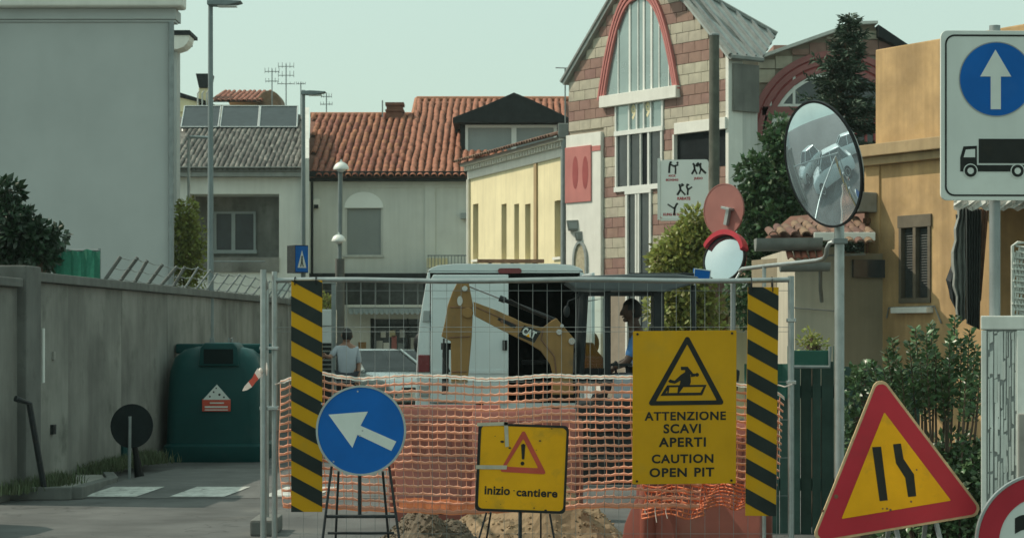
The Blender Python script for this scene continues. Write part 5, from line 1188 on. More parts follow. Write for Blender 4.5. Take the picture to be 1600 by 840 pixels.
hood = [(X(309,YI)-bc,Z(572,YI)),(X(373,YI)-bc,Z(572,YI)),(X(371,YI)-bc,Z(543,YI)),(X(364,YI)-bc,z1),(X(319,YI)-bc,z1),(X(312,YI)-bc,Z(543,YI))]
g.poly(FI, hood, -.75, -.02); hd = part("hood", g, M["bin_green"], bn, bevel=.03, smooth=True)
g = MB(); g.obox(FI, X(318,YI)-bc, X(364,YI)-bc, Z(568,YI), Z(545,YI), -.018, -.014); part("mouth", g, M["bin_dark"], hd)
for px in (322, 351):
    g = MB(); g.tube([FI.at(X(px,YI)-bc,z1-.02,-.4), FI.at(X(px,YI)-bc,z1+.06,-.4), FI.at(X(px+5,YI)-bc,z1+.06,-.4), FI.at(X(px+5,YI)-bc,z1-.02,-.4)], .012, 6); part("lifting_hook", g, M["galv_dull"], bn)
g = MB(); g.obox(FI, X(306,YI)-bc, X(372,YI)-bc, Z(690,YI), Z(648,YI), -.06, -.025); part("front_panel", g, M["bin_green"], bn, bevel=.012)
g = MB(); g.poly(FI, [(X(316,YI)-bc,Z(642,YI)),(X(360,YI)-bc,Z(642,YI)),(X(360,YI)-bc,Z(623,YI)),(X(316,YI)-bc,Z(623,YI))], -.05, .004); st = part("sticker", g, M["sign_red2"], bn)
g = MB(); g.poly(FI, [(X(317,YI)-bc,Z(624,YI)),(X(360,YI)-bc,Z(624,YI)),(X(339,YI)-bc,Z(600,YI))], .005, .007); part("sticker_top", g, M["sign_white"], st)
g = MB()
for a, b, c_, d in ((320,356,634,636.5),(320,356,639,640.5),(328,350,628,630)): g.obox(FI, X(a,YI)-bc, X(b,YI)-bc, Z(d,YI), Z(c_,YI), .005, .007)
part("sticker_print", g, M["sign_white"], st)
g = MB()
for a, b, r in ((334,612,.012),(343,616,.016),(328,619,.012),(350,620,.012),(338,606,.01)): g.poly(FI, circ(X(a,YI)-bc, Z(b,YI), r, 8), .0072, .009)
part("sticker_print", g, M["sign_black"], st)

# dark round sign seen from behind by the wall
YD_ = 23.2; sgn_ = thing("sign_back", "small black round sign back leaning on its stand by the left wall", "sign", (X(208,YD_),YD_,.1))
fr = Fr(P(206,665,YD_), Vector((1,.12,0)), Vector((.05,.25,1))); fr.u = fr.n.cross(fr.r).normalized()
g = MB(); g.poly(fr, circ(0,0,33*YD_/FPX,32,ry=35*YD_/FPX), -.012, .012); part("disc", g, M["disc_black"], sgn_, bevel=.004)
g = MB(); q = P(203,650,YD_-.06); g.tube([q, (q.x+.0, q.y-.04, .0)], .018, 6); part("front_leg", g, M["galv_dull"], sgn_)
g = MB(); q = P(209,690,YD_+.03); g.tube([q, P(213,712,YD_+.05), (X(216,YD_), YD_+.1, .02)], [.03,.035,.06], 8); part("stand_leg", g, M["black_plastic"], sgn_)
# street lamps
def street_lamp(px, Y, ytop, head, label, wpx):
    t = thing("street_lamp", label, "street lamp", (X(px,Y),Y,0), 0, "street lamps along the road")
    r = wpx/2*Y/FPX; g = MB(); g.tube([(X(px,Y),Y,0),(X(px,Y),Y,2.6),(X(px,Y),Y,Z(ytop,Y))], [r*1.25,r*1.1,r*.8], 12); part("pole", g, M["pole_blue"], t, smooth=True)
    a, b, th = head; g = MB(); z1 = Z(ytop+1,Y); L0 = X(a,Y); L1 = X(b,Y); F_ = Fr((0,Y,0)); h = th*Y/FPX
    g.poly(F_, [(L0,z1-h*.9),(L0+(L1-L0)*.6,z1-h),(L1,z1-h*.45),(L1,z1-h*.2),(L0+(L1-L0)*.4,z1),(L0,z1-h*.1)], -.12, .12); hd = part("lamp_head", g, M["pole_blue"], t, bevel=.015)
    g = MB(); g.obox(F_, L0+(L1-L0)*.3, L0+(L1-L0)*.85, z1-h*1.12, z1-h*.96, -.08, .08); part("lamp_lens", g, M["lampglass"], hd)
    g = MB(); g.obox(F_, X(px,Y)-r*1.3, X(px,Y)+r*1.3, .0, .25, -r*1.3, r*1.3); part("base", g, M["coping"], t, bevel=.01)
street_lamp(329, 30.5, 0, (325,378,9), "tall grey street lamp rising behind the green recycling bin", 9)
street_lamp(474, 50.0, 141, (471,509,7), "distant grey street lamp carrying the blue crossing sign", 7)
YY = 42.0; t = thing("thin_lamp_post", "thin pale post with short level arm in front of the dark tiled roof", "lamp post", (X(295,YY),YY,0))
g = MB(); g.tube([(X(295,YY),YY,0), P(295,216,YY), P(297,214,YY), P(327,215,YY)], .03, 8); part("post", g, M["galv"], t, smooth=True)
# globe lamp post
YQ = 50.0; gl_ = thing("dome_lamp_post", "tall post with two white dome lamps in front of the white house", "lamp post", (X(532,YQ),YQ,0))
g = MB(); g.tube([(X(531,YQ),YQ,0),P(531,404,YQ)], .11, 10); part("base_post", g, M["coping"], gl_, smooth=True)
g = MB(); g.tube([P(531,404,YQ),P(532,262,YQ)], .055, 10); part("pole", g, M["pole_blue"], gl_, smooth=True)
for px, py, rw in ((533,259,12),(529,371,11)):
    c = P(px, py+6, YQ-.12); r = rw*YQ/FPX
    g = MB(); g.lathe(c, [(r*1.0,0),(r*1.02,.015),(r*.96,r*.35),(r*.75,r*.7),(r*.4,r*.95),(r*.15,r*1.02),(r*.12,r*1.25),(.01,r*1.3)], 16); dmm = part("lamp_dome", g, M["lamp_white"], gl_, smooth=True)
    g = MB(); g.lathe(c-Vector((0,0,.06)), [(r*.2,0),(r*.55,.03),(r*.6,.058)], 12); part("bulb_bowl", g, M["lampglass"], dmm, smooth=True)
    g = MB(); g.tube([c+Vector((0,0,r*.9)), Vector((X(532,YQ),YQ,c.z+r*1.1))], .02, 6); part("arm", g, M["pole_blue"], gl_)
# pedestrian crossing box sign
YS_ = 49.6; q0, q1, q2 = Vector((X(448.5,YS_+.3),YS_+.3,0)), Vector((X(461,YS_-.15),YS_-.15,0)), Vector((X(481.5,YS_+.05),YS_+.05,0))
pz0, pz1 = Z(426,YS_), Z(383,YS_); cs_ = thing("crossing_sign", "blue pedestrian crossing box sign hanging on the distant street lamp", "sign", (q1.x,q1.y,pz0))
q3 = q0+q2-q1
g = MB(); vs = [(*q.xy, z_) for z_ in (pz0,pz1) for q in (q1,q2,q3,q0)]; g.add(vs, [(3,2,1,0),(4,5,6,7),(0,1,5,4),(1,2,6,5),(2,3,7,6),(3,0,4,7)]); part("box", g, M["black_plastic"], cs_)
Fb = Fr((q1.x,q1.y,pz0), q2-q1); W_ = (q2-q1).length; H_ = pz1-pz0
g = MB(); g.obox(Fb, .01, W_-.01, .02, H_-.02, .003, .008); fc = part("face", g, M["sign_blue"], cs_)
g = MB(); g.poly(Fb, [(W_*.18,H_*.18),(W_*.84,H_*.18),(W_*.51,H_*.82)], .010, .013); part("white_triangle", g, M["sign_white"], fc)
g = MB(); g.poly(Fb, circ(W_*.51,H_*.58,.022,10), .015, .017); g.poly(Fb, [(W_*.45,H_*.54),(W_*.56,H_*.54),(W_*.56,H_*.38),(W_*.64,H_*.22),(W_*.56,H_*.22),(W_*.50,H_*.36),(W_*.44,H_*.22),(W_*.36,H_*.22),(W_*.44,H_*.40)], .015, .017); part("walking_figure", g, M["sign_black"], fc)
g = MB(); g.tube([Vector((q1.x+.1,q1.y+.3,pz1-.08)), (X(474,50),49.95,pz1-.08)], .03, 6); part("bracket", g, M["galv_dull"], cs_)
# post with short arm and cabinet
YT_ = 38.5; t = thing("steel_post", "grey square steel post with a short arm beside the white cabinet", "post", (X(521,YT_),YT_,0))
g = MB(); g.box(X(518,YT_),X(525,YT_),YT_-.04,YT_+.04,0,Z(443,YT_)); part("post", g, M["galv_dull"], t, bevel=.006)
g = MB(); g.box(X(500,YT_),X(526,YT_),YT_-.05,YT_+.05,Z(442.5,YT_),Z(439,YT_)); part("arm", g, M["galv"], t, bevel=.005)
YT_ = 41; FT = Fr((0,YT_,0)); t = thing("white_cabinet", "white roadside cabinet with dark louvred base behind the left striped board", "cabinet", (X(492,YT_),YT_,0))
g = MB(); g.obox(FT, X(462,YT_), X(521,YT_), Z(536,YT_), Z(483,YT_), -.8, 0); part("body", g, M["carwhite"], t, bevel=.015)
g = MB(); g.obox(FT, X(463,YT_), X(520,YT_), 0, Z(536,YT_)-.003, -.78, -.02); bs = part("base", g, M["cab_black"], t)
g = MB(); g.obox(FT, X(462,YT_), X(520.5,YT_), Z(509.5,YT_), Z(508,YT_), .001, .01); part("panel_seam", g, M["gutter"], t)
for i in range(7):
    g = MB(); zz = Z(540+7*i,YT_); g.obox(FT, X(464,YT_), X(519,YT_), zz-.028, zz, -.018, .01); part("louvre", g, M["gutter"], bs)
# board with little writing behind left fence corner
YT_ = 39; FT = Fr((0,YT_,0)); t = thing("slanted_board", "small pale slanted board behind the fence left of the striped board", "board", (X(440,YT_),YT_,0))
g = MB(); g.poly(FT, [(X(431,YT_),Z(466,YT_)),(X(431,YT_),Z(440,YT_)),(X(456,YT_),Z(440,YT_)),(X(452,YT_),Z(450,YT_))], -.03, 0); part("board", g, M["sign_white"], t)
g = MB(); g.tube([(X(434,YT_),YT_+.05,0),(X(434,YT_),YT_+.05,Z(440,YT_))], .03, 6); part("post", g, M["galv_dull"], t)
# wooden utility pole, red sign backs, pale mirror
YU = 42.0; t = thing("utility_pole", "tall weathered wooden pole standing in front of the striped gable hall", "pole", (X(1116,YU),YU,0))
g = MB(); g.tube([(X(1116,YU)+.01,YU,0),(X(1116,YU),YU,2.5),(X(1116,YU),YU,Z(56,YU))], [.12,.11,.10], 12); part("shaft", g, M["old_wood"], t, smooth=True)
g = MB(); g.lathe((X(1116,YU),YU,Z(56,YU)+.001), [(.105,0),(.105,.03),(.06,.05)], 12); part("cap", g, M["galv_dull"], t)
YR_ = 25.0; t = thing("no_entry_sign_back", "faded red round sign seen from behind above the pale mirror", "sign", (X(1147,YR_),YR_,0))
g = MB(); px_ = X(1147,YR_); g.tube([(px_,YR_+.12,0),(px_,YR_+.12,Z(296,YR_))], .032, 10); part("pole", g, M["galv_dull"], t, smooth=True)
def tilted(px, py, Y, yaw, roll, pitch=0.0):
    r = Vector((math.cos(R(yaw)), math.sin(R(yaw)), 0)); n_ = Vector((0,0,1)); f = Fr(P(px,py,Y), r, n_)
    m_ = Matrix.Rotation(R(roll), 3, f.n) @ Matrix.Rotation(R(pitch), 3, f.r)
    f2 = Fr(f.o, m_ @ f.r, m_ @ f.u); return f2
fr = tilted(1131, 328, YR_, -47, -14)
g = MB(); g.poly(fr, circ(0,0,.305,40), -.008, .008); part("disc", g, M["salmon"], t, bevel=.003)
g = MB(); strip(g, fr, circ(0,0,.312,40), circ(0,0,.300,40), -.012, .012); part("rim", g, M["salmon"], t)
g = MB(); g.obox(fr, .03, .16, .02, .05, .008, .10); g.obox(fr, .08, .13, -.16, .04, .012, .06); part("bracket", g, M["galv"], t, bevel=.004)
t = thing("small_round_mirror", "small pale round traffic mirror with red rim below the faded red sign", "mirror", (X(1137,24.7),24.7,0))
fr = tilted(1131, 404, 24.7, -38, -4, -14)
cap = []
def dome(mb, f, rad, bul, rings=10, seg=48, mi=0, ry=None):
    vs = [f.at(0,0,bul)]; fs = []
    for i in range(1, rings+1):
        q = i/rings
        for k in range(seg): a = 2*math.pi*k/seg; vs.append(f.at(rad*q*math.cos(a), (ry or rad)*q*math.sin(a), bul*(1-q*q)))
    for k in range(seg): fs.append((0, 1+k, 1+(k+1)%seg))
    for i in range(rings-1):
        for k in range(seg): fs.append((1+i*seg+k, 1+(i+1)*seg+k, 1+(i+1)*seg+(k+1)%seg, 1+i*seg+(k+1)%seg))
    mb.add(vs, fs, mi)
g = MB(); dome(g, fr, .268, .022); part("mirror_face", g, M["mirror_pale"], t, smooth=True)
g = MB(); ring(g, fr, circ(0,.0,.275,48), circ(0,0,.262,48), -.05, .012); part("rim", g, M["black_plastic"], t)
g = MB(); strip(g, fr, circ(0,.05,.285,30,18,162), circ(0,.02,.255,30,18,162), -.06, .075); part("red_hood", g, M["sign_red"], t)
g = MB(); g.poly(fr, circ(0,0,.26,32), -.08, -.052); part("back_shell", g, M["sign_red"], t)
g = MB(); g.tube([fr.at(0,0,-.06), (X(1137,24.7),24.95,Z(404,24.7)), (X(1147,25),25.12,Z(404,25))], .02, 8); part("arm", g, M["galv_dull"], t, smooth=True)
YZ = 24.2; fr = tilted(1097, 430, YZ, 18, -6); t = thing("small_blue_sign", "small blue sign tilted behind the excavator cab roof corner", "sign", (X(1097,YZ),YZ,0))
g = MB(); g.obox(fr, -.11, .10, -.075, .07, -.01, .01); part("plate", g, M["sign_blue"], t, bevel=.003)
g = MB(); ring(g, fr, [(-.11,-.075),(.10,-.075),(.10,.07),(-.11,.07)], [(-.10,-.065),(.09,-.065),(.09,.06),(-.10,.06)], .011, .014); part("border", g, M["carsilver"], t)
g = MB(); g.tube([fr.at(-.08,0,-.03), (X(1086.5,YZ), YZ+.05, Z(436,YZ)), (X(1086.5,YZ), YZ+.05, 0)], .014, 6); part("post", g, M["galv_dull"], t)
# big convex mirror
YM = 13.0; mr = thing("traffic_mirror", "large round convex traffic mirror on a grey steel pole", "mirror", (X(1317,YM),YM+.12,0))
fr = tilted(1285, 257, YM-.03, -64.5, 0, 0)
# tilt the disc so its long axis leans: rotate about the view axis by -5 degrees, nod slightly down
m_ = Matrix.Rotation(R(-5), 3, 'Y') @ Matrix.Rotation(R(9), 3, fr.r)
fr = Fr(fr.o, m_ @ fr.r, m_ @ fr.u)
g = MB(); dome(g, fr, .383, .036, 24, 96); part("mirror_face", g, M["mirror"], mr, smooth=True)
g = MB(); ring(g, fr, circ(0,0,.394,72), circ(0,0,.380,72), -.012, .004); part("rim", g, M["black_plastic"], mr)
g = MB(); vs = []; 
g.lathe(fr.o - fr.n*.014, [(.385,0),(.33,-.05),(.18,-.085),(.05,-.09)], 40, fr.n); part("back_shell", g, M["sign_back"], mr, smooth=True)
g = MB(); px_ = X(1317,YM); g.tube([(px_,YM+.14,0),(px_,YM+.14,Z(262,YM))], .031, 14); part("pole", g, M["galv"], mr, smooth=True)
g = MB(); g.tube([fr.at(0,0,-.1), (px_,YM+.14,fr.o.z)], .02, 8); g.box(px_-.04,px_+.04,YM+.1,YM+.18,fr.o.z-.03,fr.o.z+.03); part("clamp", g, M["galv_dull"], mr, bevel=.004)
# bent pipe rail behind the fence corner
t = thing("bent_pipe", "bent galvanised pipe rail clamped to the mirror pole above the right fence corner", "pipe", (px_,YM+.2,Z(400,YM)))
g = MB(); g.tube([P(1156,424,14.6),P(1160,420,14.58),P(1200,415,14.2),P(1240,411,13.7),P(1276,407,13.4),P(1287,404,13.3),P(1291,398,13.25),P(1292,388,13.2),P(1296,380,13.18),(px_-.02,13.16,Z(377,13.16))], .014, 10); part("rail", g, M["galv"], t, smooth=True)
g = MB(); g.tube([P(1194,416,14.25),(X(1194,14.25),14.25,0)], .013, 8); g.tube([P(1157,424,14.6),P(1150,436,14.6)], .008, 6); part("stay", g, M["galv"], t)
g = MB(); g.box(px_-.045,px_+.045,YM+.09,YM+.19,Z(381,13.16),Z(373,13.16)); part("clamp", g, M["galv_dull"], t, bevel=.004)

# ================================================================== SIGNS NEAR THE CAMERA
YA_ = 11.3
pd = thing("direction_sign", "white sign with blue ahead only arrow disc and black lorry", "sign", (X(1558,YA_),YA_+.05,0))
f = Fr((X(1557,YA_),YA_,0), (1,.03,0)); kx = YA_/FPX
def ds(px, py): return ((px-1557)*kx, Z(py,YA_))
a0, b0 = ds(1469.5,313); a1, b1 = ds(1645,48); 
g = MB(); g.poly(f, rrect(a0,a1,b0,b1,.035), -.022, 0); part("panel", g, M["sign_white"], pd, bevel=.003)
g = MB(); i_ = .022; ring(g, f, rrect(a0+i_,a1-i_,b0+i_,b1-i_,.05), rrect(a0+i_+.009,a1-i_-.009,b0+i_+.009,b1-i_-.009,.042), .0005, .0025); part("border", g, M["sign_black"], pd)
c = ds(1556.5,124); r = 57*kx
g = MB(); g.poly(f, circ(*c, r, 56), .0005, .003); bd = part("blue_disc", g, M["sign_blue"], pd)
g = MB(); ring(g, f, circ(*c, r+.006, 56), circ(*c, r+.0005, 56), .0005, .0025); part("disc_edge", g, M["sign_back"], pd)
g = MB(); g.poly(f, [ds(*p) for p in ((1555,78),(1580,120),(1563.5,120),(1563.5,171),(1547.5,171),(1547.5,120),(1531,120))], .0035, .006); part("arrow", g, M["sign_white"], bd)
g = MB(); g.poly(f, [ds(*p) for p in ((1529,217),(1636,217),(1636,255),(1529,255))], .0005, .003)
g.poly(f, [ds(*p) for p in ((1500,246),(1505,229),(1526,228),(1526,258),(1636,258),(1636,268),(1500,268))], .0006, .0032); part("lorry_print", g, M["sign_black"], pd)
g = MB(); g.poly(f, [ds(*p) for p in ((1505,246),(1508.5,234),(1523,233),(1523,246))], .0035, .005); part("cab_window", g, M["sign_white"], pd)
for px in (1516, 1590, 1616):
    c_ = ds(px, 267); g = MB(); g.poly(f, circ(*c_, 11.2*kx, 24), .0036, .0046); wr = part("wheel_gap", g, M["sign_white"], pd)
    g = MB(); ring(g, f, circ(*c_, 9.6*kx, 24), circ(*c_, 5.2*kx, 24), .005, .0065); part("wheel_print", g, M["sign_black"], wr)
g = MB(); zt_ = Z(38,YA_); g.tube([(X(1558,YA_),YA_+.055,0),(X(1558,YA_),YA_+.055,zt_)], .030, 14); part("pole", g, M["galv_dull"], pd, smooth=True)
g = MB()
for py in (90, 275): g.box(X(1558,YA_)-.05,X(1558,YA_)+.05,YA_+.024,YA_+.095,Z(py+5,YA_),Z(py-5,YA_))
part("pole_clamp", g, M["galv"], pd, bevel=.004)
# white grooved pillar
YB_ = 10.75; px0, px1 = 0.0, .62; zt_ = Z(493,YB_); fp = Fr((X(1533,YB_),YB_,0),(1,-.235,0))
def pa(px): return (px-1533)*YB_/FPX*.985
wp = thing("white_pillar", "white stone gate pillar with roughly grooved face at the right edge", "pillar", (X(1533,YB_)+.3,YB_+.2,0))
g = MB(); g.obox(fp, px0+.018, px1, 0, zt_-.07, -.6, -.012)
part("core", g, M["sign_back"], wp)  # grey core behind the ribs paints the shade in the grooves
g = MB(); xb = pa(1588); rx_ = px0+.032
while rx_ < xb-.008:
    w_ = RNG.uniform(.008,.018); zz = .01 + RNG.uniform(0,.1)
    while zz < zt_-.08:
        L_ = RNG.uniform(.05,.28); z1_ = min(zz+L_, zt_-.078); x0_, x1_ = rx_+RNG.uniform(-.001,.003), rx_+w_+RNG.uniform(-.004,.002); d_ = RNG.uniform(-.004,.006); ti = RNG.uniform(-.002,.002)
        q = [(x0_,zz),(x1_,zz+RNG.uniform(-.01,.01)),(x1_+ti,z1_),(x0_+ti,z1_+RNG.uniform(-.012,.0))]
        vs = [fp.at(a,b,d_) for a,b in q]+[fp.at(a,b,-.011) for a,b in q]
        g.add(vs, [(0,1,2,3),(0,4,5,1),(1,5,6,2),(2,6,7,3),(3,7,4,0)]); zz = z1_+(RNG.uniform(.004,.035) if RNG.uniform() < .6 else .0)
    rx_ += w_ + RNG.uniform(.001,.0045)
part("stone_rib", g, M["stone_white"], wp, kind="stuff")
g = MB(); g.obox(fp, px0, px0+.027, 0, zt_-.073, -.59, .008); g.obox(fp, xb, px1, .0, zt_-.073, -.59, .010); part("smooth_margin", g, M["stone_white"], wp, bevel=.004)
g = MB(); g.obox(fp, px0-.002, px1+.01, zt_-.07, zt_, -.62, .012); part("cap_slab", g, M["stone_white"], wp, bevel=.006)
g = MB(); g.obox(fp, pa(1590), px1+.02, 0, Z(645,YB_), -.3, .035); part("lower_block", g, M["concrete2"], wp, bevel=.006)
# 30 sign
YN = 9.3; k = YN/FPX; f = Fr(P(1632,846,YN), (1,0,0)); r = 107*k
sp = thing("speed_limit_sign", "red ringed round speed limit sign at the bottom right corner", "sign", (f.o.x,YN+.03,0))
g = MB(); g.poly(f, circ(0,0,r,64), -.015, 0); part("plate", g, M["sign_white"], sp, bevel=.002)
g = MB(); ring(g, f, circ(0,0,r-.010,64), circ(0,0,r*.665,64), .0006, .003); part("red_ring", g, M["sign_red"], sp)
g = MB(); ring(g, f, circ(0,0,r+.002,64), circ(0,0,r-.008,64), -.022, .006); part("rim", g, M["galv"], sp)
g = MB(); text(g, f, "30", (1584-1632)*k, (1680-1632)*k, -(905-846)*k, (846-803)*k, .002, .045); part("lettering", g, M["sign_black"], sp)
g = MB(); zc_ = f.o.z
for sx in (-1,1): g.tube([(f.o.x+sx*.12,YN+.03,zc_+.1),(f.o.x+sx*.24,YN-.05,0.01)], .012, 6)
g.tube([(f.o.x,YN+.03,zc_+.1),(f.o.x,YN+.45,.01)], .012, 6); part("stand", g, M["steel_black"], sp)
# road narrows triangle
YG_ = 11.5; tri = thing("road_narrows_sign", "tilted red and yellow triangular road narrows warning sign on a stand", "sign", (X(1400,YG_),YG_+.1,0))
f = Fr(P(1400,745,YG_), (1,.05,0)); k = YG_/FPX
def tp(px, py): return ((px-1400)*k, (745-py)*k)
def tri_pts(off, rad):
    o3 = [tp(1373,581), tp(1264,849), tp(1543,804)]
    cx_ = sum(p[0] for p in o3)/3; cy_ = sum(p[1] for p in o3)/3
    out = []
    for i in range(3):
        p, q, s_ = Vector(o3[i-1]), Vector(o3[i]), Vector(o3[(i+1)%3])
        e1 = (q-p).normalized(); e2 = (s_-q).normalized(); ang_ = e1.angle(e2); bis = ((p-q).normalized()+(s_-q).normalized()).normalized()
        out.append(q+bis*off/math.sin((math.pi-ang_)/2))
    return rpoly([tuple(x) for x in out], rad)
g = MB(); g.poly(f, tri_pts(.0, .045), -.014, 0); part("plate", g, M["sign_edge"], tri, bevel=.003)
g = MB(); g.poly(f, tri_pts(.014, .036), .0006, .003); rd = part("red_border", g, M["sign_red"], tri)
g = MB(); g.poly(f, tri_pts(.108, .004), .0036, .006); part("yellow_field", g, M["sign_yellow2"], tri)
def zt4(x, y): return tp(1250+x/3.231, 580+y/3.231)
g = MB(); g.poly(f, [zt4(*p) for p in ((362,380),(407,378),(441,648),(400,652))], .0066, .008); part("lane_bar", g, M["sign_black"], tri)
g = MB(); g.poly(f, [zt4(*p) for p in ((468,366),(508,362),(522,440),(575,518),(586,628),(545,632),(530,535),(483,462))], .0066, .008); part("bent_lane_bar", g, M["sign_black"], tri)
g = MB()
for x, y, rr in ((437,690,.006),(455,697,.007),(178,628,.012),(110,700,.008),(560,655,.006),(588,495,.005),(415,690,.005)): c = zt4(x,y); g.poly(f, circ(*c, rr, 7), .0082, .0086)
part("scuff", g, M["rust"], tri)
g = MB(); zc_ = f.o.z-.15
for px, q in ((1397,1405),(1462,1476)): g.tube([P(px-3,800,YG_+.03),P(px+6,838,YG_+.03),(X(q+14,YG_),YG_-.1,0)], .014, 6)
g.tube([P(1400,740,YG_+.03),(X(1400,YG_),YG_+.6,0)], .014, 6); g.tube([P(1455,740,YG_+.03),(X(1462,YG_),YG_+.6,0)], .014, 6); part("stand", g, M["galv_dull"], tri)

# ================================================================== SITE FENCE
YF_ = 14.0
fe = thing("site_fence", "galvanised temporary mesh fence panel carrying the signs and striped boards", "fence", (X(830,YF_),YF_,0))
xl_, xr_ = X(429,YF_), X(1236,YF_); zl_, zr_ = Z(438,YF_), Z(437.5,YF_)
g = MB(); n = 12; g.tube([(xl_+(xr_-xl_)*i/n, YF_, zl_+(zr_-zl_)*i/n + .006*math.sin(i*1.1)) for i in range(n+1)], .017, 12); part("top_rail", g, M["galv"], fe, smooth=True)
for xx, nm in ((xl_,"upright"),(xr_,"upright")):
    g = MB(); g.tube([(xx,YF_,.02),(xx,YF_,Z(431,YF_) if xx > 0 else Z(424,YF_))], .0185 if xx < 0 else .021, 12); part(nm, g, M["galv"], fe, smooth=True)
g = MB(); g.tube([(xl_,YF_,.16),(xr_,YF_,.16)], .017, 10); part("bottom_rail", g, M["galv"], fe, smooth=True)
g = MB(); nv = 36
for i in range(1, nv): 
    xx = xl_+(xr_-xl_)*i/nv; g.tube([(xx,YF_+.004,.16),(xx,YF_+.004,zl_)], .0014, 4)
part("vertical_wire", g, M["galv_dull"], fe, kind="stuff")
g = MB()
for zz in (.3,.55,.8,1.05,1.3,1.63,1.66,1.9): g.tube([(xl_,YF_-.003,zz),(xr_,YF_-.003,zz)], .0016, 4)
part("horizontal_wire", g, M["galv_dull"], fe, kind="stuff")
for xx in (xl_, xr_):
    g = MB(); g.box(xx-.11,xx+.11,YF_-.35,YF_+.35,.0,.14); part("foot_block", g, M["coping"], fe, bevel=.02)
g = MB(); g.box(xr_-.03,xr_+.03,YF_-.03,YF_+.03,Z(600,YF_),Z(594,YF_)); part("wire_tie", g, M["chrome"], fe, bevel=.004); g = MB(); g.box(xr_-.028,xr_+.03,YF_-.03,YF_+.03,Z(503,YF_),Z(497,YF_)); part("wire_tie", g, M["chrome"], fe, bevel=.004)
# neighbouring panel seen end on
f2_ = thing("site_fence", "second galvanised fence panel seen end on at the left end of the site fence", "fence", (X(411,YF_),YF_,0))
p0 = Vector((X(411.5,13.9),13.9,0)); p1 = Vector((-2.0,17.3,0)); zt_ = Z(421,13.9)
for p in (p0, p1): g = MB(); g.tube([p, p+Vector((0,0,zt_))], .0205, 12); part("upright", g, M["galv"], f2_, smooth=True)
g = MB(); g.tube([p0+Vector((0,0,zt_-.04)), p1+Vector((0,0,zt_-.04))], .018, 8); part("top_rail", g, M["galv"], f2_)
g = MB()
for i in range(1,34): p = p0.lerp(p1,i/34); g.tube([p+Vector((0,0,.15)),p+Vector((0,0,zt_-.04))], .0016, 4)
for zz in (.3,.8,1.3,1.66): g.tube([p0+Vector((0,0,zz)),p1+Vector((0,0,zz))], .0016, 4)
part("mesh_wire", g, M["galv_dull"], f2_, kind="stuff")
g = MB(); g.box(p0.x-.03,xl_+.03,13.93,14.03,Z(640,YF_),Z(634,YF_)); g.box(p0.x-.03,xl_+.03,13.93,14.03,Z(546,YF_),Z(541,YF_)); part("coupler", g, M["chrome"], f2_, bevel=.004)
for p in (p0, p1): g = MB(); g.box(p.x-.1,p.x+.1,p.y-.1 if p is p0 else p.y-.3,p.y+.3,0,.13); part("foot_block", g, M["coping"], f2_, bevel=.02)
# red white tape rag
t = thing("tape_rag", "torn red and white barrier tape knotted to the left fence post", "tape", tuple(P(406,590,13.85)))
g = MB(); vs = []; prof = [(379,610,1),(384,606,5),(391,600,7),(397,593,6),(401,587,8),(406,580,9)]
for px, py, w_ in prof: vs += [P(px-w_*.4,py-w_*.6,13.83+.01*math.sin(px)), P(px+w_*.4,py+w_*.6,13.86+.012*math.cos(px))]
g.add(vs, [(2*i,2*i+1,2*i+3,2*i+2) for i in range(len(prof)-1)], 0); g.m[2:4] = [1,1]; part("strip", g, [M["orange_tape"], M["tape_red"]], t)
g = MB(); g.tube([P(416.5,566,13.88),P(417.5,577,13.87),P(417,586,13.88)], [.004,.008,.004], 6); g.ball(P(407,579,13.86), .016, .02, .02, 8, 6); part("knot", g, M["orange_tape"], t)

def striped(px0, px1, py0, py1, first, label, tilt=0.0):
    Y = YF_-.035; k = Y/FPX; f = Fr(P(px0, py1, Y), (1,0,tilt), (-tilt,0,1)); W_ = (px1-px0)*k; H_ = (py1-py0)*k
    t = thing("striped_board", label, "board", tuple(P((px0+px1)/2, py1, Y)), 0, "yellow and black striped boards on the fence")
    g = MB(); g.obox(f, 0, W_, 0, H_, -.012, 0); part("board", g, M["sign_yellow"], t, bevel=.002)
    per = 46.6*k; sl_ = .54; rect = [(0,0),(W_,0),(W_,H_),(0,H_)]
    for i in range(-1, 11):
        top = H_ - first*k - i*per          # left-edge height of a black stripe's top
        p = clip(rect, sl_, 1, top); p = clip(p, -sl_, -1, -(top-per*.5)) if len(p) > 2 else p
        if len(p) > 2:
            g = MB(); g.poly(f, p, .0006, .003); part("black_stripe", g, M["stripe_black"], t)
    g = MB()
    for u in (.12, .8):
        q = f.at(W_*u, H_, -.02); g.tube([q+Vector((0,-.028,-.03)), q+Vector((0,-.03,.02)), Vector((q.x, YF_, zl_+.022)), Vector((q.x, YF_+.02, zl_)), q+Vector((0,.03,-.03))], .004, 5)
    part("cable_tie", g, M["black_plastic"], t); return t
striped(455, 503.5, 438, 799, 24-46.6, "left striped board hanging on the fence beside the blue arrow sign")
striped(1164.5, 1212.5, 448, 805, 34-46.6, "right striped board hanging on the fence beside the open pit notice", -.012)
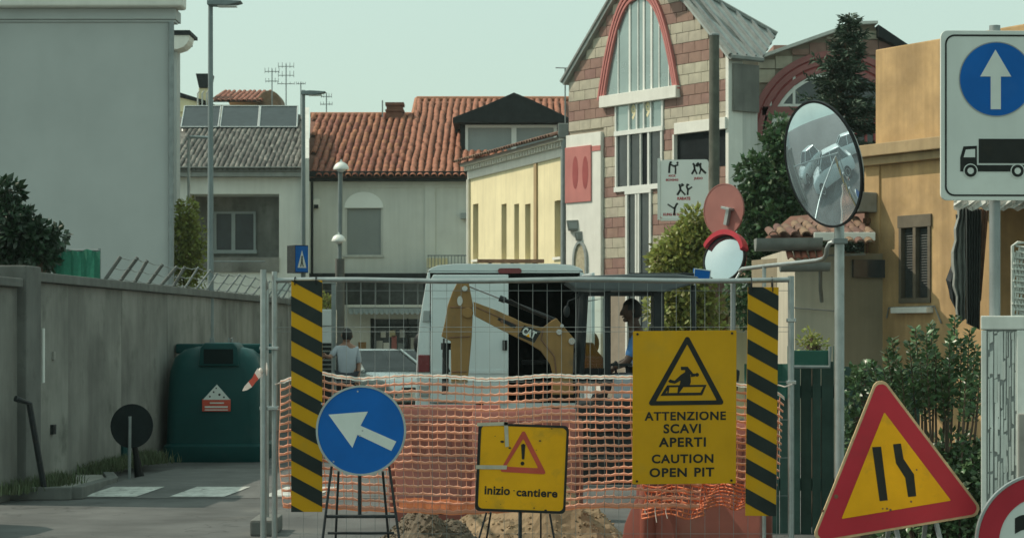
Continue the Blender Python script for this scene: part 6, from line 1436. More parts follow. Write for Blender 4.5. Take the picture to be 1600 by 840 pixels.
# blue arrow sign
YJ = 13.55; k = YJ/FPX; f = Fr(P(564,672,YJ), (1,0,0), (0,.06,1)); r = 70*k
ba = thing("arrow_sign", "round blue keep left sign with white diagonal arrow on a black stand", "sign", (X(564,YJ),YJ+.1,0))
g = MB(); g.poly(f, circ(0,0,r,64), -.014, 0); part("plate", g, M["sign_blue"], ba, bevel=.002)
g = MB(); ring(g, f, circ(0,0,r+.002,64), circ(0,0,r-.011,64), -.018, .005); part("rim", g, M["galv"], ba)
def bs_(px, py): return ((px-564)*k, (672-py)*k)
g = MB(); g.poly(f, [bs_(400+x/1.91, 400+y/1.91) for x, y in ((216,472),(334,463),(312,505),(419,552),(404,580),(303,532),(288,571))], .0008, .003); part("arrow", g, M["sign_white"], ba)
g = MB()
for x, y in ((310,535),(318,520),(303,403),(196,440),(232,612)): c = bs_(400+x/1.91, 400+y/1.91); g.poly(f, circ(*c, .006, 8), .0032, .005)
part("bolt", g, M["galv"], ba)
g = MB()
for a, b in (((518,728),(503,850)),((529,736),(524,850)),((598,736),(608,850)),((608,728),(625,850))):
    q = P(*b, YJ-.04 if a[0] in (518,608) else YJ+.3); q0 = P(*a, YJ+.02); d_ = (q-q0); tt = (0-q0.z)/d_.z; g.tube([q0, q0+d_*tt], .0085, 6)
g.tube([P(562,720,YJ+.03),P(562,806,YJ+.03)], .012, 6); g.tube([P(509,806,YJ+.0),P(618,806,YJ+.0)], .011, 6); g.tube([P(512,832,YJ+.2),P(616,832,YJ+.2)], .009, 6)
part("stand", g, M["steel_black"], ba)
# works sign
YK_ = 13.6; k = YK_/FPX
o_ = P(742,797,YK_); rx = (P(883,802,YK_)-o_); f = Fr(o_, rx, P(748,660,YK_)-o_); W_ = rx.length; H_ = (P(748,660,YK_)-o_).length
ws = thing("works_sign", "yellow site start sign with red warning triangle on a thin black stand", "sign", (X(815,YK_),YK_+.1,0))
g = MB(); g.poly(f, rrect(0,W_,0,H_,.03), -.014, 0); part("plate", g, M["sign_yellow2"], ws, bevel=.002)
g = MB(); ring(g, f, rrect(-.001,W_+.001,-.001,H_+.001,.03), rrect(.018,W_-.014,.016,H_-.014,.03), .0006, .003); part("border", g, M["sign_black"], ws)
ins = Matrix.Identity(3)
def wz(x, y):
    q = P(700+x/4.2, 640+y/4.2, YK_) - f.o; return (q.dot(f.r), q.dot(f.u))
def tri3(pts, rad): return rpoly([wz(*p) for p in pts], rad)
g = MB(); ring(g, f, tri3([(492,128),(335,405),(645,425)], .012), tri3([(490,190),(378,372),(590,384)], .004), .0008, .003); part("red_triangle", g, M["sign_red2"], ws)
g = MB(); g.poly(f, [wz(*p) for p in ((476,230),(490,222),(504,230),(498,325),(482,325))], .0008, .003); c = wz(486,352); g.poly(f, circ(*c, .0125, 14), .0009, .0031); part("exclamation_mark", g, M["sign_black"], ws)
g = MB(); 
def wtext(body, x0, x1, yb, yt, m_="sign_black"):
    p = wz(x0, yb); q = wz(x1, yb+0); tp_ = wz(x0, yt); text(g, f, body, p[0], q[0], p[1], tp_[1], .002, .03, .9)
p, q = wz(238,553), wz(405,560); tt_ = wz(238,497); text(g, f, "inizio", p[0], q[0], p[1], tt_[1], .002, .03, 1.05)
part("lettering", g, M["sign_black"], ws); g = MB(); p, q = wz(447,565), wz(717,572); tt_ = wz(447,508); text(g, f, "cantiere", p[0], q[0], p[1]-.002, tt_[1]-.006, .002, .03, 1.05); part("lettering", g, M["sign_black"], ws)
g = MB()
for x, y, rr in ((432,530,.006),(352,208,.013),(402,250,.009),(600,205,.008),(576,265,.004),(676,126,.006),(565,645,.006),(640,660,.009),(250,600,.003),(345,620,.003),(305,172,.004)): c = wz(x,y); g.poly(f, circ(*c, rr, 7, ry=rr*.6), .0031, .0036)
part("scuff", g, M["sign_black"], ws)
g = MB()
for pts in (((186,84),(388,78),(388,102),(186,106)),((362,80),(388,80),(396,240),(372,244)),((180,360),(385,364),(383,390),(180,386))): g.poly(f, [wz(*p) for p in pts], .0037, .0048)
part("tape_strip", g, M["tape"], ws)
g = MB()
for (a, b) in (((760,800),(748,842)),((767,800),(760,842)),((845,801),(845,842)),((859,802),(866,842))):
    q0 = P(*a, YK_+.015); q = P(*b, YK_+.02 if a[0] in (760,859) else YK_+.22); d_ = q-q0; tt = -q0.z/d_.z; g.tube([q0,q0+d_*tt], .0065, 6)
g.tube([P(813,790,YK_+.02),(X(813,YK_),YK_+.05,0)], .011, 6); part("stand", g, M["steel_black"], ws)
# open pit notice
YO_ = 13.93; k = YO_/FPX; f = Fr(P(988,756,YO_), P(1150,754.5,YO_)-P(988,756,YO_), (.004,0,1)); W_ = 162*k; H_ = 239*k
on = thing("open_pit_notice", "large yellow open pit warning notice with falling figure wired to the fence", "notice", tuple(P(1069,755,YO_)))
g = MB(); g.poly(f, rrect(0,W_,0,H_,.008,2), -.005, 0); part("plate", g, M["sign_yellow"], on, bevel=.001)
def nz_(x, y):
    q = P(970+x/2.469, 500+y/2.471, YO_) - f.o; return (q.dot(f.r), q.dot(f.u))
def nz2(x, y):
    q = P(1000+x/6.464, 520+y/6.462, YO_) - f.o; return (q.dot(f.r), q.dot(f.u))
g = MB(); ring(g, f, rpoly([nz2(*p) for p in ((459,18),(62,732),(848,732))], .016), rpoly([nz2(*p) for p in ((458,120),(150,688),(763,688))], .003), .0006, .0024); part("warning_triangle", g, M["sign_black"], on)
g = MB()
g.poly(f, [nz2(*p) for p in ((395,345),(465,345),(520,412),(495,425),(500,500),(485,545),(430,545),(380,612),(365,608),(372,545),(390,520),(395,485),(340,515),(285,505),(270,490),(290,470),(335,485),(400,425),(440,400),(440,380),(400,380))], .0007, .0025)
c = nz2(562,428); g.poly(f, circ(*c, .0125, 16), .0008, .0026); g.poly(f, [nz2(*p) for p in ((500,412),(545,418),(545,444),(500,450))], .00065, .00245); part("falling_figure", g, M["sign_black"], on)
g = MB(); ring(g, f, [nz2(*p) for p in ((262,530),(660,530),(615,635),(195,635))], [nz2(*p) for p in ((285,550),(628,550),(598,608),(245,608))], .0006, .0022); g.poly(f, [nz2(*p) for p in ((268,555),(284,555),(276,608),(262,608))], .0006, .0022); part("pit_outline", g, M["sign_black"], on)
for word, x0, x1, yt, yb in (("ATTENZIONE",88,402,354,388),("SCAVI",162,306,402,438),("APERTI",144,326,454,490),("CAUTION",118,356,519,553),("OPEN",110,254,571,606),("PIT",283,360,571,606)):
    g = MB(); a, b = nz_(x0,yb), nz_(x1,yt); text(g, f, word, a[0], b[0], a[1], b[1], .0016, .032, 1.12); part("lettering", g, M["sign_black"], on)
g = MB()
for u, v_ in ((.03,.02),(W_-.03,.02),(.03,H_-.02),(W_-.03,H_-.02)): g.poly(f, circ(u, v_, .008, 10), .001, .006)
part("rivet", g, M["black_plastic"], on)
g = MB(); g.obox(f, 0, W_, H_*.472, H_*.475, .0026, .003); part("crease", g, M["sign_yellow2"], on)
g = MB()
for u, v_ in ((.03,.02),(W_-.03,.02),(.03,H_-.02),(W_-.03,H_-.02)): q = f.at(u,v_,.004); g.tube([q, q+Vector((0,.09,.01))], .003, 5)
part("wire_tie", g, M["galv_dull"], on)

# ================================================================== ORANGE NET
YNt = 14.09; nt = thing("safety_net", "sun faded orange plastic safety netting tied behind the fence", "net", (X(830,YNt),YNt,.25))
topc = [(438,597),(455,590),(500,582),(530,588),(560,592),(600,589),(640,586),(700,588),(760,592),(810,590),(860,586),(920,588),(985,589),(1060,594),(1150,600),(1190,606),(1212,612),(1229,623)]
tx = [p[0] for p in topc]; ty = [p[1] for p in topc]
def net_top(px): return float(np.interp(px, tx, ty))
def net_bot(px): return 792 + 5*math.sin(px*.011)
NR, dpx = 17, 13.7
def netpt(px, j, sub=0.0):
    a, b = net_top(px), net_bot(px); f_ = j/NR
    wob = .8*math.sin(px*.043+j*.9) + .7*math.sin(px*.17+j*.8) + 2.0*math.sin(px*.016+j*.55)*math.sin(f_*3.1)
    sag = .9*abs(math.sin(math.pi*((px-438)/dpx)))
    dy = .012*math.sin(px*.03+j*.7) + .02*math.sin(px*.012)*f_
    sh = 4*math.sin(j*.35+px*.004)*f_ - 16*f_*max(0,(px-1180)/50)
    return P(px+sh, a+(b-a)*f_+wob*(.4+.6*f_)+sag, YNt+dy)
g = MB(); cols_ = int((1229-438)/dpx)+1
for j in range(NR+1):
    pts = []; pe = 1229 if j < 14 else 1096
    i = 0
    while 438+i*dpx/2 <= pe: pts.append(netpt(438+i*dpx/2, j)); i += 1
    r_ = .0084 if j < NR else .012
    hr = [r_*(.85 if q % 2 else 1.2) for q in range(len(pts))]
    # flat strips: squashed tubes with their top edge turned up
    vs = []; nn = len(pts)
    for q, p in enumerate(pts):
        h = hr[q]; tw = .25*math.sin(q*.21+j)
        vs += [p+Vector((0,.004+tw*.004,h)), p+Vector((0,-.0085,h*.35)), p+Vector((0,-.004,-h)), p+Vector((0,.006,-.2*h))]
    fs = []
    for q in range(nn-1):
        for e_ in range(4): fs.append((q*4+e_, q*4+(e_+1)%4, q*4+4+(e_+1)%4, q*4+4+e_))
    g.add(vs, fs)
part("horizontal_strand", g, M["net"], nt, kind="stuff", smooth=True)
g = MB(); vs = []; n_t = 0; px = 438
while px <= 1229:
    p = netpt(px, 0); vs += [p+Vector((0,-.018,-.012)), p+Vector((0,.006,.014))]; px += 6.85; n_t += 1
g.add(vs, [(2*q,2*q+2,2*q+3,2*q+1) for q in range(n_t-1)]); part("sunlit_edge", g, M["plastic_white"], nt)  # white strip paints the net's sunlit upper edge
# second, crumpled length of netting slumped over the red barriers
for r0_, (pxa, pxb, ya_, yb_, dy_) in enumerate(((1004,1100,757,806,.20),(1096,1166,754,792,.16))):
    g = MB(); nr_, nc_ = 7, int((pxb-pxa)/9)
    def fp_(a, b, dy_=dy_, pxa=pxa, pxb=pxb, ya_=ya_, yb_=yb_): return P(pxa+(pxb-pxa)*a+4*math.sin(b*5+a*7)+3*b, ya_+(yb_-ya_)*b+4*math.sin(a*8+b*2), YNt+.03+.04*math.sin(a*14+b*3)+dy_*.2*b)
    for r_i in range(nr_+1): g.tube([fp_(c_i/(nc_*2), r_i/nr_) for c_i in range(nc_*2+1)], .0062, 4)
    for c_i in range(nc_+1): g.tube([fp_(c_i/nc_, r_i/nr_) for r_i in range(nr_+1)], .0042, 4)
    part("folded_net", g, M["net_band"], nt, kind="stuff", smooth=True)
g = MB()
for i in range(cols_):
    px = 438+i*dpx; je = NR if px < 1096 else 14
    g.tube([netpt(px, j) for j in range(je+1)], .0027, 4)
part("vertical_strand", g, M["net"], nt, kind="stuff", smooth=True)
g = MB(); vs = []; i = 0; px = 438
while px <= 1096:
    p = netpt(px, NR); vs += [p+Vector((0,.004,-.022)), p+Vector((0,.003,.012))]; px += 8; i += 1
g.add(vs, [(2*q,2*q+2,2*q+3,2*q+1) for q in range(i-1)]); part("bottom_band", g, M["net_band"], nt)
g = MB(); vs = []; i = 0; px = 620
while px <= 740:
    for j in (15.6, 16.9): vs.append(netpt(px, j)+Vector((0,.012+.004*math.sin(px*.3),.006*math.sin(px*.11))))
    px += 6; i += 1
g.add(vs, [(2*q,2*q+2,2*q+3,2*q+1) for q in range(i-1)]); part("folded_band", g, M["net_band"], nt)
g = MB()
for px in (1010, 1026, 1043):
    q = netpt(px, NR); g.tube([q, q+Vector((.0,.004,-.05)), q+Vector((.01,.0,-.09-.03*math.sin(px)))], .003, 4)
g.tube([P(1205,606,YNt-.02),P(1216,601,YF_),P(1226,604,YF_-.03),P(1238,600,YF_-.04)], .005, 5); g.tube([P(440,597,YNt),P(430,600,YF_-.03)], .005, 5)
part("loose_strand", g, M["orange_tape"], nt)

# ================================================================== RED PLASTIC BARRIERS
def barrier(loc, rz, L, Hh, label):
    t = thing("plastic_barrier", label, "barrier", loc, rz, "red plastic road barriers in the works")
    f = Fr((0,0,0),(0,1,0)); g = MB(); pr = [(-.22,0),(.22,0),(.22,.10*Hh),(.19,.28*Hh),(.10,.5*Hh),(.08,.95*Hh),(.05,Hh),(-.05,Hh),(-.08,.95*Hh),(-.10,.5*Hh),(-.19,.28*Hh),(-.22,.10*Hh)]
    vs = [(x,-y_ if False else y_,z) for x in (-L/2,L/2) for y_, z in pr]; n = len(pr)
    g.add(vs, [(i, (i+1)%n, n+(i+1)%n, n+i) for i in range(n)]+[tuple(range(n-1,-1,-1)), tuple(range(n,2*n))]); part("body", g, M["barrier"], t, local=True, bevel=.018, smooth=True)
    for s_ in (-1,1):
        g = MB(); g.lathe((s_*(L/2-.0),0,.06), [(.045,0),(.06,.02),(.06,Hh*.8),(.045,Hh*.85)], 12); part("end_post", g, M["barrier"], t, local=True, smooth=True)
    g = MB()
    for i in range(6): x = -L/2+.12+(L-.24)*i/5; g.box(x-.025,x+.025,-.226,-.2,.06*Hh,.10*Hh+.03)
    part("slot", g, M["bin_dark"], t, local=True)
    g = MB()
    for i in range(4): x = -L/2+.2+(L-.4)*i/3; g.box(x-.06,x+.06,-.115,-.07,.56*Hh,.9*Hh)
    part("rib", g, M["barrier"], t, local=True, bevel=.012)
    g = MB(); g.lathe((L*.3,0,Hh-.002), [(.035,0),(.035,.025),(.02,.03)], 10); part("fill_cap", g, M["black_plastic"], t, local=True)
    return t
barrier((X(1118,15.2),15.3,0), R(-14), .72, .98, "red plastic barrier directly behind the right striped board")
barrier((X(1032,15.6),15.4,0), R(62), .5, .9, "red plastic barrier turned end on below the open pit notice")
barrier((X(700,18.6),18.6,0), R(4), .92, 1.0, "red plastic barrier behind the net above the works sign, left one")
barrier((X(820,18.4),18.5,0), R(-5), .9, .97, "red plastic barrier behind the net above the works sign, nearer the excavator arm")
# soil mounds
def mound(name, label, cx_, cy_, rx_, ry_, h, m_, seed, stones, sm):
    n = 46; vs = []; fs = []; rg = np.random.default_rng(seed); ph = rg.uniform(0,6,8)
    def hh_(x, y):
        d = math.sqrt((x/rx_)**2+(y/ry_)**2); b = max(0, 1-d**1.5)
        return h*b*(1+.22*math.sin(x*7+ph[0])*math.cos(y*6+ph[1])+.12*math.sin(x*17+ph[2]+y*9)) - .015
    for j in range(n+1):
        for i in range(n+1):
            x = rx_*1.08*(2*i/n-1); y = ry_*1.08*(2*j/n-1); vs.append((cx_+x, cy_+y, hh_(x,y)+rg.normal()*.006))
    for j in range(n):
        for i in range(n): fs.append((j*(n+1)+i, j*(n+1)+i+1, (j+1)*(n+1)+i+1, (j+1)*(n+1)+i))
    for _ in range(stones):
        a = rg.uniform(0,6.28); q = math.sqrt(rg.uniform())*.98; x, y = q*rx_*math.cos(a), q*ry_*math.sin(a); s_ = sm*rg.uniform(.4,1.5); z = hh_(x,y)+s_*.25
        k0 = len(vs); b = [(s_,0,0),(-s_,0,0),(0,s_,0),(0,-s_,0),(0,0,s_*.8),(0,0,-s_*.8)]
        mm = Matrix.Rotation(rg.uniform(0,6),3,'Z') @ Matrix.Rotation(rg.uniform(0,6),3,'X')
        for p in b: w_ = mm @ Vector([c*rg.uniform(.6,1.2) for c in p]); vs.append((cx_+x+w_.x, cy_+y+w_.y, z+w_.z))
        for e_ in ((0,2,4),(2,1,4),(1,3,4),(3,0,4),(2,0,5),(1,2,5),(3,1,5),(0,3,5)): fs.append(tuple(k0+i for i in e_))
    g = MB().add(vs, fs); return solo(name, g, m_, label, "mound", (cx_,cy_,0), smooth=False, kind=None)
mound("soil_mound", "brown heap of dug sandy soil behind the works sign", X(835,15.9), 16.0, .80, .9, .50, M["sand"], 3, 900, .012)
mound("shaded_mound_end", "left end of the soil heap, coloured dark as shade, between the arrow and works signs", X(665,14.8), 14.9, .52, .5, .40, M["shaded_soil"], 5, 900, .014)  # shaded end of the soil mound, its shade put into the colour
g = MB(); 
for i, (a, b, c_) in enumerate(((498,585,14.6),(495,560,14.95))): g.box(X(a,c_),X(b,c_),c_-.07,c_+.07,.004+.0*i,.05+.02*i)
t = thing("timber_planks", "pale scaffold planks lying on the ground behind the arrow sign stand", "planks", (X(540,14.7),14.7,0))
for i, (a, b, c_) in enumerate(((496,586,14.6),(492,566,14.95))):
    g = MB(); g.box(X(a,c_),X(b,c_),c_-.07,c_+.07,.004,.06); part("plank", g, M["mustard_trim"], t, bevel=.006)

# ================================================================== EXCAVATOR
YE_ = 22.0; ke = YE_/FPX
ex = thing("mini_excavator", "tan yellow mini excavator with dark open cab and raised bent arm", "excavator", (X(970,YE_),YE_+.4,0))
fe_ = Fr((0,YE_-.12,0)); zx = lambda x, y: (X(640+x/3.361,YE_-.12), Z(390+y/3.36,YE_-.12))
boom = [(335,272),(460,318),(600,383),(700,408),(745,372),(770,358),(800,392),(868,470),(862,500),(856,680),(862,760),(750,760),(752,650),(738,600),(690,532),(620,488),(560,460),(440,400),(340,347)]
g = MB(); g.poly(fe_, [zx(*p) for p in boom], -.16, .0); bm_ = part("boom", g, M["excav"], ex, bevel=.008)
g = MB(); edge = [zx(*p) for p in ((700,420),(690,470),(760,560),(770,650))]; g.tube([fe_.at(a,b,.004) for a,b in edge], .008, 5); g.tube([fe_.at(*zx(345,300),.004), fe_.at(*zx(590,405),.004)], .006, 5); part("weld_seam", g, M["rust"], bm_)
stick_ = [(250,172),(310,172),(332,290),(326,450),(304,700),(218,700),(216,480),(166,455),(185,380),(200,290),(225,220)]
g = MB(); g.poly(fe_, [zx(*p) for p in stick_], -.15, -.01); sk = part("stick", g, M["excav"], ex, bevel=.008)
g = MB(); g.poly(fe_, circ(*zx(264,268), .028, 14, ry=.05), -.008, -.002); part("stick_hole", g, M["plaster_gate"], sk)
for x, y, rr in ((305,330,.055),(785,432,.03),(290,205,.03),(852,480,.035),(800,400,.02)):
    g = MB(); c = zx(x,y); g.poly(fe_, circ(*c, rr, 16), -.18, .03); part("pivot_pin", g, M["excav"] if rr > .05 else M["chrome"], bm_, bevel=.004)
g = MB()
for p_, q_ in (((205,460),(318,455)),((222,640),(300,640)),((213,300),(330,305))): g.tube([fe_.at(*zx(*p_), -.005), fe_.at(*zx(*q_), -.005)], .006, 5)
part("stick_weld", g, M["rust"], sk, kind="stuff")
g = MB(); g.poly(fe_, [zx(*p) for p in ((470,352),(560,398),(552,414),(462,368))], .001, .004); part("warning_decal", g, M["cab_black"], bm_)
g = MB(); g.obox(fe_, *[zx(478,0)[0], zx(492,0)[0]], zx(0,384)[1], zx(0,368)[1], .001, .012); part("grease_block", g, M["rust"], bm_)
def cyl(p, q, r0, r1, f_):
    a, b = fe_.at(*zx(*p), -.07), fe_.at(*zx(*q), -.07); m_ = a.lerp(b, f_); g = MB(); g.tube([m_, b], r1, 10); c = part("cylinder", g, M["cab_black"], ex, smooth=True)
    g = MB(); g.tube([a, m_], r0, 8); part("rod", g, M["chrome"], c, smooth=True)
    g = MB(); g.tube([m_-(b-a).normalized()*.02, m_+(b-a).normalized()*.05], r1*1.5, 10); part("gland", g, M["cab_black"], c)
cyl((300,185),(775,372),.012,.022,.38); cyl((190,470),(185,760),.016,.034,.1)
g = MB()
for o in (0,.03): g.tube([fe_.at(*zx(525,262), -.02-o), fe_.at(*zx(640,320), .0-o), fe_.at(*zx(720,352), -.03-o), fe_.at(*zx(830,440), -.05-o), fe_.at(*zx(880,560), -.02-o)], .010, 6)
g.tube([fe_.at(*zx(180,465), .0), fe_.at(*zx(176,560), .02), fe_.at(*zx(210,640), .0)], .010, 6)
part("hydraulic_hose", g, M["rubber"], ex, smooth=True)
plate = [zx(*p) for p in ((602,396),(692,428),(655,488),(566,452))]
g = MB(); g.poly(fe_, plate, .001, .005); pl = part("logo_plate", g, M["sign_black"], bm_)
pa, pb = Vector(plate[3]), Vector(plate[2]); ru = (pb-pa); fl_ = Fr(fe_.at(*plate[3], 0), Vector((ru.x,0,ru.y)), Vector((-ru.y,0,ru.x)))
g = MB(); L_ = ru.length; text(g, fl_, "CAT", L_*.16, L_*.92, .035, .115, .0065, .05, 1.0, skew=.0); part("lettering", g, M["sign_white"], pl)
g = MB(); g.poly(fl_, [(L_*.43,.033),(L_*.66,.033),(L_*.545,.07)], .0068, .008); part("logo_triangle", g, M["sign_yellow2"], pl)
# bucket and dipper end
g = MB(); fb_ = Fr((0,YE_,0)); bk = [(X(690,YE_),Z(650,YE_)),(X(735,YE_),Z(640,YE_)),(X(742,YE_),Z(690,YE_)),(X(720,YE_),Z(735,YE_)),(X(672,YE_),Z(740,YE_)),(X(690,YE_),Z(705,YE_))]
g.poly(fb_, bk, -.25, .22); bu = part("bucket", g, M["excav"], ex, bevel=.01)
for i in range(4): 
    g = MB(); q = Vector((X(674,YE_),YE_-.2+.15*i-.02,Z(740,YE_))); g.tube([q+Vector((.03,0,.01)), q+Vector((-.05,0,-.03))], [.02,.008], 5); part("bucket_tooth", g, M["chrome"], bu)
# upper body, cab
cz = lambda py: Z(py,YE_-.1); cxx = lambda px: X(px,YE_-.1); y0, y1 = YE_+.06, YE_+1.0
g = MB(); fcab = Fr((0,y0,0))
g.poly(fcab, [(cxx(896),.62),(cxx(1120),.62),(cxx(1150),.72),(cxx(1150),1.15),(cxx(1090),1.22),(cxx(1030),.98),(cxx(905),.90)], -1.0, 0); part("house_body", g, M["cab_black"], ex, bevel=.03)
g = MB(); g.poly(fcab, [(cxx(1040),1.0),(cxx(1155),1.0),(cxx(1160),1.25),(cxx(1095),1.34),(cxx(1040),1.2)], -1.02, -.02); part("engine_cover", g, M["cab_black"], ex, bevel=.03)
g = MB(); g.box(cxx(868),cxx(1130),y0+.05,y0+.9,.42,.60); part("slew_ring", g, M["cab_black"], ex, bevel=.02)
ft = Fr((0,YE_-.1,0))
for yy in (YE_-.05, YE_+.72):
    f_ = Fr((0,yy,0)); g = MB(); pr = rrect(cxx(840), cxx(1135), .0, .42, .2, 8); g.poly(f_, pr, -.28, 0); tk = part("track", g, M["rubber"], ex, bevel=.02)
    g = MB()
    for i in range(26): x = cxx(856)+(cxx(1120)-cxx(856))*i/25; g.box(x-.018,x+.018,yy-.002,yy+.282,-.0,.012); g.box(x-.018,x+.018,yy-.002,yy+.282,.41,.436)
    part("track_pad", g, M["rubber"], tk, kind="stuff")
    for i in range(5): 
        g = MB(); x = cxx(872)+(cxx(1104)-cxx(872))*i/4; g.poly(f_, circ(x,.2,.12 if i in (0,4) else .07,18), .002, .03); part("track_roller", g, M["excav"] if i in (0,4) else M["cab_black"], tk)
g = MB(); g.box(cxx(786),cxx(806),YE_-.1,YE_+1.1,.06,.36); g.box(cxx(806),cxx(870),YE_+.3,YE_+.4,.16,.26); g.box(cxx(806),cxx(870),YE_+.65,YE_+.75,.16,.26); part("dozer_blade", g, M["excav"], ex, bevel=.015)
# cab posts and roof
def post(pa, pb, y, w_): g = MB(); a, b = Vector((cxx(pa[0]),y,cz(pa[1]))), Vector((cxx(pb[0]),y,cz(pb[1]))); g.tube([a,b], w_, 8); return part("cab_post", g, M["cab_black"], ex)
post((913,455),(906,585),y0,.05); post((950,445),(950,590),y0,.036); post((1085,445),(1087,600),y0,.022)
g = MB(); g.obox(ft, cxx(1022), cxx(1039), cz(600), cz(446), -.25, -.10); part("cab_post", g, M["cab_black"], ex, bevel=.012)
post((912,455),(905,585),y1,.035); post((1034,446),(1034,600),y1,.04)
g = MB(); g.poly(ft, [(cxx(884),cz(440)),(cxx(902),cz(452)),(cxx(1040),cz(456)),(cxx(1092),cz(441)),(cxx(1092),cz(432)),(cxx(1060),cz(428)),(cxx(980),cz(428)),(cxx(905),cz(431))], -1.12, -.02); cr = part("cab_roof", g, M["cab_roof"], ex, bevel=.02)
g = MB(); g.obox(ft, cxx(984), cxx(1086), cz(432), cz(425.5), -.8, -.1); part("roof_hatch", g, M["cab_black"], cr, bevel=.01)
g = MB(); g.obox(ft, cxx(905), cxx(1030), cz(462), cz(455.5), -.2, -.12); part("roof_beam", g, M["cab_black"], ex)
g = MB(); g.obox(ft, cxx(934), cxx(990), cz(572), cz(568), -.3, -.24); g.tube([Vector((cxx(938),y0+.1,cz(570))),Vector((cxx(938),y0+.1,cz(600)))], .012, 6); part("grab_bar", g, M["cab_black"], ex)
g = MB(); g.poly(fcab, [(cxx(903),cz(600)),(cxx(958),cz(600)),(cxx(952),cz(566)),(cxx(936),cz(548)),(cxx(930),cz(535)),(cxx(909),cz(535))], -.9, -.3); part("control_console", g, M["cab_black"], ex, bevel=.02)
g = MB(); g.add([(cxx(917),y0+.01,cz(465)),(cxx(946),y0+.01,cz(462)),(cxx(946),y0+.01,cz(575)),(cxx(911),y0+.01,cz(575))], [(0,1,2,3)]); part("side_pane", g, M["glass_clear"], ex)
g = MB(); g.add([(cxx(912),y0+.02,cz(458)),(cxx(911),y1-.02,cz(458)),(cxx(905),y1-.02,cz(585)),(cxx(905),y0+.02,cz(585))], [(0,1,2,3)]); part("front_pane", g, M["glass_clear"], ex)
g = MB(); g.tube([Vector((cxx(917),y0-.01,cz(470))),Vector((cxx(944),y0-.01,cz(466))),Vector((cxx(945),y0-.01,cz(575)))], .008, 6); part("pane_edge", g, M["shutter_grey"], ex)
g = MB(); g.tube([Vector((cxx(886),y0-.02,cz(480))),Vector((cxx(889),y0-.02,cz(470))),Vector((cxx(908),y0,cz(462)))], .008, 6); g.ball((cxx(886),y0-.02,cz(486)), .035, .02, .06, 10, 8); part("wing_mirror", g, M["cab_black"], ex)
g = MB(); g.box(cxx(996),cxx(1040),YE_+.35,YE_+.8,.98,1.10); g.box(cxx(1022),cxx(1040),YE_+.35,YE_+.8,1.10,1.72); st_ = part("seat", g, M["cab_black"], ex, bevel=.03)
for px in (968, 985):
    g = MB(); g.tube([Vector((cxx(px),YE_+.32,.92)),Vector((cxx(px-3),YE_+.32,cz(572)))], .012, 6); g.ball((cxx(px-3),YE_+.32,cz(570)), .025, .025, .04, 8, 6); part("lever", g, M["cab_black"], ex)
g = MB(); g.box(cxx(960),cxx(992),YE_+.15,YE_+.3,.95,1.2); part("console", g, M["shirt_white"], ex, bevel=.02)

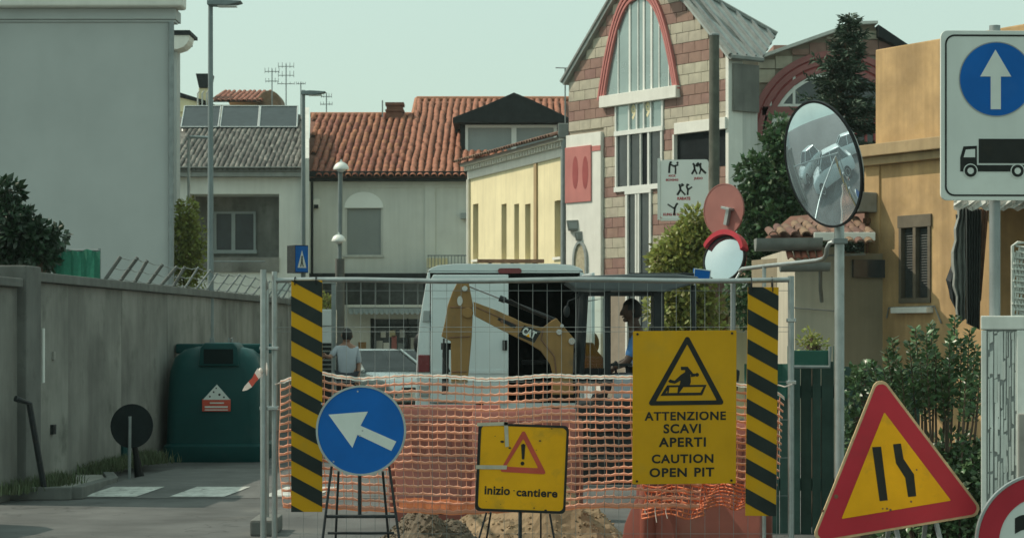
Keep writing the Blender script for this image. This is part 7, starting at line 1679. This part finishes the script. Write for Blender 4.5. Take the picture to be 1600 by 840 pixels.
# ================================================================== PEOPLE
def skin_mesh(verts, edges, radii, root=0, sub=2):
    me = bpy.data.meshes.new("body"); me.from_pydata([tuple(v) for v in verts], edges, [])
    o = bpy.data.objects.new("body", me); COL.objects.link(o)
    o.modifiers.new("skin", 'SKIN'); lay = me.skin_vertices[0].data
    for i, r in enumerate(radii): lay[i].radius = (r, r) if not isinstance(r, tuple) else r
    lay[root].use_root = True
    s_ = o.modifiers.new("sub", 'SUBSURF'); s_.levels = sub
    dg = bpy.context.evaluated_depsgraph_get(); dg.update(); ev_ = o.evaluated_get(dg); m2 = ev_.to_mesh()
    out = ([tuple(v.co) for v in m2.vertices], [tuple(p.vertices) for p in m2.polygons]); ev_.to_mesh_clear()
    bpy.data.objects.remove(o); bpy.data.meshes.remove(me); return out
def person(label, loc, J, face, shirt, trs, skinm, hairm, cap_hair=True, group=None):
    "J: joint positions; face: unit vector the face looks along"
    t = thing("person", label, "person", loc)
    V = lambda k: Vector(J[k]); keys = ["pelvis","belly","chest","neck","headb","head","headt","ls","le","lw","rs","re","rw","lh","lk","la","lt","rh","rk","ra","rt"]
    idx = {k: i for i, k in enumerate(keys)}
    ed = [("pelvis","belly"),("belly","chest"),("chest","neck"),("neck","headb"),("headb","head"),("head","headt"),("chest","ls"),("ls","le"),("le","lw"),("chest","rs"),("rs","re"),("re","rw"),("pelvis","lh"),("lh","lk"),("lk","la"),("la","lt"),("pelvis","rh"),("rh","rk"),("rk","ra"),("ra","rt")]
    rad = dict(pelvis=.15,belly=.145,chest=.155,neck=.062,headb=.066,head=.07,headt=.05,ls=.06,le=.044,lw=.028,rs=.06,re=.044,rw=.028,lh=.088,lk=.058,la=.04,lt=.034,rh=.088,rk=.058,ra=.04,rt=.034)
    v, f = skin_mesh([V(k) for k in keys], [(idx[a], idx[b]) for a, b in ed], [rad[k] for k in keys])
    g = MB().add(v, f)
    fx = Vector(face).normalized(); up = (V("headt")-V("neck")).normalized(); sd_ = up.cross(fx).normalized(); hc = V("head")
    def egg(mb, c, a, b, h_, keep=None, seg=18, rings=12):
        t_ = MB(); t_.ball((0,0,0), 1, 1, 1, seg, rings)
        vv = [c + fx*(p[0]*a) + sd_*(p[1]*b) + up*(p[2]*h_ ) - fx*(.012*max(0,-p[2])) for p in t_.v]
        ff = [f_ for f_ in t_.f if keep is None or keep(sum((Vector(vv[i_]) for i_ in f_), Vector())/len(f_)-c)]
        mb.add(vv, ff)
    egg(g, hc, .100, .080, .122)
    g.tube([V("neck")-up*.03, V("headb"), hc-up*.06-fx*.01], [.062,.058,.055], 10)
    g.tube([hc+fx*.085+up*.03, hc+fx*.108-up*.005, hc+fx*.118-up*.018, hc+fx*.085-up*.028], [.012,.015,.018,.01], 8)      # nose
    g.tube([hc+fx*.088-up*.052-sd_*.022, hc+fx*.097-up*.052, hc+fx*.088-up*.052+sd_*.022], [.006,.010,.006], 6)            # mouth
    g.ball(hc+fx*.068-up*.085, .03, .03, .024, 8, 6)                                                                       # chin
    for s_ in (-1,1):
        g.ball(hc+sd_*s_*.088-fx*.005-up*.005, .014, .014, .030, 8, 6); g.ball(hc+fx*.082+sd_*s_*.034+up*.018, .011, .011, .009, 8, 6)
    for w_, e_ in (("lw","le"),("rw","re")):                                                                               # palm, five fingers
        d = (V(w_)-V(e_)).normalized(); s2 = d.cross(fx if abs(d.dot(fx)) < .9 else up).normalized(); n2 = d.cross(s2)
        g.tube([V(w_), V(w_)+d*.045, V(w_)+d*.09], [.028,.040,.036], 8)
        for i, L in enumerate((.072,.082,.076,.058)):
            b = V(w_)+d*.085+s2*(.03-.02*i); g.tube([b, b+d*L*.5+n2*.008, b+d*L*.8+n2*.03, b+d*L*.9+n2*.045], [.0095,.009,.008,.006], 6)
        b = V(w_)+d*.03+s2*.035; g.tube([b, b+d*.03+s2*.022, b+d*.065+s2*.024+n2*.012], [.012,.011,.008], 6)
    part("body", g, M[skinm], t, smooth=True)
    def cloth(name, ks, es, extra, m_, grow, root):
        ix = {k: i for i, k in enumerate(ks)}
        v, f = skin_mesh([V(k) if k in J else extra[k][0] for k in ks], [(ix[a], ix[b]) for a, b in es], [(rad[k]*grow if k in rad else extra[k][1]) for k in ks]); g = MB().add(v, f); return part(name, g, M[m_], t, smooth=True)
    exs = dict(lsl=(V("ls").lerp(V("le"),.9), .056), rsl=(V("rs").lerp(V("re"),.9), .056), col=(V("chest").lerp(V("neck"),.75), .075))
    cloth("shirt", ["pelvis","belly","chest","col","ls","lsl","rs","rsl","lh","rh"], [("pelvis","lh"),("pelvis","rh"),("pelvis","belly"),("belly","chest"),("chest","col"),("chest","ls"),("ls","lsl"),("chest","rs"),("rs","rsl")], exs, shirt, 1.15, 0)
    ext = dict(la2=(V("lk").lerp(V("la"),.92), .058), ra2=(V("rk").lerp(V("ra"),.92), .058))
    cloth("trousers", ["pelvis","lh","lk","la2","rh","rk","ra2"], [("pelvis","lh"),("lh","lk"),("lk","la2"),("pelvis","rh"),("rh","rk"),("rk","ra2")], ext, trs, 1.11, 0)
    for a, b in (("la","lt"),("ra","rt")):
        g = MB(); d = (V(b)-V(a)); g.tube([V(a)-d*.25-Vector((0,0,.035)), V(a)-Vector((0,0,.02)), V(b)-Vector((0,0,.01)), V(b)+d*.15-Vector((0,0,.02))], [.045,.05,.046,.03], 8); part("shoe", g, M["black_plastic"], t, smooth=True)
    g = MB(); c = hc-fx*.006+up*.012
    egg(g, c, .108, .090, .122, lambda q: (q.dot(up) > .012 or (q.dot(fx) < .01 and q.dot(up) > -.075)) and not (q.dot(fx) > .055 and q.dot(up) < .055))
    part("hair", g, M[hairm], t, smooth=True)
    return t
# operator: seated, facing left
bx, by = X(1004,22.35), 22.42
J = dict(pelvis=(bx+.10,by,1.17),belly=(bx+.04,by,1.32),chest=(bx-.05,by,1.54),neck=(bx-.085,by,1.72),headb=(bx-.10,by,1.78),head=(bx-.115,by,1.865),headt=(bx-.105,by,1.935),
 ls=(bx-.07,by-.20,1.58),le=(bx-.17,by-.25,1.33),lw=(bx-.30,by-.17,1.27),rs=(bx-.07,by+.20,1.58),re=(bx-.10,by+.25,1.36),rw=(bx-.25,by+.17,1.30),
 lh=(bx+.02,by-.10,1.13),lk=(bx-.36,by-.13,1.16),la=(bx-.40,by-.12,.99),lt=(bx-.50,by-.12,.95),rh=(bx+.02,by+.10,1.13),rk=(bx-.36,by+.13,1.16),ra=(bx-.40,by+.12,.99),rt=(bx-.50,by+.12,.95))
person("man in a blue shirt sitting in the excavator cab, seen in profile", (bx,by,.98), J, (-1,-.12,-.12), "shirt_blue", "trousers", "skin_dark", "hair")
# pedestrian with white shirt, seen from behind, arm out to the left
Yp = 36.0; hx = X(541,Yp); hz0 = 0.0
J = dict(pelvis=(hx+.02,Yp,.93),belly=(hx+.02,Yp,1.08),chest=(hx+.01,Yp,1.32),neck=(hx,Yp,1.49),headb=(hx+.005,Yp,1.53),head=(hx+.015,Yp-.01,1.61),headt=(hx+.015,Yp,1.68),
 ls=(hx-.16,Yp,1.38),le=(hx-.27,Yp-.08,1.24),lw=(hx-.33,Yp-.26,1.27),rs=(hx+.17,Yp,1.38),re=(hx+.22,Yp+.03,1.10),rw=(hx+.20,Yp-.1,.88),
 lh=(hx-.09,Yp,.89),lk=(hx-.10,Yp-.02,.49),la=(hx-.10,Yp+.02,.09),lt=(hx-.10,Yp-.10,.05),rh=(hx+.11,Yp,.89),rk=(hx+.12,Yp-.03,.49),ra=(hx+.12,Yp+.02,.09),rt=(hx+.12,Yp-.10,.05))
person("dark haired person in a white shirt with one hand out by the dome lamp post", (hx,Yp,0), J, (-.25,1,-.1), "shirt_white", "trousers", "skin", "hair")

# ================================================================== VEHICLES
def loft(mb, secs, mi=0, cap=True):
    n = len(secs[0]); vs = [p for s_ in secs for p in s_]; fs = []
    for i in range(len(secs)-1):
        for k in range(n): fs.append((i*n+k, i*n+(k+1)%n, (i+1)*n+(k+1)%n, (i+1)*n+k))
    if cap: fs += [tuple(range(n-1,-1,-1)), tuple(range((len(secs)-1)*n, len(secs)*n))]
    mb.add(vs, fs, mi)
YV_ = 25.2; van = thing("white_van", "white panel van seen from behind with its right rear door open", "van", (X(790,YV_),YV_+2.5,0))
fv = Fr((X(790,YV_),YV_,0)); vcx = X(790,YV_); vx = lambda px: X(px,YV_)-vcx; vz = lambda py: Z(py,YV_)
hprof = [(1.02,.38),(1.07,.52),(1.08,.70),(1.06,1.37),(1.025,1.79),(.934,2.35),(.896,2.405),(.805,2.445),(.60,2.462)]
def vsec(y, top, f_=1.0, zb=0.0):
    L_ = []
    for w_, z_ in hprof: L_.append((w_*f_, min(z_, top-.004*(2.462-z_)) if z_ > top else z_))
    return [(vcx-w_, y, z_) for w_, z_ in L_]+[(vcx+w_, y, z_) for w_, z_ in L_[::-1]]
g = MB(); secs = [vsec(YV_+.03,9,.992),vsec(YV_+.12,9),vsec(YV_+3.1,9,.995),vsec(YV_+3.5,2.30,.985),vsec(YV_+4.25,1.42,.96),vsec(YV_+4.95,1.12,.92),vsec(YV_+5.15,.85,.86)]
n_ = len(secs[0]); vs = [p for s_ in secs for p in s_]
g.add(vs, [(a*n_+b, a*n_+(b+1)%n_, (a+1)*n_+(b+1)%n_, (a+1)*n_+b) for a in range(len(secs)-1) for b in range(n_)]+[tuple(range((len(secs)-1)*n_, len(secs)*n_))]); part("body", g, M["van"], van, smooth=True)
outl = [(-w_*.992, z_) for w_, z_ in hprof]
dl, dm_, dr, dzb, dzt = vx(672), vx(795), vx(906), vz(628), vz(429)
g = MB(); g.poly(fv, [(-1.0,.40)]+[p for p in outl if p[1] < 2.36][1:]+[(dl,2.37),(dl,.40)], -.05, .0)
g.poly(fv, [(dr,.40),(dr,2.37)]+[(-a,b) for a,b in outl if b < 2.36][::-1][:-1]+[(1.0,.40)], -.05, .0)
g.poly(fv, [(-.935*.99,2.372),(-.88,2.41),(-.80,2.44),(-.6,2.458),(.6,2.458),(.80,2.44),(.88,2.41),(.935*.99,2.372)], -.05, .012)
g.obox(fv, dl, dr, dzt+.02, 2.37, -.05, .004); g.obox(fv, dl, dr, .40, dzb-.01, -.05, .004); part("rear_frame", g, M["van"], van, bevel=.008)
g = MB(); g.poly(fv, [(dl+.004,dzb),(dm_-.004,dzb),(dm_-.004,dzt),(dl+.04,dzt),(dl+.012,dzt-.05)], .006, .04); sdr = part("rear_door", g, M["van"], van, bevel=.010)
g = MB(); g.obox(fv, dl+.03, dm_-.02, vz(583), vz(577), .041, .052); part("door_moulding", g, M["van"], sdr, bevel=.003); g = MB(); g.obox(fv, dl+.03, dm_-.02, vz(466), vz(463.5), .041, .046); part("door_moulding", g, M["van"], sdr, bevel=.003)
g = MB(); g.obox(fv, dm_-.075, dm_-.018, vz(547), vz(531), .041, .07); part("door_handle", g, M["black_plastic"], sdr, bevel=.008)
g = MB(); g.poly(fv, [(vx(660.5),vz(502)),(vx(671),vz(502)),(vx(671.5),vz(485)),(vx(662),vz(485))], .001, .03); g.poly(fv, [(vx(655),vz(618)),(vx(670),vz(618)),(vx(670),vz(602)),(vx(655),vz(602))], .001, .03)
part("hinge", g, M["shutter_grey"], van, kind="stuff", bevel=.004)
FD_ = Fr((vcx+dr+.02, YV_-.02, 0), Vector((.10,-1,0)))
g = MB(); g.poly(FD_, [(.0,dzb),(.85,dzb),(.85,dzt),(0,dzt)], -.04, 0); od = part("rear_door", g, M["van"], van, "open right rear door", bevel=.012)
g = MB(); g.obox(FD_, .1, .75, dzb+.2, dzt-.9, -.052, -.041); part("door_lining", g, M["cab_black"], od)
g = MB(); g.poly(fv, rrect(vx(778), vx(815), vz(427), vz(419), .03), .0125, .022); part("brake_light", g, M["tail"], van)
for sg in (-1, 1):
    g = MB(); g.poly(fv, [(sg*1.05,vz(581)),(sg*.90,vz(581)),(sg*.90,vz(554)),(sg*1.035,vz(554))], -.10, .02); part("tail_light", g, M["tail"], van, bevel=.01)
g = MB(); yb_ = YV_+3.0
g.box(vcx-.98,vcx-.95,YV_+.1,yb_,.70,2.3); g.box(vcx+.95,vcx+.98,YV_+.1,yb_,.70,2.3); g.box(vcx-.95,vcx+.95,yb_-.03,yb_,.70,2.3); g.box(vcx-.95,vcx+.95,YV_+.06,yb_-.032,.66,.697); g.box(vcx-.90,vcx+.90,YV_+.08,yb_-.032,2.31,2.34); part("cargo_lining", g, M["dark"], van)
for i_, (a, b, c_, d) in enumerate(((.12,.5,.70,1.05),(.55,.88,.70,.95),(.2,.6,1.25,1.3))): g = MB(); g.box(vcx+a,vcx+b,YV_+1.2,YV_+1.8,c_,d); part("cargo_box", g, M["cab_black"], van, bevel=.01)
g = MB(); zt2 = vz(409); g.box(vx(745)+vcx,vx(851)+vcx,YV_+.35,YV_+.41,zt2,zt2+.045); part("rack_bar", g, M["rust"], van, bevel=.006)
for px in (765, 800, 835): g = MB(); g.box(vx(px)+vcx-.02,vx(px)+vcx+.02,YV_+.36,YV_+2.4,zt2-.035,zt2-.002); part("rack_rail", g, M["cab_black"], van)
g = MB(); g.obox(fv, -1.02, 1.02, .36, .60, .013, .12); part("bumper", g, M["black_plastic"], van, bevel=.03)
g = MB(); g.obox(fv, -.26, .26, .64, .75, .005, .012); part("number_plate", g, M["sign_white"], van)
g = MB(); g.add([(vcx-.85,YV_+3.47,2.2),(vcx+.85,YV_+3.47,2.2),(vcx+.9,YV_+4.27,1.45),(vcx-.9,YV_+4.27,1.45)], [(0,1,2,3)]); part("windscreen", g, M["glass_car"], van)
for sg in (-1,1): g = MB(); g.ball((vcx+sg*1.16,YV_+3.6,1.5), .10, .07, .16, 10, 8); g.tube([(vcx+sg*1.1,YV_+3.6,1.45),(vcx+sg*1.0,YV_+3.62,1.45)], .025, 6); part("wing_mirror", g, M["black_plastic"], van, smooth=True)
def wheel(parent, x, y, r, w_, sgn_, local=False):
    g = MB(); g.lathe((x,y,r), [(r*.55,-w_/2),(r*.9,-w_/2),(r,-w_*.32),(r,w_*.32),(r*.9,w_/2),(r*.55,w_/2)], 24, (0,1,0)); wh = part("wheel", g, M["rubber"], parent, smooth=True, local=local)
    g = MB(); g.lathe((x,y,r), [(r*.62,-w_*.42),(r*.6,-w_*.52),(r*.2,-w_*.46),(r*.2,w_*.46),(r*.6,w_*.52),(r*.62,w_*.42)], 16, (0,1,0)); part("rim", g, M["silver"], wh, smooth=True, local=local)
def wheelx(parent, x, y, r, w_):
    g = MB(); g.lathe((x,y,r), [(r*.55,-w_/2),(r*.9,-w_/2),(r,-w_*.32),(r,w_*.32),(r*.9,w_/2),(r*.55,w_/2)], 24, (1,0,0)); part("wheel", g, M["rubber"], parent, smooth=True)
for x_ in (vcx-.93, vcx+.93):
    for y_ in (YV_+1.0, YV_+4.2): wheelx(van, x_, y_, .34, .22)

def car(loc, rz, paint, label, group=None, Hh=1.45, L=4.1, W_=1.72, estate=False):
    t = thing("parked_car", label, "car", loc, rz, group)
    hw_ = W_/2
    def sec(x, zt_, f_, zb=.24):
        h = hw_*f_; return [(x,-h*.93,zb),(x,-h,zb+.14),(x,-h,min(zt_-.1,.72)),(x,-h*.96,zt_-.04),(x,-h*.85,zt_),(x,h*.85,zt_),(x,h*.96,zt_-.04),(x,h,min(zt_-.1,.72)),(x,h,zb+.14),(x,h*.93,zb)]
    g = MB(); loft(g, [sec(-L/2,.70,.80,.34),sec(-L/2+.10,.92,.93),sec(-L*.36,.94,.99),sec(-L*.1,.92,1),sec(L*.16,.92,1),sec(L*.33,.86,.98),sec(L*.44,.76,.92),sec(L/2-.04,.62,.80,.28),sec(L/2,.52,.72,.32)]); part("body", g, M[paint], t, local=True, smooth=True, bevel=.07, bseg=3)
    belt, roof_ = .90, Hh; r0, r1 = (-L*.30 if not estate else -L*.42), L*.09; b0_, b1_ = -L*.44 if estate else -L*.42, L*.26
    hb, hr = hw_*.955, hw_*.74
    B = [(b0_,-hb,belt),(b1_,-hb,belt),(b1_,hb,belt),(b0_,hb,belt)]; T = [(r0,-hr,roof_-.05),(r1,-hr,roof_-.03),(r1,hr,roof_-.03),(r0,hr,roof_-.05)]
    g = MB(); loft(g, [[T[0],T[1],T[2],T[3]],[(r0+.12,-hr*.9,roof_),(r1-.15,-hr*.9,roof_),(r1-.15,hr*.9,roof_),(r0+.12,hr*.9,roof_)]]); part("roof", g, M[paint], t, local=True, smooth=True, bevel=.035, bseg=3)
    g = MB()
    for i in range(4): g.tube([B[i], T[i]], .04, 6)
    for s_ in (-1,1): g.tube([(-.25,s_*hb,belt),(-.30,s_*hr,roof_-.04)], .035, 6)
    part("pillar", g, M[paint], t, local=True)
    def pane(nm, ps): g = MB(); g.add(ps, [tuple(range(len(ps)))]); part(nm, g, M["glass_car"], t, local=True)
    k_ = .985
    pane("windscreen", [B[1],B[2],T[2],T[1]]); pane("rear_window", [B[3],B[0],T[0],T[3]])
    for s_ in (-1,1):
        pane("side_window", [(b0_,s_*hb*k_,belt),(-.25,s_*hb*k_,belt),(-.30,s_*hr*k_,roof_-.05),(r0,s_*hr*k_,roof_-.06)]); pane("side_window", [(-.25,s_*hb*k_,belt),(b1_,s_*hb*k_,belt),(r1,s_*hr*k_,roof_-.05),(-.30,s_*hr*k_,roof_-.05)])
        g = MB(); g.ball((b1_-.22,s_*(hw_+.08),.98), .05, .09, .07, 8, 6); part("wing_mirror", g, M[paint], t, local=True, smooth=True)
        g = MB(); g.ball((L/2-.16,s_*hw_*.58,.63), .13, .17, .08, 10, 8); part("headlight", g, M["lampglass"], t, local=True, smooth=True)
        g = MB(); g.ball((-L/2+.09,s_*hw_*.68,.78), .07, .13, .10, 10, 8); part("tail_light", g, M["tail"], t, local=True, smooth=True)
        for x_ in (-L*.31, L*.31): wheel(t, x_, s_*(hw_-.09), .30, .19, s_, True)
    g = MB(); g.box(-.2,.2,-hb*.8,hb*.8,.35,.95); g.box(-1.3,-1.0,-hb*.8,hb*.8,.35,1.0); part("seat", g, M["dark"], t, local=True, bevel=.05)
    g = MB(); g.box(L/2-.02,L/2+.012,-.26,.26,.36,.47); part("number_plate", g, M["sign_white"], t, local=True)
    g = MB(); g.box(L/2-.06,L/2-.005,-.45,.45,.47,.58); part("grille", g, M["black_plastic"], t, local=True, bevel=.01)
    return t
gc = "cars parked in the street"
car((X(574,44),44,0), R(-52), "carsilver", "silver parked car just right of the person in white behind the net", gc, 1.34, 3.8, 1.62)
car((X(640,49)-.3,49.5,0), R(-48), "cardark", "dark green parked car between the silver car and the white van", gc, 1.30, 3.9)
# the side street to the left, seen in the big round mirror
car((-5.9,16.4,0), R(65), "carwhite", "white parked car reflected large in the traffic mirror", gc)
car((-8.4,20.6,0), R(25), "carsilver", "silver parked car reflected at the left of the traffic mirror", gc)
car((-9.4,15.4,0), R(75), "carwhite", "white estate car reflected far back in the traffic mirror", gc, estate=True)

# ================================================================== ADDED HAZE, stands in for windscreen glare lifting the blacks
hm = bpy.data.materials.new("glare haze"); hm.use_nodes = True; hn = hm.node_tree.nodes; hn.remove(hn["Principled BSDF"])
pv_ = hn.new("ShaderNodeVolumePrincipled"); pv_.inputs["Color"].default_value = (.80,.96,.94,1); pv_.inputs["Density"].default_value = .0003; pv_.inputs["Anisotropy"].default_value = .3
hm.node_tree.links.new(pv_.outputs[0], hn["Material Output"].inputs["Volume"])
g = MB(); g.box(-165,165,-45,325,-1,14); hzb = solo("haze", g, hm, None, None, (0,0,0), kind="stuff")
